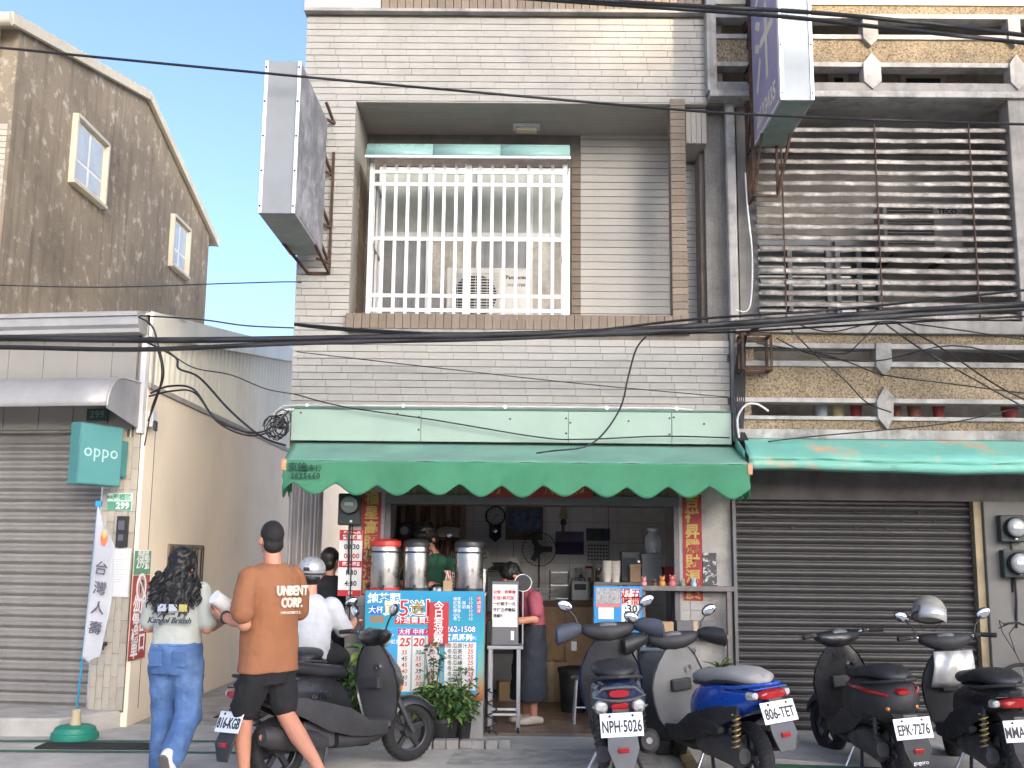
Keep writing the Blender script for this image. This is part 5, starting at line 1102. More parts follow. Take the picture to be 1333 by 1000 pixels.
MB().lathe([(.07,0),(.085,.03),(.085,.15),(.05,.2),(.05,.22)],20).build('jar', m_jar, t, smooth=50); MB().lathe([(.055,.22),(.055,.245),(.001,.25)],16).build('lid', m_white, t); MB().tube([(0,-.085,.03),(0,-.12,.03),(0,-.12,.01)],.01,6).build('tap', m_white, t)
p = U(820,735,yw+.2); t = thing('small_oven', 'small dark oven with a steaming pot on top', 'oven', (p.x,yw+.14,zw+.0)); MB().box(-.1,.1,-.08,.08,0,.30).build('case', m_black_pl, t, bevel=.01); MB().box(-.08,.05,-.084,-.081,.06,.24).build('glass_door', m_glass, t); MB().lathe([(.012,-.081),(.012,-.092)],10,(.075,0,.2),'y').build('knob', m_alu, t)
# ================================================================ small clutter in the shop
def bottle(lb, x, y, z, h, r, mt_, cap):
    t = thing('bottle', lb, 'bottle', (x, y, z), 0, 'bottles in the shop'); MB().lathe([(r,0),(r,h*.6),(r*.45,h*.78),(r*.4,h*.9),(.001,h*.9)],14).build('body', mt_, t, smooth=50); MB().lathe([(r*.45,h*.9),(r*.45,h),(.001,h)],12).build('cap', cap, t)
m_syr = [mat('syrup_amber',(.30,.13,.03),.2,coat=.3), mat('syrup_pale',(.55,.50,.38),.25,coat=.3), mat('syrup_green',(.08,.22,.08),.25,coat=.3)]
for i in range(7):
    bottle(['amber','pale','green'][i % 3]+' syrup bottle on the brown cupboard, '+['first','second','third','fourth','fifth','sixth','seventh'][i]+' from the left', .62+i*.105, 2.95, 1.076, .26+.03*(i % 2), .037, m_syr[i % 3], [m_white,m_black_pl,m_lid_r][i % 3])
wsh = thing('wall_shelf', 'pale wall shelf with jars under the wall calendar', 'shelf', (1.05, RY1-.21, 1.28)); MB().box(-.42,.42,0,.19,-.025,0).build('board', m_wood2, wsh)
for x_ in (-.34,.32): MB().prism([(.19,-.15),(.19,-.026),(.04,-.026)], x_, x_+.02, 'yz').build('bracket', m_alu, wsh)
for i in range(6):
    t = thing('storage_jar', ['white','red topped','tea brown','steel grey','green','cream'][i]+' storage jar on the pale wall shelf', 'jar', (.72+i*.13, RY1-.11, 1.28), 0, 'jars on the wall shelf'); mt_ = [m_white, m_paper, m_wood2, m_grey_pl, m_syr[2], m_syr[1]][i]
    MB().lathe([(.045,0),(.05,.02),(.05,.12+.02*(i % 2)),(.04,.14+.02*(i % 2))],16).build('jar', mt_, t, smooth=50); MB().lathe([(.046,.14+.02*(i % 2)),(.046,.165+.02*(i % 2)),(.001,.168+.02*(i % 2))],16).build('lid', m_lid_r if i == 1 else m_steel, t)
for i, (px, py) in enumerate(((668,735),(792,742))):
    p = U(px, py, 2.35+.05*i); t = thing('hanging_bag', ['bundle of clear bags hung near the fan','white bag bundle hung by the work shelf'][i], 'bag', (p.x, 2.35, p.z-.2), 0, 'bags in the shop')
    MB().loft([sec((.01*math.sin(k*2),0,k*.07),[.09,.11,.10,.075,.03][k],[.05,.06,.055,.04,.02][k],12,2.2,(1,0,0),(0,1,0)) for k in range(5)]).build('bag', m_paper, t, smooth=60); MB().tube([(0,0,.28),(0,.02,.6),(0,.05,RZ-(p.z-.2)-.001)],.003,5).build('string', m_cable, t)
t = thing('straw_box', 'box of coloured straws on the counter between the urns', 'box', (U(583,772,-.2).x,-.22,cz)); MB().box(-.04,.04,-.03,.03,0,.10).build('box', m_card, t, bevel=.003)
for k in range(14): MB().tube([(random.uniform(-.03,.03),random.uniform(-.02,.02),.09),(random.uniform(-.045,.045),random.uniform(-.03,.03),.19)],.004,5).build('straw', [m_lid_r,m_white,m_sgreen,m_syr[1]][k % 4], t)
t = thing('cup_tower', 'stack of paper cups at the right end of the tea counter', 'cups', (U(640,772,-.1).x-.10,-.02,cz)); 
for k in range(10): MB().lathe([(.033,k*.013),(.043,k*.013+.08),(.046,k*.013+.083),(.043,k*.013+.087),(.04,k*.013+.08)],16).build('cup', m_paper, t, smooth=40)
# ================================================================ scooters
m_tyre = mat('tyre', (.018,.018,.019), .8, var=.2, vs=30, bump=.5, bs=120); m_rimm = mat('dark_rim', (.06,.06,.065), .4, .6, var=.1)
m_sblk = mat('scooter_black', (.014,.014,.016), .32, var=.2, vs=5, coat=.25, grime=.25, gcol=(.06,.055,.05), gs=5)
m_matt = mat('scooter_matt', (.03,.03,.033), .6, var=.2, vs=8, bump=.12, bs=300, grime=.3, gcol=(.07,.065,.06), gs=5)
m_seat = mat('seat_vinyl', (.02,.021,.024), .45, var=.15, vs=6, bump=.25, bs=200)
m_navy = mat('scooter_navy', (.012,.025,.075), .3, var=.12, coat=.5, grime=.2, gcol=(.05,.05,.05), gs=6); m_sblue = mat('scooter_blue', (.008,.07,.40), .28, var=.08, coat=.6)
m_redl = mat('red_lens', (.30,.01,.012), .12, var=.1, coat=.5, rvar=0); m_amb = mat('amber_lens', (.5,.16,.02), .15, coat=.4); m_clr = mat('clear_lens', (.55,.55,.53), .1, .3, var=.25, vs=60, coat=.5, rvar=0)
m_plate = mat('plate_white', (.70,.74,.75), .4, var=.05); m_pink_ = mat('plate_ink', (.02,.022,.03), .5, var=0)
m_inner = mat('inner_grey', (.17,.17,.168), .55, var=.15, vs=5, grime=.5, gcol=(.12,.11,.1), gs=3); m_pseat = mat('seat_pale', (.30,.295,.28), .6, var=.12, grime=.35, gcol=(.2,.19,.17))
m_eng = mat('engine_grey', (.085,.085,.09), .5, .4, var=.2, grime=.4); m_gold = mat('spring_gold', (.45,.33,.12), .35, .8); m_mir = mat('mirror', (.8,.82,.85), .04, 1, var=0, rvar=0)
m_gmat = mat('green_mat', (.05,.2,.09), .8, var=.3, vs=30)

def wheel(t, name, x, r=.225, w=.055):
    o = MB().lathe([(r*.66,-w*.75),(r*.8,-w*.98),(r*.93,-w*.85),(r*.985,-w*.45),(r,0),(r*.985,w*.45),(r*.93,w*.85),(r*.8,w*.98),(r*.66,w*.75)], 40, (x,0,r), 'y', cap=False).build(name, m_tyre, t, smooth=50)
    rm = MB(); rm.lathe([(r*.66,-w*.75),(r*.70,-w*.6),(r*.62,-w*.5),(r*.62,w*.5),(r*.70,w*.6),(r*.66,w*.75)], 32, (x,0,r), 'y', cap=False)
    rm.lathe([(.05,-w*.7),(.05,w*.7)], 16, (x,0,r), 'y')
    for k in range(5):
        a = k*2*math.pi/5+.3; rm.bar((x+math.cos(a)*.03,0,r+math.sin(a)*.03),(x+math.cos(a)*r*.66,0,r+math.sin(a)*r*.66), .035, .03, (0,1,0))
    rm.build('rim', m_rimm, o, smooth=40)
    tr_ = MB()
    for k in range(36):
        a = k*2*math.pi/36
        for s_ in (-1,1): tr_.bar((x+math.cos(a)*r*.992, s_*.004, r+math.sin(a)*r*.992),(x+math.cos(a+.1)*r*.955, s_*w*.75, r+math.sin(a+.1)*r*.955), .008, .006, (math.cos(a),0,math.sin(a)))
    tag(tr_.build('tread', m_rubber, o), kind='stuff'); return o

def lofted(secs, n=20):
    return MB().loft([sec((x, 0, z), hw, hh, n, e, (0,1,0), (0,0,1)) for x, z, hw, hh, e in secs])

def scooter(lb, loc, heading, plate, P, lean=-4, steer=0, group='parked scooters'):
    t = thing('scooter', lb, 'scooter', loc, 0, group); t.rotation_euler = (R(lean), 0, heading)
    W = P.get('wide', 1.0); bodym, seatm, shieldm, innerm = P['body'], P['seat'], P['shield'], P['inner']; trim = P.get('trim', m_matt)
    wheel(t, 'rear_wheel', 0); 
    SA = Matrix.Translation((.97,0,0)) @ Matrix.Rotation(R(steer), 4, 'Z') @ Matrix.Translation((-.97,0,0))
    fwh = wheel(t, 'front_wheel', 1.22)
    fwh.matrix_local = SA
    # front fender and fork
    fe = []
    for k in range(9):
        a = R(22+k*15.5); rr = .252; c = (1.22+math.cos(a)*rr, 0, .225+math.sin(a)*rr)
        fe.append([Vector(c)+Vector((math.cos(a)*q[1],q[0],math.sin(a)*q[1])) for q in [(-.078,-.05),(-.07,-.01),(-.04,.012),(0,.018),(.04,.012),(.07,-.01),(.078,-.05),(.066,-.05),(.058,-.018),(.03,.0),(0,.005),(-.03,.0),(-.058,-.018),(-.066,-.05)]])
    MB(SA).loft(fe).build('front_fender', bodym, t, smooth=50)
    for s_ in (-1,1): MB(SA).tube([(.99,s_*.075,.72),(1.1,s_*.08,.45),(1.22,s_*.08,.225)], [.022,.022,.018], 10).build('fork_leg', m_eng, t, smooth=60)
    # body shell
    if P.get('round'): B = [(-.30,.60,.05,.06,2),(-.26,.60,.12,.11,2.2),(-.14,.585,.18,.15,2.2),(.02,.57,.205,.18,2.2),(.2,.55,.21,.2,2.3),(.38,.50,.19,.22,2.5),(.52,.45,.15,.22,2.6),(.58,.42,.10,.18,2.6)]
    else: B = [(-.34,.685,.045,.022,2.2),(-.28,.665,.09,.05,2.4),(-.16,.635,.135,.085,2.5),(.02,.61,.165,.13,2.6),(.2,.58,.175,.15,2.8),(.36,.53,.165,.185,3),(.5,.46,.15,.19,3),(.58,.42,.12,.18,3)]
    bo = lofted([(x,z,hw*W,hh,e) for x,z,hw,hh,e in B]).build('body_shell', bodym, t, smooth=60)
    # side fairings, lower
    for s_ in (-1,1):
        MB().loft([sec((x,s_*y,z),.012,h_,10,2.2,(0,1,0),(0,0,1)) for x,y,z,h_ in ((-.10,.135*W,.55,.04),(.1,.168*W,.50,.07),(.32,.168*W,.42,.10),(.55,.155*W,.36,.10),(.72,.16*W,.30,.06),(.9,.16*W,.29,.05))]).build('side_fairing', trim, t, smooth=60)
    if P.get('stripe'):
        for s_ in (-1,1): MB().tube([(.36,s_*.155*W,.665),(.2,s_*.195*W,.67),(.0,s_*.195*W,.67),(-.16,s_*.165*W,.655),(-.27,s_*.10*W,.64)], .014, 8).build('red_stripe', m_redl, t, smooth=60)
    # seat
    S = P.get('seatsec') or [(-.26,.755,.06,.02,2),(-.2,.765,.12,.042,2.4),(-.05,.775,.145,.052,2.6),(.12,.765,.15,.055,2.6),(.28,.735,.145,.055,2.6),(.42,.725,.13,.05,2.5),(.54,.715,.095,.045,2.3),(.60,.69,.05,.03,2)]
    se = lofted([(x,z,hw*W,hh,e) for x,z,hw,hh,e in S]).build('seat', seatm, t, smooth=60)
    if P.get('seatband'): lofted([(x,z-.035,hw*W*1.02,hh*.55,e) for x,z,hw,hh,e in S]).build('seat_side', m_seat, se, smooth=60)
    # grab rail
    gm = P.get('rail', trim)
    for s_ in (-1,1): MB().tube([(.05,s_*.16*W,.70),(-.12,s_*.155*W,.715),(-.27,s_*.11*W,.735),(-.335,s_*.05,.745),(-.345,0,.745)], .015, 8, flat=.8).build('grab_rail', gm, t, smooth=60)
    # tail light group
    tl = P.get('tail','bar')
    if tl == 'bar':
        dz = P.get('tz', 0); TZ = .625+dz
        MB().loft([sec((-.315,0,TZ),.115*W,.036,16,2.8),sec((-.355,0,TZ),.10*W,.03,16,2.8),sec((-.365,0,TZ),.08*W,.022,16,2.8)]).build('tail_light', m_redl, t, smooth=40)
        for s_ in (-1,1): MB().loft([sec((-.25,s_*.125*W,TZ-.005),.03,.03,12,2.2),sec((-.325,s_*.125*W,TZ),.026,.024,12,2.2),sec((-.335,s_*.125*W,TZ),.015,.014,12,2.2)]).build('turn_signal', m_clr, t, smooth=40)
        MB().box(-.33,-.25,-.13*W,.13*W,TZ+.037,TZ+.047).build('tail_lip', bodym, t, bevel=.004)
    elif tl == 'double':
        for z_, w_ in ((.645,.07),(.565,.06)): MB().loft([sec((-.30,0,z_),w_,.03,16,3),sec((-.345,0,z_),w_*.85,.022,16,3)]).build('tail_light', m_redl, t, smooth=40)
        for s_ in (-1,1): MB().lathe([(.042,.0),(.042,-.03),(.03,-.045),(.001,-.05)], 18, (-.29,s_*.115,.565), 'x').build('turn_signal', m_clr, t, smooth=40)
        MB().tube([(-.33,-.16,.63),(-.345,-.1,.68),(-.35,0,.685),(-.345,.1,.68),(-.33,.16,.63),(-.335,.07,.605),(-.345,0,.60),(-.335,-.07,.605)], .009, 6, closed=True).build('lamp_frame', m_grey_pl, t, smooth=60)
        MB().tube([(-.32,-.17,.57),(-.34,-.08,.52),(-.34,.08,.52),(-.32,.17,.57)], .009, 6).build('lamp_frame', m_grey_pl, t, smooth=60)
        MB().loft([sec((-.2,0,.59),.17,.11,18,2.6),sec((-.29,0,.60),.15,.09,18,2.6)]).build('tail_panel', bodym, t, smooth=50)
    else:
        MB().loft([sec((-.27,0,.665),.06,.022,14,2.4),sec((-.325,0,.66),.045,.014,14,2.4)]).build('tail_light', m_redl, t, smooth=40)
        for s_ in (-1,1): MB().ell((-.25,s_*.10,.55),(.02,.02,.02),10,7).build('turn_signal', m_amb, t, smooth=60)
    # rear mudguard and plate
    px_, pz = P.get('plate_at', (-.375,.455)); tilt = R(P.get('ptilt', 14))
    MB().loft([[(-.20,-.09,.56),(-.20,.09,.56),(-.22,.09,.54),(-.22,-.09,.54)],[(px_+.035,-.085,pz+.02),(px_+.035,.085,pz+.02),(px_+.02,.085,pz+.02),(px_+.02,-.085,pz+.02)],[(px_-.045,-.095,pz-.14),(px_-.045,.095,pz-.14),(px_-.06,.095,pz-.135),(px_-.06,-.095,pz-.135)],[(px_-.06,-.055,pz-.25),(px_-.06,.055,pz-.25),(px_-.07,.055,pz-.245),(px_-.07,-.055,pz-.245)]]).build('rear_mudguard', P.get('guard', m_matt), t, bevel=.006)
    MB().box(px_-.075,px_-.045,-.032,.032,pz-.155,pz-.125).build('reflector', m_redl, t, bevel=.004)
    PM = Matrix.Translation((px_-.012,0,pz)) @ Matrix.Rotation(tilt, 4, 'Y')
    pl = MB(PM).box(-.004,.0,-.13,.13,-.07,.07).build('number_plate', m_plate, t, bevel=.012, seg=3)
    MB(PM).box(-.0008,.012,-.05,.05,-.02,.09).build('plate_bracket', m_black_pl, t)
    text(plate, .098, m_pink_, pl, PM @ face_dir((-.0055,0,-.012),(-1,0,0)), bold=.0022, sx=.66 if len(plate) < 8 else .585, spacing=1.0)
    if P.get('tailtext'): text(P['tailtext'], .036, m_white_ink, t, face_dir((px_-.0745,0,pz-.215),(-1,0,0)) @ Matrix.Rotation(R(-9),4,'X'), ext=.002)
    for s_ in (-1,1): MB(PM).lathe([(.008,-.004),(.008,-.009),(.001,-.010)],8,(0,s_*.07,.052),'x').build('plate_bolt', m_black_ink, pl)
    # drive case (left), muffler (right), shock absorbers, engine
    MB().loft([sec((x,.115,z),.045,h_,14,2.6,(0,1,0),(0,0,1)) for x,z,h_ in ((-.10,.25,.05),(-.04,.25,.10),(.12,.27,.105),(.3,.28,.10),(.42,.27,.09),(.47,.26,.05))]).build('drive_case', m_eng, t, smooth=50)
    MB().box(.15,.45,-.10,.07,.2,.4).build('engine_block', m_eng, t, bevel=.02)
    if not P.get('electric'):
        MB().loft([sec((x,-.17,z),r_,r_*1.12,16,2.2,(0,1,0),(0,0,1)) for x,z,r_ in ((.30,.25,.03),(.2,.27,.06),(.0,.30,.068),(-.2,.335,.068),(-.26,.345,.05))]).build('muffler', m_matt, t, smooth=50)
        MB().lathe([(.02,-.268),(.02,-.255),(.012,-.255)],14,(0,-.17,.346),'x').build('tail_pipe', m_chrome, t)
        MB().loft([sec((x,.16,z),.03,h_,12,2.4,(0,1,0),(0,0,1)) for x,z,h_ in ((.10,.40,.02),(.16,.41,.055),(.32,.41,.06),(.40,.40,.03))]).build('air_filter', m_matt, t, smooth=50)
    for s_ in (-1,1):
        hp = [(-.03-.06*k/60, s_*.14, .26+.27*k/60) for k in range(61)]
        MB().tube([hp[0],hp[-1]], .016, 8).build('shock_absorber', m_eng, t, smooth=60)
        MB().tube([(h_[0]+math.cos(k*.75)*.028, h_[1]+math.sin(k*.75)*.028, h_[2]) for k, h_ in enumerate(hp) if k > 6], .0065, 6).build('shock_spring', P.get('spring', m_black_pl), t, smooth=60)
    # floorboard and belly
    MB().loft([sec((x,0,z),hw,hh,16,4) for x,z,hw,hh in ((.50,.31,.15,.03),(.60,.295,.165,.03),(.85,.29,.165,.03),(.95,.31,.15,.03))]).build('floorboard', P.get('floor', innerm), t, smooth=50)
    MB().loft([sec((x,0,z),hw,hh,16,3) for x,z,hw,hh in ((.46,.24,.12,.06),(.62,.225,.14,.055),(.85,.23,.135,.05),(.98,.27,.10,.04))]).build('belly_pan', trim, t, smooth=50)
    if P.get('footmat'): MB().box(.60,.86,-.14,.14,.326,.332).build('floor_mat', P['footmat'], t, bevel=.002)
    # leg shield: outer apron and inner panel
    Z = [.26,.36,.48,.60,.70,.80,.88]; HW = [.12,.185,.22,.235,.215,.165,.10]; XB = [.975,.98,.97,.955,.94,.925,.915]; BU = [.06,.09,.16,.25,.23,.16,.09]
    def shield(th0, th1, k_=1):
        rings = []
        for z_, hw, xb, bu in zip(Z, HW, XB, BU):
            out = []; inn = []
            for i in range(11):
                y = -hw + 2*hw*i/10; q = 1-(y/hw)**2
                out.append((xb+bu*q+th1-.02, y*k_, z_)); inn.append((xb+th0+.015*q, y*k_*.98, z_))
            rings.append(out+inn[::-1])
        return MB().loft(rings)
    shield(-.005,.0).build('apron', shieldm, t, smooth=60)
    rings = []
    for z_, hw, xb, bu in zip(Z, HW, XB, BU):
        w_ = hw*.93; a_ = [(xb-.012-.035*math.cos(i*math.pi/8-math.pi/2)*(.4+.6*(z_ > .45)), -w_+2*w_*i/8, z_) for i in range(9)]; rings.append(a_+[(xb-.007,w_,z_),(xb-.007,-w_,z_)])
    ip = MB().loft(rings).build('inner_panel', innerm, t, smooth=60)
    MB().box(.875,.93,-.085,.085,.56,.65).build('glove_box', m_matt if innerm is not m_matt else m_black_pl, ip, bevel=.012); MB().lathe([(.030,-.095),(.030,-.06),(.018,-.06),(.018,-.095)],18,(.975,-.07,.72),'x',cap=False).build('ignition_lock', m_chrome, ip)
    # steering: cowl, bars, grips, levers, mirrors
    MB(SA).tube([(.985,0,.74),(.955,0,.90)], [.045,.04], 12).build('steering_stem', m_matt, t, smooth=60)
    MB(SA).loft([sec((.93,y,z_),w_,h_,14,2.3,(1,0,0),(0,0,1)) for y,z_,w_,h_ in ((-.2,.965,.03,.025),(-.16,.955,.06,.045),(-.08,.94,.085,.065),(0,.935,.095,.075),(.08,.94,.085,.065),(.16,.955,.06,.045),(.2,.965,.03,.025))]).build('handlebar_cowl', P.get('cowl', bodym), t, smooth=60)
    MB(SA).loft([sec((.895,y,z_),w_,h_,10,2.4,(1,0,0),(0,0,1)) for y,z_,w_,h_ in ((-.085,.975,.02,.012),(-.05,.985,.035,.022),(0,.99,.04,.026),(.05,.985,.035,.022),(.085,.975,.02,.012))]).build('dashboard', m_grey_pl, t, smooth=60)
    MB(SA).lathe([(.062,.0),(.062,.03),(.045,.045),(.001,.052)], 20, (1.0,0,.925), 'x').build('headlight', m_clr, t, smooth=50)
    for s_ in (-1,1):
        MB(SA).tube([(.93,s_*.17,.965),(.90,s_*.23,.985),(.865,s_*.28,.985)], .013, 8).build('handlebar', m_chrome, t, smooth=60)
        MB(SA).tube([(.875,s_*.262,.986),(.825,s_*.365,.98)], .019, 10).build('grip', m_rubber, t, smooth=60)
        MB(SA).tube([(.92,s_*.24,.975),(.915,s_*.27,.972),(.885,s_*.36,.965)], .007, 6).build('brake_lever', m_alu, t, smooth=60)
        MB(SA).box(.87,.91,s_*.235-.02,s_*.235+.02,.97,1.0).build('switch_block', m_black_pl, t, bevel=.006)
        if P.get('mirrors', True):
            mr = MB(SA).tube([(.905,s_*.215,.99),(.92,s_*.235,1.06),(.925,s_*.28,1.11)], .007, 6).build('mirror_stalk', m_black_pl, t, smooth=60)
            MB(SA).ell((.93,s_*.305,1.145),(.022,.062,.042),14,9,(s_*.45,0,0)).build('mirror_shell', m_sblk, mr, smooth=60); MB(SA).ell((.9155,s_*.305,1.145),(.0115,.055,.036),14,9,(s_*.45,0,0)).build('mirror_glass', m_mir, mr, smooth=60)
        if P.get('muffs'):
            MB(SA).loft([sec((.875+dx,s_*y,z_),w_,h_,12,2.2,(1,0,0),(0,0,1)) for y,z_,w_,h_,dx in ((.2,.972,.035,.035,.04),(.26,.967,.062,.058,.03),(.33,.95,.07,.07,.0),(.385,.935,.07,.068,-.025),(.4,.93,.05,.05,-.025))]).build('hand_muff', P['muffs'], t, smooth=60)
    # stand
    MB().tube([(.42,.12,.22),(.40,.25,.015)], .012, 8).build('side_stand', m_alu, t, smooth=60)
    for s_ in (-1,1): MB().tube([(.36,s_*.10,.2),(.28,s_*.15,.06),(.22,s_*.17,.05)], .013, 8).build('centre_stand', m_eng, t, smooth=60)
    return t
# heading angle: local +x -> world direction
def head(dx, dy): return math.atan2(dy, dx)
black = dict(body=m_sblk, seat=m_seat, shield=m_sblk, inner=mat('inner_charcoal', (.06,.06,.062), .55, var=.2, grime=.3, gcol=(.12,.11,.1)), tail='bar')
gA = G(352, 1003); scA = scooter('black scooter with rider seat empty parked side on behind the walking man', (-1.66,-2.26,0), head(.63,.77), '816-KGB', dict(black, plate_at=(-.385,.45), ptilt=22), lean=-3, steer=-14)
for k, (x_, z_) in enumerate(((.98,.56),)): MB().lathe([(.028,-.0),(.028,-.012),(.02,-.02),(.001,-.022)],16,(x_+.03,-.175,z_),'y').build('side_reflector', m_amb, scA)
text('GTR', .075, m_chrome, scA, face_dir((.22,-.183,.575),(0,-1,0)), 'emblem', shear=.4, bold=.002)
scB = scooter('dark navy scooter seen from behind, plate NPH-5026, with quilted hand muffs', (.72,-2.36,0), head(.04,1), 'NPH·5026', dict(body=m_navy, seat=m_seat, shield=m_navy, inner=m_matt, tail='double', muffs=mat('muff_blue', (.05,.058,.08), .6, var=.2), cowl=m_matt, plate_at=(-.40,.47), ptilt=10, guard=m_grey_pl), lean=-4, steer=6); scB.scale = (1.06,1.06,1.06)
scC = scooter('bright blue scooter with pale seat, plate 806-TET, gold shock springs', (1.64,-2.22,0), head(-.36,.93), '806-TET', dict(body=m_sblue, seat=m_pseat, shield=m_grey_pl, inner=m_inner, floor=m_inner, tail='bar', muffs=mat('muff_black', (.02,.02,.022), .45), cowl=m_matt, spring=m_gold, rail=m_sblue, footmat=m_gmat, plate_at=(-.38,.57), ptilt=20, tz=.05, seatband=True, guard=mat('guard_slate', (.075,.08,.09), .5)), lean=-6, steer=-20)
scD = scooter('rounded black scooter with red stripe, plate EPK-7276, before the dark shutter', (2.72,-1.93,0), head(-.06,1), 'EPK·7276', dict(body=m_matt, seat=m_seat, shield=m_sblk, inner=m_sblk, tail='none', stripe=True, round=True, electric=True, mirrors=False, cowl=m_sblk, tailtext='gogoro', plate_at=(-.385,.43), ptilt=14), lean=-5, steer=12)
scE = scooter('black and silver scooter with helmet on its mirror at the right edge, plate MMA-50', (3.40,-2.18,0), head(.05,1), 'MMA·5072', dict(body=m_sblk, seat=m_seat, shield=m_sblk, inner=m_matt, tail='bar', spring=m_gold, cowl=m_matt, plate_at=(-.40,.46), ptilt=12), lean=-4, steer=-10)
# scooters D and E stand half on the thin concrete apron
# the rider's own scooter, mostly hidden
scF = scooter('dark scooter under the helmeted rider, mostly hidden by the black scooter', (-1.73,-1.05,0), head(-.10,1), '392-HTD', dict(black, mirrors=True), lean=0, steer=0)
# helmet hanging on scooter E's left mirror, and silver cloth over its front
EM = scE.matrix_basis.copy()
p = U(1209,797,-1.25)
hm = thing('helmet', 'grey open face helmet hung on the mirror of the right scooter', 'helmet', p)
m_helm = mat('helmet_grey', (.25,.24,.20), .38, var=.1, coat=.15)
hl = MB()
g = []
for j in range(9):
    ph = R(8+j*12.5); g.append([(math.cos(a)*math.sin(ph)*.125, math.sin(a)*math.sin(ph)*.15, math.cos(ph)*.13) for a in [2*math.pi*i/24 for i in range(24)]])
hl.loft(g, caps=True); o = hl.build('shell', m_helm, hm, smooth=60); o.rotation_euler = (R(-20), R(12), 0)
o = MB().tube([(math.cos(a)*.122, math.sin(a)*.148, -.04) for a in [2*math.pi*i/24 for i in range(24)]], .008, 6, closed=True).build('trim', m_black_pl, hm, smooth=60); o.rotation_euler = (R(-20), R(12), 0)
o = MB().sheet([[(math.sin(a)*.13, -math.cos(a)*.158, z_) for a in [R(-60+10*i) for i in range(13)]] for z_ in (-.10,-.04,.01)]).build('visor', mat('visor_clear', (.5,.5,.48), .1, .4), hm, smooth=60, thick=.003); o.rotation_euler = (R(-20), R(12), 0)
o = MB().tube([(-.10,0,-.06),(-.05,-.02,-.16),(.04,-.02,-.16),(.10,0,-.06)], .006, 6, flat=.5).build('strap', m_black_pl, hm); o.rotation_euler = (R(-20), R(12), 0)
cv = []
for j in range(7):
    z_ = .60+j*.045; cv.append([EM @ Vector((.90-.05*math.sin(j*.5)-.03*math.cos(i*.9+j)*.4-.035*math.cos((i-8)*.16), -.17+.34*i/16*(1-.02*j), z_)) for i in range(17)])
tag(MB().sheet(cv).build('silver_cloth', mat('silver_cloth', (.55,.54,.51), .38, .35, var=.2, vs=12), smooth=60, thick=.004), 'crumpled silver cloth draped over the right scooter front', 'cloth')
# spare grey leg shield panel between the blue scooters
cpn = []
for j in range(9):
    z_ = .12+j*.085; hw = [.14,.19,.22,.235,.24,.245,.245,.24,.23][j]; cpn.append([Vector((1.17-.05+hw*(i/10-1)*1, 0, 0))*0 + Vector((U(873,880,-1.0).x + hw*(i/5-1), -1.0+.10*(i/5-1)**2+.02*j*.6, z_)) for i in range(11)])
gp = thing('leg_shield_panel', 'loose curved grey leg shield panel standing between the two blue scooters', 'panel', (0,0,0)); MB().sheet(cpn).build('panel', mat('panel_grey', (.075,.078,.082), .5, var=.1, vs=3, grime=.3), gp, smooth=60, thick=.012)
MB().box(U(873,880,-1.0).x-.235,U(873,880,-1.0).x+.235,-.86,-.80,.80,.83).build('top_rim', mat('rim_blue', (.10,.13,.17), .5), gp, bevel=.008); MB().box(U(873,880,-1.0).x-.12,U(873,880,-1.0).x+.12,-.98,-.82,0,.12).build('foot', m_black_pl, gp, bevel=.01)
# bicycle by the right pillar, mostly out of the picture
bc = thing('bicycle', 'bicycle leaning by the right pillar, only its handlebar in view', 'bicycle', (U(1326,900,-.55).x+.10,-.42,.036), R(8))
m_bike = mat('bike_frame', (.05,.06,.08), .35, coat=.4)
for x_ in (.0,1.02):
    w_ = MB().tube([(x_+math.cos(a)*.32,0,.335+math.sin(a)*.32) for a in [2*math.pi*k/36 for k in range(36)]], .016, 8, closed=True).build('wheel', m_tyre, bc, smooth=60)
    sp = MB(); [sp.tube([(x_,0,.335),(x_+math.cos(a)*.31,0,.335+math.sin(a)*.31)], .0015, 4) for a in [2*math.pi*k/24 for k in range(24)]]; tag(sp.build('spokes', m_alu, w_), kind='stuff'); MB().lathe([(.03,-.03),(.03,.03)],12,(x_,0,.335),'y').build('hub', m_alu, w_)
for a_, b_ in (((0,0,.335),(.12,0,.72)),((.12,0,.72),(.10,0,.95)),((.13,0,.70),(.56,0,.36)),((.15,0,.80),(.5,0,.74)),((.56,0,.36),(.48,0,.86)),((.56,0,.36),(1.02,0,.335)),((.5,0,.74),(1.02,0,.335))): MB().tube([a_,b_], .015, 8).build('frame_tube', m_bike, bc)
MB().tube([(.02,-.27,.98),(.08,-.15,1.0),(.09,0,.97),(.08,.15,1.0),(.02,.27,.98)], .012, 8).build('handlebar', m_chrome, bc, smooth=60); MB().loft([sec((x_,0,z_),w_,.025,12,2.4) for x_,z_,w_ in ((.36,.90,.02),(.44,.91,.05),(.56,.915,.08),(.62,.91,.06))]).build('saddle', m_seat, bc, smooth=60)
for s_ in (-1,1):
    MB().tube([(.02,s_*.2,.985),(-.03,s_*.22,.96),(-.02,s_*.28,.945)], .006, 6).build('brake_lever', m_black_pl, bc); MB().tube([(.0,s_*.2,.97),(-.10,s_*.14,1.02),(-.13,s_*.05,.92),(-.05,0,.75),(.02,0,.6)], .004, 6).build('brake_cable', m_cable, bc)
# plank lying between the scooters
pk = MB(); a, b = G(862,933,.05), G(905,1004,.03); pk.bar((a.x,a.y,.06),(b.x,b.y,.022),.10,.03)
tag(pk.build('wooden_plank', mat('worn_plank', (.28,.21,.11), .8, var=.3, vs=12, bump=.5), bevel=.004), 'worn wooden plank lying on the road between two scooters', 'plank')
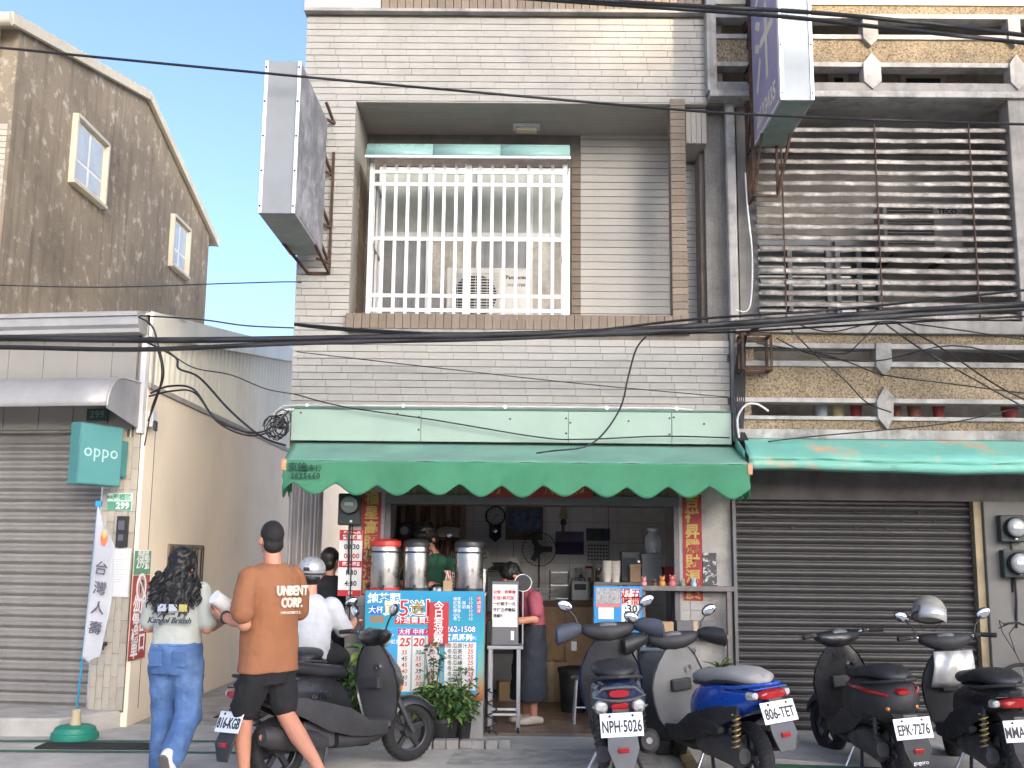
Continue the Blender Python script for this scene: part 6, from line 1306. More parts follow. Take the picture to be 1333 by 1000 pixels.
# ================================================================ people
def clouds(name, size):
    t = bpy.data.textures.get(name) or bpy.data.textures.new(name, 'CLOUDS'); t.noise_scale = size; t.noise_depth = 2; return t
def skinned(m, name, mt_, parent, vox=.009, smooth=4, wrinkle=0, wsize=.09):
    "closed volumes merged into one continuous surface"
    o = m.build(name, mt_, parent, smooth=None)
    for p_ in o.data.polygons: p_.use_smooth = True
    r = o.modifiers.new('merge', 'REMESH'); r.mode = 'VOXEL'; r.voxel_size = vox; r.use_smooth_shade = True
    if wrinkle:
        d = o.modifiers.new('folds', 'DISPLACE'); d.texture = clouds('folds%d' % int(wsize*1000), wsize); d.strength = wrinkle; d.mid_level = .5; d.texture_coords = 'GLOBAL'
    s = o.modifiers.new('smooth', 'SMOOTH'); s.factor = .5; s.iterations = smooth
    return o
def limb(m, pts, rs, n=12, flat=1.0):
    "tapered limb with rounded ends and joints; pts may be refined for smooth taper"
    P_ = [Vector(p) for p in pts]; m.tube(P_, rs, n, flat)
    for p, r in zip(P_, rs): m.ell(p, (r*.995,)*3, n, 8)
def tors(m, rings, n=24, e=2.3, yaw=0):
    c, s = math.cos(yaw), math.sin(yaw)
    m.loft([sec((x, y, z), rx, ry, n, e, (c, s, 0), (-s, c, 0)) for z, rx, ry, x, y in rings])
def hand(m, wrist, direc, palm_n, side, curl=.5, s=1.0):
    "palm, four unequal bent fingers and a thumb; side=+1 puts the thumb on +side"
    d = Vector(direc).normalized(); n = Vector(palm_n); n = (n - d*n.dot(d)).normalized(); b = d.cross(n)*side; w = Vector(wrist)
    m.loft([[w+d*a+b*x*k+n*y for x, y in ((-1,-.011),(-.5,-.014),(.5,-.014),(1,-.011),(1,.011),(.5,.014),(-.5,.014),(-1,.011))] for a, k in ((-.01,.026),(.02,.032),(.06,.041),(.09,.040))])
    for i, (off, L) in enumerate(((.031,.068),(.010,.076),(-.011,.071),(-.031,.054))):
        p = w+d*.085+b*off; pts = [p]; dd = d.copy()
        for k, f in enumerate((.42,.32,.26)):
            ang = curl*(.5+.35*k); dd = (dd*math.cos(ang)+n*math.sin(ang)).normalized(); pts.append(pts[-1]+dd*L*f)
        limb(m, pts, [.0095,.009,.0085,.0075], 8)
    t0 = w+d*.025+b*.034; t1 = t0+(d*.5+b*.75+n*.3).normalized()*.035; t2 = t1+(d*.85+b*.25+n*.5*curl).normalized()*.03; limb(m, [t0,t1,t2,t2+(d*.9+n*.4*curl).normalized()*.022], [.014,.012,.0105,.009], 8)
def headm(m, c, f, up=(0,0,1), s=1.0):
    "head volume centred at c looking along f: skull, jaw, nose, ears"
    c, f, u = Vector(c), Vector(f).normalized(), Vector(up).normalized(); f = (f-u*f.dot(u)).normalized(); r = f.cross(u)
    Rm = Matrix((r, f, u)).transposed(); eu = Rm.to_euler()
    def q(x, y, z): return c + (r*x+f*y+u*z)*s
    m.ell(q(0,-.008,.02), (.074*s,.092*s,.098*s), 16, 12, eu); m.ell(q(0,.022,-.045), (.056*s,.06*s,.065*s), 14, 10, eu); m.ell(q(0,.055,-.085), (.03*s,.03*s,.022*s), 10, 8, eu)
    m.ell(q(0,.096,-.02), (.012*s,.018*s,.024*s), 8, 6, eu); m.ell(q(0,.083,.012), (.03*s,.012*s,.012*s), 8, 6, eu); m.ell(q(0,.083,-.055), (.022*s,.012*s,.008*s), 8, 6, eu)
    for e_ in (-1,1): m.ell(q(e_*.077,-.01,-.012), (.011*s,.02*s,.032*s), 8, 8, eu)
    return q, eu
def core(m, zs, zp, sw):
    "trunk inside the clothes so that the body is one piece"
    limb(m, [(0,0,zs+.03),(0,0,zs-.08),(0,-.01,(zs+zp)/2),(0,0,zp)], [.06,.09,.085,.09]); limb(m, [(-sw,0,zs-.01),(0,0,zs-.01),(sw,0,zs-.01)], [.045,.06,.045])
def face_bits(q, s, parent):
    for e_ in (-1,1):
        MB().ell(q(e_*.032,.079,.005), (.012*s,.007*s,.007*s), 10, 7).build('eye', m_white, parent, smooth=60); MB().ell(q(e_*.032,.086,.005), (.006*s,.004*s,.006*s), 8, 6).build('pupil', m_black_ink, parent, smooth=60)
m_jean = mat('blue_denim', (.06,.125,.28), .85, var=.3, vs=5, bump=1.8, bs=15, c2=(.13,.22,.40), c2s=3.5, c2t=.58, c2w=.12); m_tee = mat('pale_mint_tee', (.40,.425,.385), .85, var=.05, bump=1.8, bs=13)
m_hair = mat('black_hair', (.010,.009,.009), .42, var=.3, vs=30, bump=.8, bs=90); m_orange = mat('orange_tee', (.27,.112,.052), .88, var=.06, vs=4, bump=2.0, bs=11); m_shorts = mat('black_shorts', (.012,.012,.014), .9, var=.15, bump=1.8, bs=14)
m_wtee = mat('white_tee', (.46,.475,.50), .85, var=.04, bump=1.8, bs=13); m_sole = mat('grey_sole', (.10,.095,.09), .8); m_shoe = mat('white_shoe', (.62,.61,.58), .6, var=.08)

# ---------------- woman in jeans, seen from behind (local +y = away from the camera, +x = right)
wo = thing('person', 'person with long wavy black hair, pale mint tee and blue jeans walking away', 'person', (-2.38,-2.34,0), R(-8))
b = MB(); q, eu = headm(b, (.015,.02,1.475), (.35,1,-.05)); limb(b, [(.01,.0,1.30),(.012,.01,1.40)], [.052,.05])
for s_ in (-1,1):
    sh_, el, wr = (s_*.172,.0,1.295), (s_*.215,-.0,1.05), ((-.20,.20,1.03) if s_ < 0 else (.24,.17,1.08))
    limb(b, [sh_, tuple((Vector(sh_)+Vector(el))/2), el, tuple((Vector(el)*.6+Vector(wr)*.4)), wr], [.05,.047,.042,.041,.028])
    hand(b, wr, (0.35 if s_ > 0 else .15,.9,.12), (0 if s_ > 0 else 0,0,1), -s_, .7)
core(b, 1.30, .86, .165)
for hp, kn, an in (((-.09,0,.84),(-.10,.09,.5),(-.105,.10,.09)), ((.09,0,.84),(.10,.03,.47),(.095,-.20,.22))): limb(b, [hp, kn, an], [.08,.055,.04])
skinned(b, 'body', m_skin, wo, .0075, 3)
tt = MB(); tors(tt, [(.925,.178,.122,0,0),(1.0,.168,.118,0,0),(1.1,.165,.115,0,0),(1.2,.178,.122,0,0),(1.28,.185,.115,0,0),(1.335,.155,.09,0,.0),(1.365,.085,.07,.005,.005)])
for s_ in (-1,1): limb(tt, [(s_*.16,0,1.295),(s_*.19,0,1.19),(s_*.215,.01,1.095)], [.072,.071,.072])
sho = skinned(tt, 'tee', m_tee, wo, .009, 5, .022, .11)
jn = MB(); tors(jn, [(.74,.175,.125,0,.0),(.82,.187,.14,0,.0),(.9,.182,.128,0,0),(.955,.168,.118,0,0)])
jl = [[(-.092,.01,.80),(-.10,.06,.62),(-.102,.09,.48),(-.106,.10,.25),(-.108,.10,.06)], [(.092,.0,.80),(.10,.02,.60),(.102,.02,.46),(.098,-.09,.33),(.096,-.17,.235)]]
for L in jl: limb(jn, L, [.11,.098,.092,.088,.088])
skinned(jn, 'jeans', m_jean, wo, .010, 4, .03, .10)
for s_ in (-1,1): MB().loft([sec((s_*.085,-.137-.004*k,.80+.05*k),.048,.004,8,4,(1,0,0),(0,1,0)) for k in range(3)]).build('back_pocket', m_jean, wo)
MB().tube([(math.cos(a)*.171,math.sin(a)*.121,.938) for a in [2*math.pi*k/28 for k in range(28)]], .012, 6, closed=True).build('waistband', m_jean, wo, smooth=60)
# shoes: left planted, right lifted showing its sole
for (c, rx) in (((-.108,.14,.045), 0), ((.094,-.225,.15), -62)):
    SM = Matrix.Translation(c) @ Matrix.Rotation(R(rx), 4, 'X')
    sh_ = MB(SM).loft([sec((0,y,z),w,h,14,2.4,(1,0,0),(0,0,1)) for y,z,w,h in ((-.125,.02,.02,.03),(-.11,.025,.036,.05),(-.04,.03,.038,.055),(.04,.015,.044,.042),(.10,.005,.045,.03),(.135,-.002,.028,.018))]).build('shoe', m_shoe, wo, smooth=60)
    MB(SM).loft([sec((0,y,-.035),w,.010,14,2.6,(1,0,0),(0,0,1)) for y,w in ((-.13,.022),(-.11,.038),(-.03,.037),(.05,.044),(.10,.045),(.138,.026))]).build('sole', m_sole, sh_, smooth=40)
hr = MB(); hr.ell(q(0,-.022,.03), (.094,.108,.107), 16, 12, eu); hr.ell(q(0,-.07,-.06), (.098,.068,.12), 14, 10, eu); hr.ell((.0,-.085,1.31), (.132,.058,.135), 14, 10); hr.ell((.065,-.075,1.25), (.07,.05,.10), 12, 9)
hro = skinned(hr, 'hair', m_hair, wo, .009, 3, .05, .05)
lk = MB()
for k in range(120):
    a = random.uniform(-1.35, 1.35); x0 = math.sin(a)*.118; y0 = -.075-.03*math.cos(a)+random.uniform(-.012,.01); ln = random.uniform(.12,.26)*(1-.25*abs(a)/1.25); z0 = random.uniform(1.34,1.44); ph = random.uniform(0,6)
    lk.tube([(x0*1.22+.019*math.sin(ph+j*1.5)+.014*j*math.copysign(1,x0)*.5+.01, y0-.012*math.sin(j*.9+ph)-.004*j, z0-ln*j/6) for j in range(7)], [.009,.012,.013,.013,.011,.008,.003], 5)
tag(lk.build('hair_locks', m_hair, hro, smooth=60), kind='stuff')
tx = Matrix.Translation((0,0,0))
m_tink = mat('tee_ink', (.05,.07,.09), .8)
text('Kangol British', .056, m_tink, sho, face_front(.0,-.142,1.105), shear=.35, bold=.0008, ext=.004); text('SINCE 1938', .016, m_tink, sho, face_front(0,-.142,1.15), ext=.004)
for x_, c_ in ((-.06,(.35,.40,.50)),(.02,(.42,.45,.5)),(.095,(.42,.36,.12))): MB().box(x_-.03,x_+.03,-.143,-.136,1.165,1.215).build('print_block', mat('print%d' % int(x_*100+50), c_, .8), sho, bevel=.004)
phn = MB(); phn.obox((.33,.27,1.085),(.14,.07,.010),(0,.1,.2)); o = phn.build('smartphone', m_black_pl, bevel=.004); o.data.transform(wo.matrix_basis); tag(o, 'dark smartphone held between the two walking people', 'phone')

# ---------------- man in the orange tee
mn = thing('person', 'person in orange tee and black shorts walking beside the jeans wearer', 'person', (-1.70,-2.50,0), R(50))
b = MB(); q, eu = headm(b, (-.01,.02,1.66), (.3,1,-.03), s=1.03); limb(b, [(0,-.005,1.46),(-.005,.005,1.57)], [.066,.06])
core(b, 1.42, .80, .165)
LW = (-.24,.21,1.145)
limb(b, [(-.195,0,1.415),(-.235,-.03,1.27),(-.26,-.07,1.10),(-.25,.07,1.12),LW], [.058,.052,.046,.043,.03]); hand(b, LW, (-.1,.95,.12), (.6,-.1,.6), -1, .75)
RW = (.10,.33,1.12); limb(b, [(.195,0,1.415),(.24,.04,1.27),(.25,.10,1.13),(.20,.22,1.12),RW], [.058,.052,.046,.042,.03]); hand(b, RW, (-.75,.6,.1), (0,0,1), 1, .6)
limb(b, [(-.09,0,.80),(-.10,.05,.62),(-.105,.10,.49),(-.10,.11,.34),(-.095,.09,.2),(-.09,.085,.085)], [.08,.075,.06,.060,.042,.036]); limb(b, [(.09,0,.80),(.11,-.02,.62),(.125,-.05,.49),(.13,-.19,.36),(.13,-.35,.24),(.13,-.43,.165)], [.08,.075,.062,.062,.043,.036])
FEET = (((-.09,.10,.0), 0), ((.13,-.45,.065), -42))
for (c, rx) in FEET:
    FM_ = Matrix.Translation(c) @ Matrix.Rotation(R(rx), 4, 'X'); fp = lambda x, y, z: FM_ @ Vector((x, y, z))
    limb(b, [fp(0,-.055,.045), fp(0,.03,.05), fp(0,.12,.04)], [.034,.034,.028], 10); limb(b, [fp(0,-.03,.05), fp(0,-.02,.11)], [.034,.036], 10)
    for k in range(5): limb(b, [fp((k-2)*.016,.13,.034), fp((k-2)*.0175,.172-.006*abs(k-1.5),.028)], [.0105,.009], 6)
skinned(b, 'body', m_skin, mn, .0075, 3)
tt = MB(); tors(tt, [(.775,.225,.155,.0,0),(.9,.212,.15,0,0),(1.05,.205,.146,0,0),(1.2,.202,.146,0,0),(1.33,.205,.143,0,0),(1.42,.205,.122,0,0),(1.475,.14,.095,0,0),(1.50,.085,.078,0,.0)])
limb(tt, [(-.185,0,1.405),(-.245,-.03,1.29),(-.28,-.07,1.18)], [.078,.076,.080]); limb(tt, [(.185,0,1.405),(.245,.02,1.29),(.28,.05,1.18)], [.078,.076,.080])
sho = skinned(tt, 'tee', m_orange, mn, .010, 5, .035, .16)
sr = MB(); tors(sr, [(.70,.175,.135,0,0),(.78,.18,.14,0,0),(.86,.17,.13,0,0)])
limb(sr, [(-.095,0,.76),(-.11,.05,.62),(-.115,.07,.56)], [.115,.105,.10]); limb(sr, [(.095,0,.76),(.115,-.02,.62),(.12,-.03,.56)], [.115,.105,.10])
skinned(sr, 'shorts', m_shorts, mn, .010, 4, .03, .10)
hr = MB(); hr.ell(q(0,-.022,.035), (.080,.098,.098), 16, 12, eu); hr.ell(q(0,-.055,-.035), (.072,.05,.06), 14, 10, eu); skinned(hr, 'hair', mat('short_hair', (.012,.010,.010), .7, var=.3, vs=60, bump=1.2, bs=160), mn, .008, 3, .006, .02)
m_pw = mat('print_pale', (.70,.62,.52), .8)
text('UNBENT', .088, m_pw, sho, face_dir((.055,-.156,1.315),(.05,-1,.0)), bold=.003, sx=.78, ext=.006); text('CORP.', .088, m_pw, sho, face_dir((.055,-.156,1.235),(.05,-1,0)), bold=.003, sx=.74, ext=.006); text('UN DISTRICT, L.', .026, m_pw, sho, face_dir((.055,-.152,1.17),(.05,-1,0)), sx=.95, ext=.006)
for (c, rx) in FEET:
    SM = Matrix.Translation(c) @ Matrix.Rotation(R(rx), 4, 'X')
    so_ = MB(SM).loft([sec((0,y,.010),w,.009,14,2.6,(1,0,0),(0,0,1)) for y,w in ((-.105,.02),(-.085,.038),(0,.038),(.1,.046),(.165,.044),(.195,.02))]).build('flip_flop', mat('flipflop', (.42,.36,.30), .7), mn, smooth=50)
    for s_ in (-1,1): MB(SM).tube([(s_*.04,.0,.02),(s_*.034,.05,.07),(0,.125,.055)], .006, 6).build('strap', m_black_pl, so_, smooth=60)
MB().tube([(-.243+math.cos(a)*.036,.165,1.137+math.sin(a)*.036) for a in [2*math.pi*k/20 for k in range(20)]], .010, 6, closed=True).build('watch', m_black_pl, mn, smooth=60)
rl = MB(); rl.tube([U(314,801,-2.46), U(279,777,-2.62)], .048, 20); o = rl.build('paper_roll', m_paper, smooth=40); tag(o, 'thick white paper roll carried by the man in orange', 'paper roll')

# ---------------- rider in white tee and silver helmet, seated on the hidden scooter
rd = thing('person', 'seated rider in white tee and silver half helmet behind the black scooter', 'person', (-1.74,-.92,0), R(-4))
b = MB(); q, eu = headm(b, (.0,.05,1.40), (.1,1,-.1)); limb(b, [(0,0,1.20),(0,.02,1.30)], [.06,.055])
for s_ in (-1,1):
    wr = (s_*.27,.52,1.0); limb(b, [(s_*.19,0,1.14),(s_*.25,.10,1.0),(s_*.27,.22,.92),wr], [.055,.05,.043,.03]); hand(b, wr, (s_*.2,1,0), (0,0,-1), s_, .9)
core(b, 1.15, .76, .17)
skinned(b, 'body', m_skin, rd, .008, 3)
tt = MB(); tors(tt, [(.72,.18,.14,0,0),(.82,.185,.15,0,-.01),(.95,.195,.145,0,-.01),(1.07,.205,.135,0,0),(1.15,.19,.115,0,0),(1.21,.11,.09,0,0),(1.235,.07,.07,0,.01)])
for s_ in (-1,1): limb(tt, [(s_*.185,0,1.14),(s_*.235,.06,1.03),(s_*.26,.12,.96)], [.08,.082,.082])
skinned(tt, 'tee', m_wtee, rd, .010, 5, .03, .13)
pn = MB(); tors(pn, [(.68,.17,.15,0,0),(.75,.18,.15,0,0),(.79,.17,.14,0,0)])
for s_ in (-1,1): limb(pn, [(s_*.10,.0,.75),(s_*.17,.22,.74),(s_*.19,.42,.70),(s_*.16,.40,.50),(s_*.12,.42,.36)], [.095,.088,.075,.062,.055])
skinned(pn, 'trousers', m_shorts, rd, .011, 4, .03, .1)
for s_ in (-1,1):
    sh_ = MB().loft([sec((s_*.115,.40+y,.36+z),w,h,12,2.4,(1,0,0),(0,0,1)) for y,z,w,h in ((-.09,.02,.025,.03),(-.06,.025,.038,.045),(.03,.01,.042,.04),(.1,-.002,.042,.028),(.14,-.008,.025,.016))]).build('shoe', m_black_pl, rd, smooth=60)
hh_ = MB(); hh_.ell(q(0,-.005,.045), (.112,.128,.105), 18, 12, eu); 
m_silver = mat('helmet_silver', (.52,.52,.53), .3, .5, var=.08)
ho = skinned(hh_, 'helmet', m_silver, rd, .008, 2); MB().tube([q(math.cos(a)*.108,math.sin(a)*.124-.005,.005) for a in [2*math.pi*k/24 for k in range(24)]], .008, 6, closed=True).build('helmet_rim', m_black_pl, ho, smooth=60); MB().loft([sec(q(0,-.125,z),.03,.008,8,3,(1,0,0),(0,1,0)) for z in (.03,.06)]).build('helmet_vent', m_black_pl, ho)
hr = MB(); hr.ell(q(0,-.03,-.03), (.085,.085,.07), 14, 10, eu); skinned(hr, 'hair', m_hair, rd, .009, 3)

# ---------------- standing person in black, in the alley behind
bp_ = thing('person', 'person in black standing in the alley behind the rider', 'person', (-1.80,.35,.012), R(-10))
b = MB(); q, eu = headm(b, (0,.02,1.50), (.3,1,0)); limb(b, [(0,0,1.32),(0,.01,1.42)], [.055,.05])
for s_ in (-1,1):
    wr = (s_*.24,.12,.82); limb(b, [(s_*.18,0,1.26),(s_*.22,.0,1.05),wr], [.05,.043,.03]); hand(b, wr, (0,.2,-1), (-s_,0,0), s_, .4)
core(b, 1.27, .86, .165)
skinned(b, 'body', m_skin, bp_, .009, 3)
tt = MB(); tors(tt, [(.86,.19,.13,0,0),(1.0,.18,.125,0,0),(1.15,.2,.13,0,0),(1.27,.2,.115,0,0),(1.33,.13,.09,0,0),(1.36,.07,.07,0,0)])
for s_ in (-1,1): limb(tt, [(s_*.18,0,1.26),(s_*.225,0,1.08)], [.075,.075])
skinned(tt, 'tee', m_shorts, bp_, .012, 4, .03, .12)
pn = MB(); tors(pn, [(.78,.17,.13,0,0),(.9,.18,.13,0,0)])
for s_ in (-1,1): limb(pn, [(s_*.09,0,.82),(s_*.1,.02,.48),(s_*.105,0,.10)], [.1,.075,.065])
skinned(pn, 'trousers', m_shorts, bp_, .012, 4)
for s_ in (-1,1): MB().loft([sec((s_*.105,y,.04),w,.036,12,2.6,(1,0,0),(0,0,1)) for y,w in ((-.09,.03),(0,.042),(.12,.045),(.17,.025))]).build('shoe', m_black_pl, bp_, smooth=60)
hr = MB(); hr.ell(q(0,-.02,.03), (.088,.10,.10), 14, 10, eu); hr.ell(q(0,-.05,-.03), (.08,.06,.07), 14, 10, eu); skinned(hr, 'hair', m_hair, bp_, .009, 3, .01, .03)

# ---------------- worker in green bending over the urns
gw = thing('person', 'worker in dark green tee with black hair bending behind the tea urns', 'person', (U(566,740,.62).x,.62,.026), R(160)); gw.scale = (1.1,1.1,1.14)
b = MB(); q, eu = headm(b, (.0,.20,1.50), (.25,.75,-.75), (.05,.6,.8)); limb(b, [(0,.06,1.34),(0,.15,1.44)], [.058,.052])
for s_ in (-1,1):
    wr = (s_*.16,.42,1.12); limb(b, [(s_*.18,.03,1.28),(s_*.24,.12,1.12),(s_*.2,.28,1.08),wr], [.05,.045,.04,.028]); hand(b, wr, (-s_*.4,.9,-.2), (0,0,-1), s_, .9)
limb(b, [(0,.05,1.36),(0,.03,1.25),(0,-.02,.95)], [.06,.09,.09]); limb(b, [(-.17,.03,1.27),(.17,.03,1.27)], [.045,.045])
bo = skinned(b, 'body', m_skin, gw, .008, 3); face_bits(q, 1, bo)
tt = MB(); tors(tt, [(.85,.18,.13,0,-.04),(1.0,.175,.13,0,-.02),(1.15,.2,.135,0,.0),(1.28,.2,.12,0,.03),(1.345,.13,.095,0,.055),(1.375,.07,.07,0,.07)])
for s_ in (-1,1): limb(tt, [(s_*.18,.03,1.28),(s_*.23,.09,1.15)], [.078,.078])
m_gtee = mat('green_tee', (.02,.085,.05), .85, var=.08, bump=.2, bs=240)
sho = skinned(tt, 'tee', m_gtee, gw, .010, 4, .03, .12); MB().ell((.06,.137,1.2),(.035,.006,.045),10,8).build('chest_print', m_gold_ink, sho)
pn = MB(); tors(pn, [(.75,.17,.13,0,-.05),(.88,.18,.13,0,-.04)])
for s_ in (-1,1): limb(pn, [(s_*.09,-.04,.80),(s_*.1,-.0,.46),(s_*.1,-.03,.08)], [.1,.075,.065])
skinned(pn, 'trousers', m_shorts, gw, .012, 4)
for s_ in (-1,1): MB().loft([sec((s_*.10,-.03+y,.04),w,.036,12,2.6,(1,0,0),(0,0,1)) for y,w in ((-.09,.03),(0,.042),(.12,.045),(.17,.025))]).build('shoe', m_black_pl, gw, smooth=60)
hr = MB(); hr.ell(q(0,-.02,.035), (.092,.105,.10), 14, 10, eu); hr.ell(q(0,-.05,-.02), (.085,.06,.08), 14, 10, eu); hr.ell(q(0,.06,.075),(.075,.04,.03),12,8,eu); skinned(hr, 'hair', m_hair, gw, .009, 3, .02, .03)

# ---------------- woman in pink with long dark apron
pw = thing('person', 'worker in rose pink tee and long dark apron looking down at the entrance', 'person', (U(688,935,.42).x,.42,.026), R(115))
b = MB(); q, eu = headm(b, (.0,.20,1.36), (0,.72,-.7), (0,.6,.8)); limb(b, [(0,.05,1.20),(0,.14,1.30)], [.05,.046])
for s_ in (-1,1):
    wr = (s_*.10,.36,.98); limb(b, [(s_*.165,.02,1.16),(s_*.22,.05,.97),(s_*.18,.2,.95),wr], [.046,.042,.037,.026]); hand(b, wr, (-s_*.3,.9,.0), (0,0,-1), s_, .8)
for s_ in (-1,1): limb(b, [(s_*.08,-.02,.80),(s_*.085,0,.42),(s_*.085,-.01,.10)], [.08,.052,.038])
limb(b, [(0,.04,1.22),(0,.02,1.12),(0,-.02,.82)], [.055,.085,.085]); limb(b, [(-.155,.02,1.15),(.155,.02,1.15)], [.042,.042])
bo = skinned(b, 'body', m_skin, pw, .008, 3); face_bits(q, 1, bo)
MB().sheet([[q(x*.062, .075+.03*math.cos(x*1.4), z) for x in (-1,-.5,0,.5,1)] for z in (-.015,-.05,-.085)]).build('face_mask', m_white, bo, smooth=60, thick=.004)
m_rose = mat('rose_tee', (.30,.07,.10), .85, var=.08)
tt = MB(); tors(tt, [(.80,.165,.12,0,-.03),(.95,.16,.115,0,-.02),(1.08,.175,.12,0,.0),(1.17,.175,.105,0,.02),(1.225,.12,.085,0,.045),(1.25,.065,.065,0,.06)])
for s_ in (-1,1): limb(tt, [(s_*.16,.02,1.16),(s_*.205,.03,1.04)], [.07,.07])
skinned(tt, 'tee', m_rose, pw, .010, 4, .03, .12)
ap = MB(); tors(ap, [(.22,.20,.16,0,0),(.4,.195,.155,0,0),(.65,.185,.145,0,-.01),(.82,.172,.13,0,-.02),(.92,.165,.122,0,-.02)]); m_apron = mat('dark_apron', (.022,.026,.036), .85, var=.15)
skinned(ap, 'apron', m_apron, pw, .011, 4, .035, .12)
for s_ in (-1,1): MB().loft([sec((s_*.085,-.01+y,.038+z),w,h,12,2.6,(1,0,0),(0,0,1)) for y,z,w,h in ((-.09,.0,.028,.03),(0,.01,.045,.045),(.1,.0,.05,.036),(.16,-.008,.03,.022))]).build('clog', mat('cream_clog', (.58,.50,.40), .6, var=.15), pw, smooth=60)
hr = MB(); hr.ell(q(0,-.02,.03), (.09,.104,.10), 14, 10, eu); hr.ell(q(0,-.05,-.03), (.085,.065,.07), 14, 10, eu); skinned(hr, 'hair', m_hair, pw, .009, 3, .02, .03)
# ================================================================ plants in front of the counter
m_leafA = mat('leaf_green', (.07,.16,.04), .5, var=.35, vs=14, transl=.25); m_leafB = mat('leaf_deep', (.03,.075,.025), .5, var=.35, vs=14, transl=.2); m_leafC = mat('leaf_lime', (.22,.32,.09), .5, var=.25, vs=14, transl=.3)
m_stem = mat('stem', (.10,.12,.04), .8)
def leaf(m, p, d, L, w, droop=.3):
    p, d = Vector(p), Vector(d).normalized(); s_ = d.cross(Vector((0,0,1)))
    if s_.length < .05: s_ = Vector((1,0,0))
    s_ = s_.normalized(); n = s_.cross(d); a = random.uniform(-.7,.7); s_, n = s_*math.cos(a)+n*math.sin(a), n*math.cos(a)-s_*math.sin(a)
    q1 = p+d*L*.35-Vector((0,0,L*droop*.1)); q2 = p+d*L*.7-Vector((0,0,L*droop*.45)); e = p+d*L-Vector((0,0,L*droop))
    m.add([p, q1+s_*w*.5+n*w*.12, q1-n*w*.05, q1-s_*w*.5+n*w*.12, q2+s_*w*.38+n*w*.1, q2-n*w*.04, q2-s_*w*.38+n*w*.1, e], [(0,1,2),(0,2,3),(1,4,5,2),(2,5,6,3),(4,7,5),(5,7,6)])
def bush(name, lb, loc, rx, ry, rz, n, L, mats, pot=None, stems=6, group='potted plants'):
    t = thing(name, lb, 'plant', loc, 0, group)
    if pot: MB().lathe([(pot*.75,0),(pot,.16),(pot*1.06,.16),(pot*1.06,.19),(pot*.9,.19),(pot*.88,.15)], 20).build('pot', m_black_pl, t, smooth=40)
    z0 = .15 if pot else .02
    for k in range(stems):
        a = random.uniform(0,6.28); e = Vector((math.cos(a)*rx*.7, math.sin(a)*ry*.7, z0+rz*random.uniform(.6,1.0)))
        MB().tube([(math.cos(a)*.03,math.sin(a)*.03,z0),(e.x*.5,e.y*.5,z0+(e.z-z0)*.55),tuple(e)], [.006,.005,.003], 5).build('stem', m_stem, t)
    groups = [MB() for _ in mats]
    for k in range(n):
        u = random.random(); a = random.uniform(0,6.28); r = math.sqrt(random.random()); z = z0+rz*(u**.8)
        env = math.sqrt(max(.05, 1-((z-z0)/rz-.42)**2*2.2)); p = (math.cos(a)*r*rx*env, math.sin(a)*r*ry*env, z)
        leaf(groups[k % len(mats)], p, (math.cos(a)+random.uniform(-.5,.5), math.sin(a)+random.uniform(-.5,.5), random.uniform(-.3,.8)), L*random.uniform(.6,1.25), L*random.uniform(.4,.6), random.uniform(.1,.7))
    for m_, g_ in zip(mats, groups): tag(g_.build('foliage', m_, t), kind='stuff')
    return t
yp = -.62
bush('potted_plant', 'dense small leaved green pot plant seen through the black scooter', (U(468,930,yp).x,yp,0), .23,.17,.44, 1100, .055, [m_leafB,m_leafA], .13)
lp = bush('potted_plant', 'lime green plant with pointed leaves rising behind the black scooter', (U(474,930,-.48).x-.02,-.47,0), .09,.08,.62, 46, .15, [m_leafC,m_leafA], .09, 4)
bush('potted_plant', 'yellow edged creeper spilling from a black trough by the menu board', (U(575,950,yp).x,yp+.03,.03), .30,.17,.30, 900, .065, [m_leafA,m_leafB,m_leafC], .15)
bush('potted_plant', 'tall thin leafy shrub growing up in front of the menu board', (U(562,945,-.55).x,-.50,.03), .10,.06,.66, 120, .06, [m_leafA,m_leafB], .08, 7)
bush('potted_plant', 'small trailing plant with round leaves before the red price list', (U(603,945,-.55).x,-.50,.03), .11,.06,.44, 70, .055, [m_leafA,m_leafB], .07, 5)
st_ = thing('spider_plant', 'spiky striped plant in a pot behind the blue scooter', 'plant', (U(935,830,-.25).x,-.30,.0))
MB().lathe([(.12,.0),(.15,.55),(.16,.55),(.16,.6),(.13,.6)], 20).build('planter', m_conc, st_, smooth=40)
for k in range(34):
    a = random.uniform(0,6.28); L = random.uniform(.16,.26); el = random.uniform(.2,1.2); pts = [(math.cos(a)*L*t*math.cos(el*(1-t*.6)), math.sin(a)*L*t*math.cos(el*(1-t*.6)), .60+L*(math.sin(el)*t*1.15-.55*t*t)) for t in (0,.25,.5,.75,1)]
    MB().tube(pts, [.006,.010,.010,.007,.001], 4, flat=.25).build('blade', [m_leafC,m_leafA,m_leafB][k % 3], st_)
kb = thing('kerb_stone', 'short row of grey kerb bricks before the plants', 'kerb stones', (0,0,0))
for k in range(7): MB().obox((U(556,955,-.75).x+k*.108+random.uniform(-.006,.006), -.80+random.uniform(-.015,.015)+k*.012, .035), (.10,.12,.07+random.uniform(-.01,.01)), (0,0,random.uniform(-.08,.08))).build('brick', m_conc_d, kb, bevel=.008)
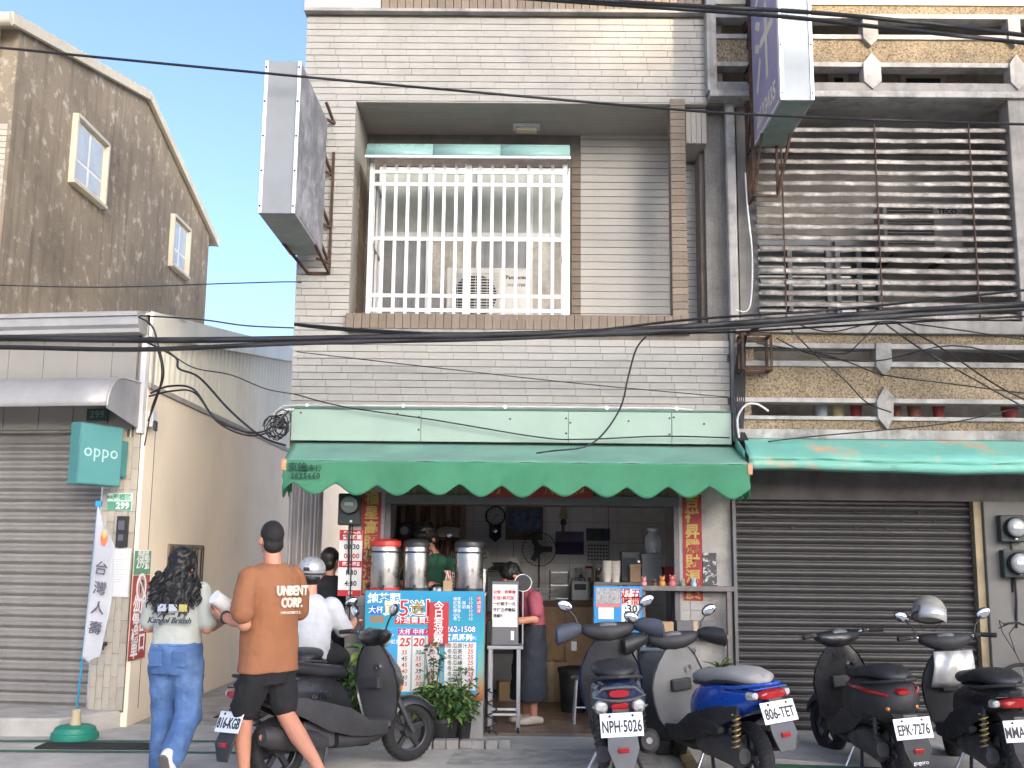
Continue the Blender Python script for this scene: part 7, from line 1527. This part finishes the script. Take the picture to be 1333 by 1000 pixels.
# ================================================================ feather flag
fl = thing('feather_flag', 'white feather flag with orange flame mark on a green round base', 'flag', G(97,962,0.0)); fl.location.z = .0
fx, fy = fl.location.x, fl.location.y
m_fgreen = mat('base_green', (.02,.22,.15), .45, var=.08); m_fcream = mat('neck_cream', (.55,.45,.27), .5); m_fblue = mat('pole_blue', (.02,.25,.42), .4)
MB().lathe([(.19,0),(.195,.02),(.19,.055),(.175,.06),(.165,.095),(.14,.11),(.05,.118),(.001,.118)],32).build('base', m_fgreen, fl, smooth=35); MB().lathe([(.045,.118),(.035,.2),(.04,.22),(.04,.245),(.001,.245)],18).build('neck', m_fcream, fl, smooth=35)
pt_ = U(128,655,fy); lean = Vector((pt_.x-fx, .0, pt_.z)); MB().tube([(0,0,.24), tuple(lean*.5), tuple(lean)], .010, 8).build('pole', m_fblue, fl, smooth=60)
m_flag = mat('flag_cloth', (.58,.59,.62), .8, var=.05, transl=.3)
def fpt(u, v):   # u across, v down the pole
    base_ = lean*(1-v*.66); w_ = .02+.13*min(1, v*4.5)*(1-.35*max(0, v-.55)/.45) if v < .97 else .05
    wv = .02*math.sin(v*9+u*3)
    return (base_.x+u*w_*1.35, base_.y-.012+wv*u-.03*u*math.sin(v*5), base_.z-.01-u*.03*(1-v)-u*.05)
fg = MB().sheet([[fpt(i/10, j/40) for i in range(11)] for j in range(41)]).build('cloth', m_flag, fl, smooth=60, thick=.002)
def fmark(u, v, w_, h_, mt_, name):
    c = Vector(fpt(u, v)); return MB().ell((c.x, c.y-.014, c.z), (w_, .003, h_), 12, 8).build(name, mt_, fg, smooth=60)
m_flame = mat('flame_orange', (.62,.16,.05), .6); m_flam2 = mat('flame_yellow', (.65,.38,.12), .6); m_fink = mat('flag_ink', (.10,.10,.13), .7)
fmark(.52,.20,.030,.060,m_flame,'flame_mark'); fmark(.60,.17,.020,.050,m_flam2,'flame_mark')
for i, ch in enumerate('台灣人壽'):
    c = Vector(fpt(.5, .40+i*.13)); text(ch, .12, m_fink, fg, face_front(c.x, c.y-.02, c.z) @ Matrix.Rotation(R(-7), 4, 'Z'), ext=.003)
MB().box(lean.x-.02,lean.x+.03,-.02,.02,lean.z-.03,lean.z+.02).build('pole_clip', m_fblue, fl, bevel=.004)
# ================================================================ overhead cables
def cable(lb, pts, r, name='overhead_cable', grp='overhead cables', m_=None):
    P_ = [U(x, y, Y) for x, y, Y in pts]
    out = []
    for i in range(len(P_)-1):     # Catmull-Rom
        p0, p1, p2, p3 = P_[max(i-1,0)], P_[i], P_[i+1], P_[min(i+2,len(P_)-1)]
        for t in [k/8 for k in range(8)]: out.append(.5*((2*p1)+(p2-p0)*t+(2*p0-5*p1+4*p2-p3)*t*t+(3*p1-p0-3*p2+p3)*t**3))
    out.append(P_[-1])
    o = MB().tube(out, r, 6).build(name, m_ or m_cable, smooth=60); tag(o, lb, 'cable', grp); return o
cable('thickest black cable bundle crossing the facades below the caged window', [(-200,440,-.9),(0,440,-.9),(200,443,-.9),(383,441,-.9),(640,436,-.9),(800,431,-.9),(960,421,-.9),(1150,407,-.9),(1333,396,-.9),(1500,386,-.9)], .028)
cable('second thick black cable just under the thickest bundle', [(-200,450,-.9),(0,452,-.9),(190,455,-.9),(383,447,-.92),(640,441,-.88),(800,434,-.92),(960,426,-.88),(1150,413,-.92),(1333,402,-.88),(1500,396,-.9)], .022)
cable('thin cable running just above the thickest bundle', [(383,422,-.85),(520,432,-.85),(700,437,-.85),(900,416,-.85),(1100,402,-.85),(1333,378,-.85),(1500,362,-.85)], .012)
cable('thin cable along the bottom of the window ledge', [(383,423,-.8),(450,430,-.8),(640,440,-.8),(880,434,-.8),(960,432,-.8),(1100,424,-.8),(1333,412,-.8),(1500,405,-.8)], .010)
cable('long thin cable crossing the sky and the upper facade', [(-150,45,-1.6),(0,62,-1.6),(340,95,-1.6),(640,122,-1.6),(940,147,-1.6),(1200,158,-1.6),(1333,162,-1.6),(1500,166,-1.6)], .011)
cable('upper of two heavy cables at the top right corner', [(600,-14,-1.9),(740,-2,-1.9),(900,8,-1.9),(1050,16,-1.9),(1200,30,-1.9),(1333,46,-1.9),(1500,66,-1.9)], .018)
cable('lower of two heavy cables at the top right corner', [(600,-8,-1.7),(800,6,-1.7),(1000,20,-1.7),(1150,36,-1.7),(1333,56,-1.7),(1500,76,-1.7)], .018)
cable('thin service wire across the sky to the tiled wall', [(-100,368,-.2),(120,374,-.2),(300,369,-.2),(374,367,-.2),(392,368,-.05)], .006)
cable('double wire from the metal roof to the tiled wall', [(182,411,-.1),(260,416,-.3),(320,424,-.3),(383,427,-.05)], .008)
cable('wire drooping across the mint sign board', [(383,513,-.15),(450,530,-.15),(560,546,-.15),(700,569,-.15),(760,572,-.15),(860,568,-.15),(950,570,-.15)], .007)
cable('thin wire slanting over the lower tiles', [(386,458,-.1),(560,478,-.1),(760,500,-.1),(948,517,-.1)], .005)
cable('black wire hanging down from the ledge onto the awning', [(841,438,-.3),(828,455,-.25),(818,490,-.2),(808,530,-.25),(785,565,-.4),(760,582,-.55),(720,587,-.6),(698,590,-.62)], .008)
cable('cable swagging from the metal shop to the awning corner', [(190,445,-.3),(228,465,-.3),(233,480,-.3),(260,492,-.3),(300,535,-.3),(340,568,-.3),(372,580,-.3)], .011)
cable('upper loop of cable over the beige wall', [(196,512,-.2),(220,503,-.25),(252,507,-.3),(280,545,-.3),(318,562,-.3),(345,561,-.3),(366,545,-.25),(376,535,-.15)], .010)
cable('lower loop of cable over the beige wall', [(194,516,-.2),(225,509,-.25),(254,512,-.3),(284,550,-.3),(322,567,-.3),(352,562,-.3),(366,552,-.25)], .009)
cable('thin wire sagging across the corrugated wall', [(212,452,-.3),(250,478,-.3),(300,488,-.3),(345,506,-.3),(383,513,-.15)], .006)
cable('wire dropping from the roof corner to the junction box', [(180,412,-.15),(198,425,-.2),(206,450,-.2),(213,485,-.2),(205,515,-.1),(193,548,.08)], .009)
cable('second wire dropping beside the roof corner', [(204,452,-.25),(210,475,-.25),(209,500,-.2),(198,530,.0),(190,570,.0),(188,580,.05)], .007)
tg_ = thing('cable_tangle', 'tangle of black wires by the left end of the mint board', 'cable tangle', (0,0,0))
for k in range(12):
    pts = []; a0 = random.uniform(0,6.28); c0 = (363+random.uniform(-8,6), 553+random.uniform(-9,9)); rr = random.uniform(6,17)
    for j in range(11): a = a0+j*.62; pts.append(U(c0[0]+math.cos(a)*rr*(1-.03*j), c0[1]+math.sin(a)*rr*.9, -.16-.008*k))
    MB().tube(pts, .006, 5).build('wire', m_cable, tg_, smooth=60)
MB().obox(tuple(U(366,551,-.15)),(.05,.05,.10),(.2,.3,.4)).build('clamp', m_black_pl, tg_, bevel=.01); MB().tube([U(383,533,-.08),U(372,534,-.1),U(360,542,-.12),U(353,556,-.14)], .013, 8).build('white_tube', mat('pale_conduit', (.5,.5,.47), .5), tg_, smooth=60)
for i, pts in enumerate(([(970,452,-.3),(1040,455,-.3),(1100,470,-.3),(1150,488,-.3),(1240,500,-.3),(1333,512,-.3),(1420,520,-.3)],[(1010,440,-.3),(1060,462,-.3),(1140,470,-.3),(1240,450,-.3),(1333,470,-.3)],[(1150,420,-.4),(1200,455,-.4),(1270,495,-.4),(1333,530,-.4),(1420,575,-.4)],[(1165,419,-.4),(1220,450,-.4),(1290,497,-.4),(1333,520,-.4),(1420,560,-.4)],[(1030,430,-.35),(1065,465,-.35),(1100,495,-.35),(1127,523,-.35),(1160,537,-.35)],[(1030,419,-.4),(1080,432,-.4),(1145,419,-.4),(1200,423,-.4),(1333,442,-.4)],[(1000,575,-.3),(1060,568,-.3),(1150,560,-.3),(1240,550,-.3),(1333,530,-.3),(1420,515,-.3)],[(1145,419,-.4),(1118,447,-.4),(1100,460,-.35),(1060,458,-.35),(985,447,-.3)])):
    cable(['thin wire sagging across the pebble balcony to the right edge','wire looping below the louvres','upper of two wires slanting down over the balcony','lower of two wires slanting down over the balcony','wire slanting left to right across the balcony panel','wire hanging just under the louvres','wire along the balcony ledge above the teal awning','short wire looping from the balcony top to the cradle'][i], pts, .0065 if i not in (2,3) else .008)
bdl = thing('cable_drop', 'bundle of black cables running down the joint between the two buildings', 'cables', (0,0,0))
for k in range(6):
    x0 = 957+k*2.6; MB().tube([U(985+k*2,424,-.6), U(972,434,-.3), U(962+k*1.5,450,-.17), U(x0,480,-.12-.01*k), U(x0-1,520,-.12), U(x0+math.sin(k)*3,560,-.14), U(x0+4,574,-.2)], .009, 6).build('cable', m_cable, bdl, smooth=60)
tb_ = cable('thin white hose hanging beside the downpipe', [(970,225,-.12),(973,270,-.12),(979,330,-.12),(978,385,-.12),(972,405,-.12),(958,404,-.1)], .008, 'white_hose', 'hoses', m_white)
cable('pale hose bent over the lower balcony frame', [(962,570,-.2),(960,545,-.2),(970,528,-.2),(985,526,-.18),(1000,535,-.1)], .010, 'white_hose', 'hoses', m_white)
# ================================================================ end
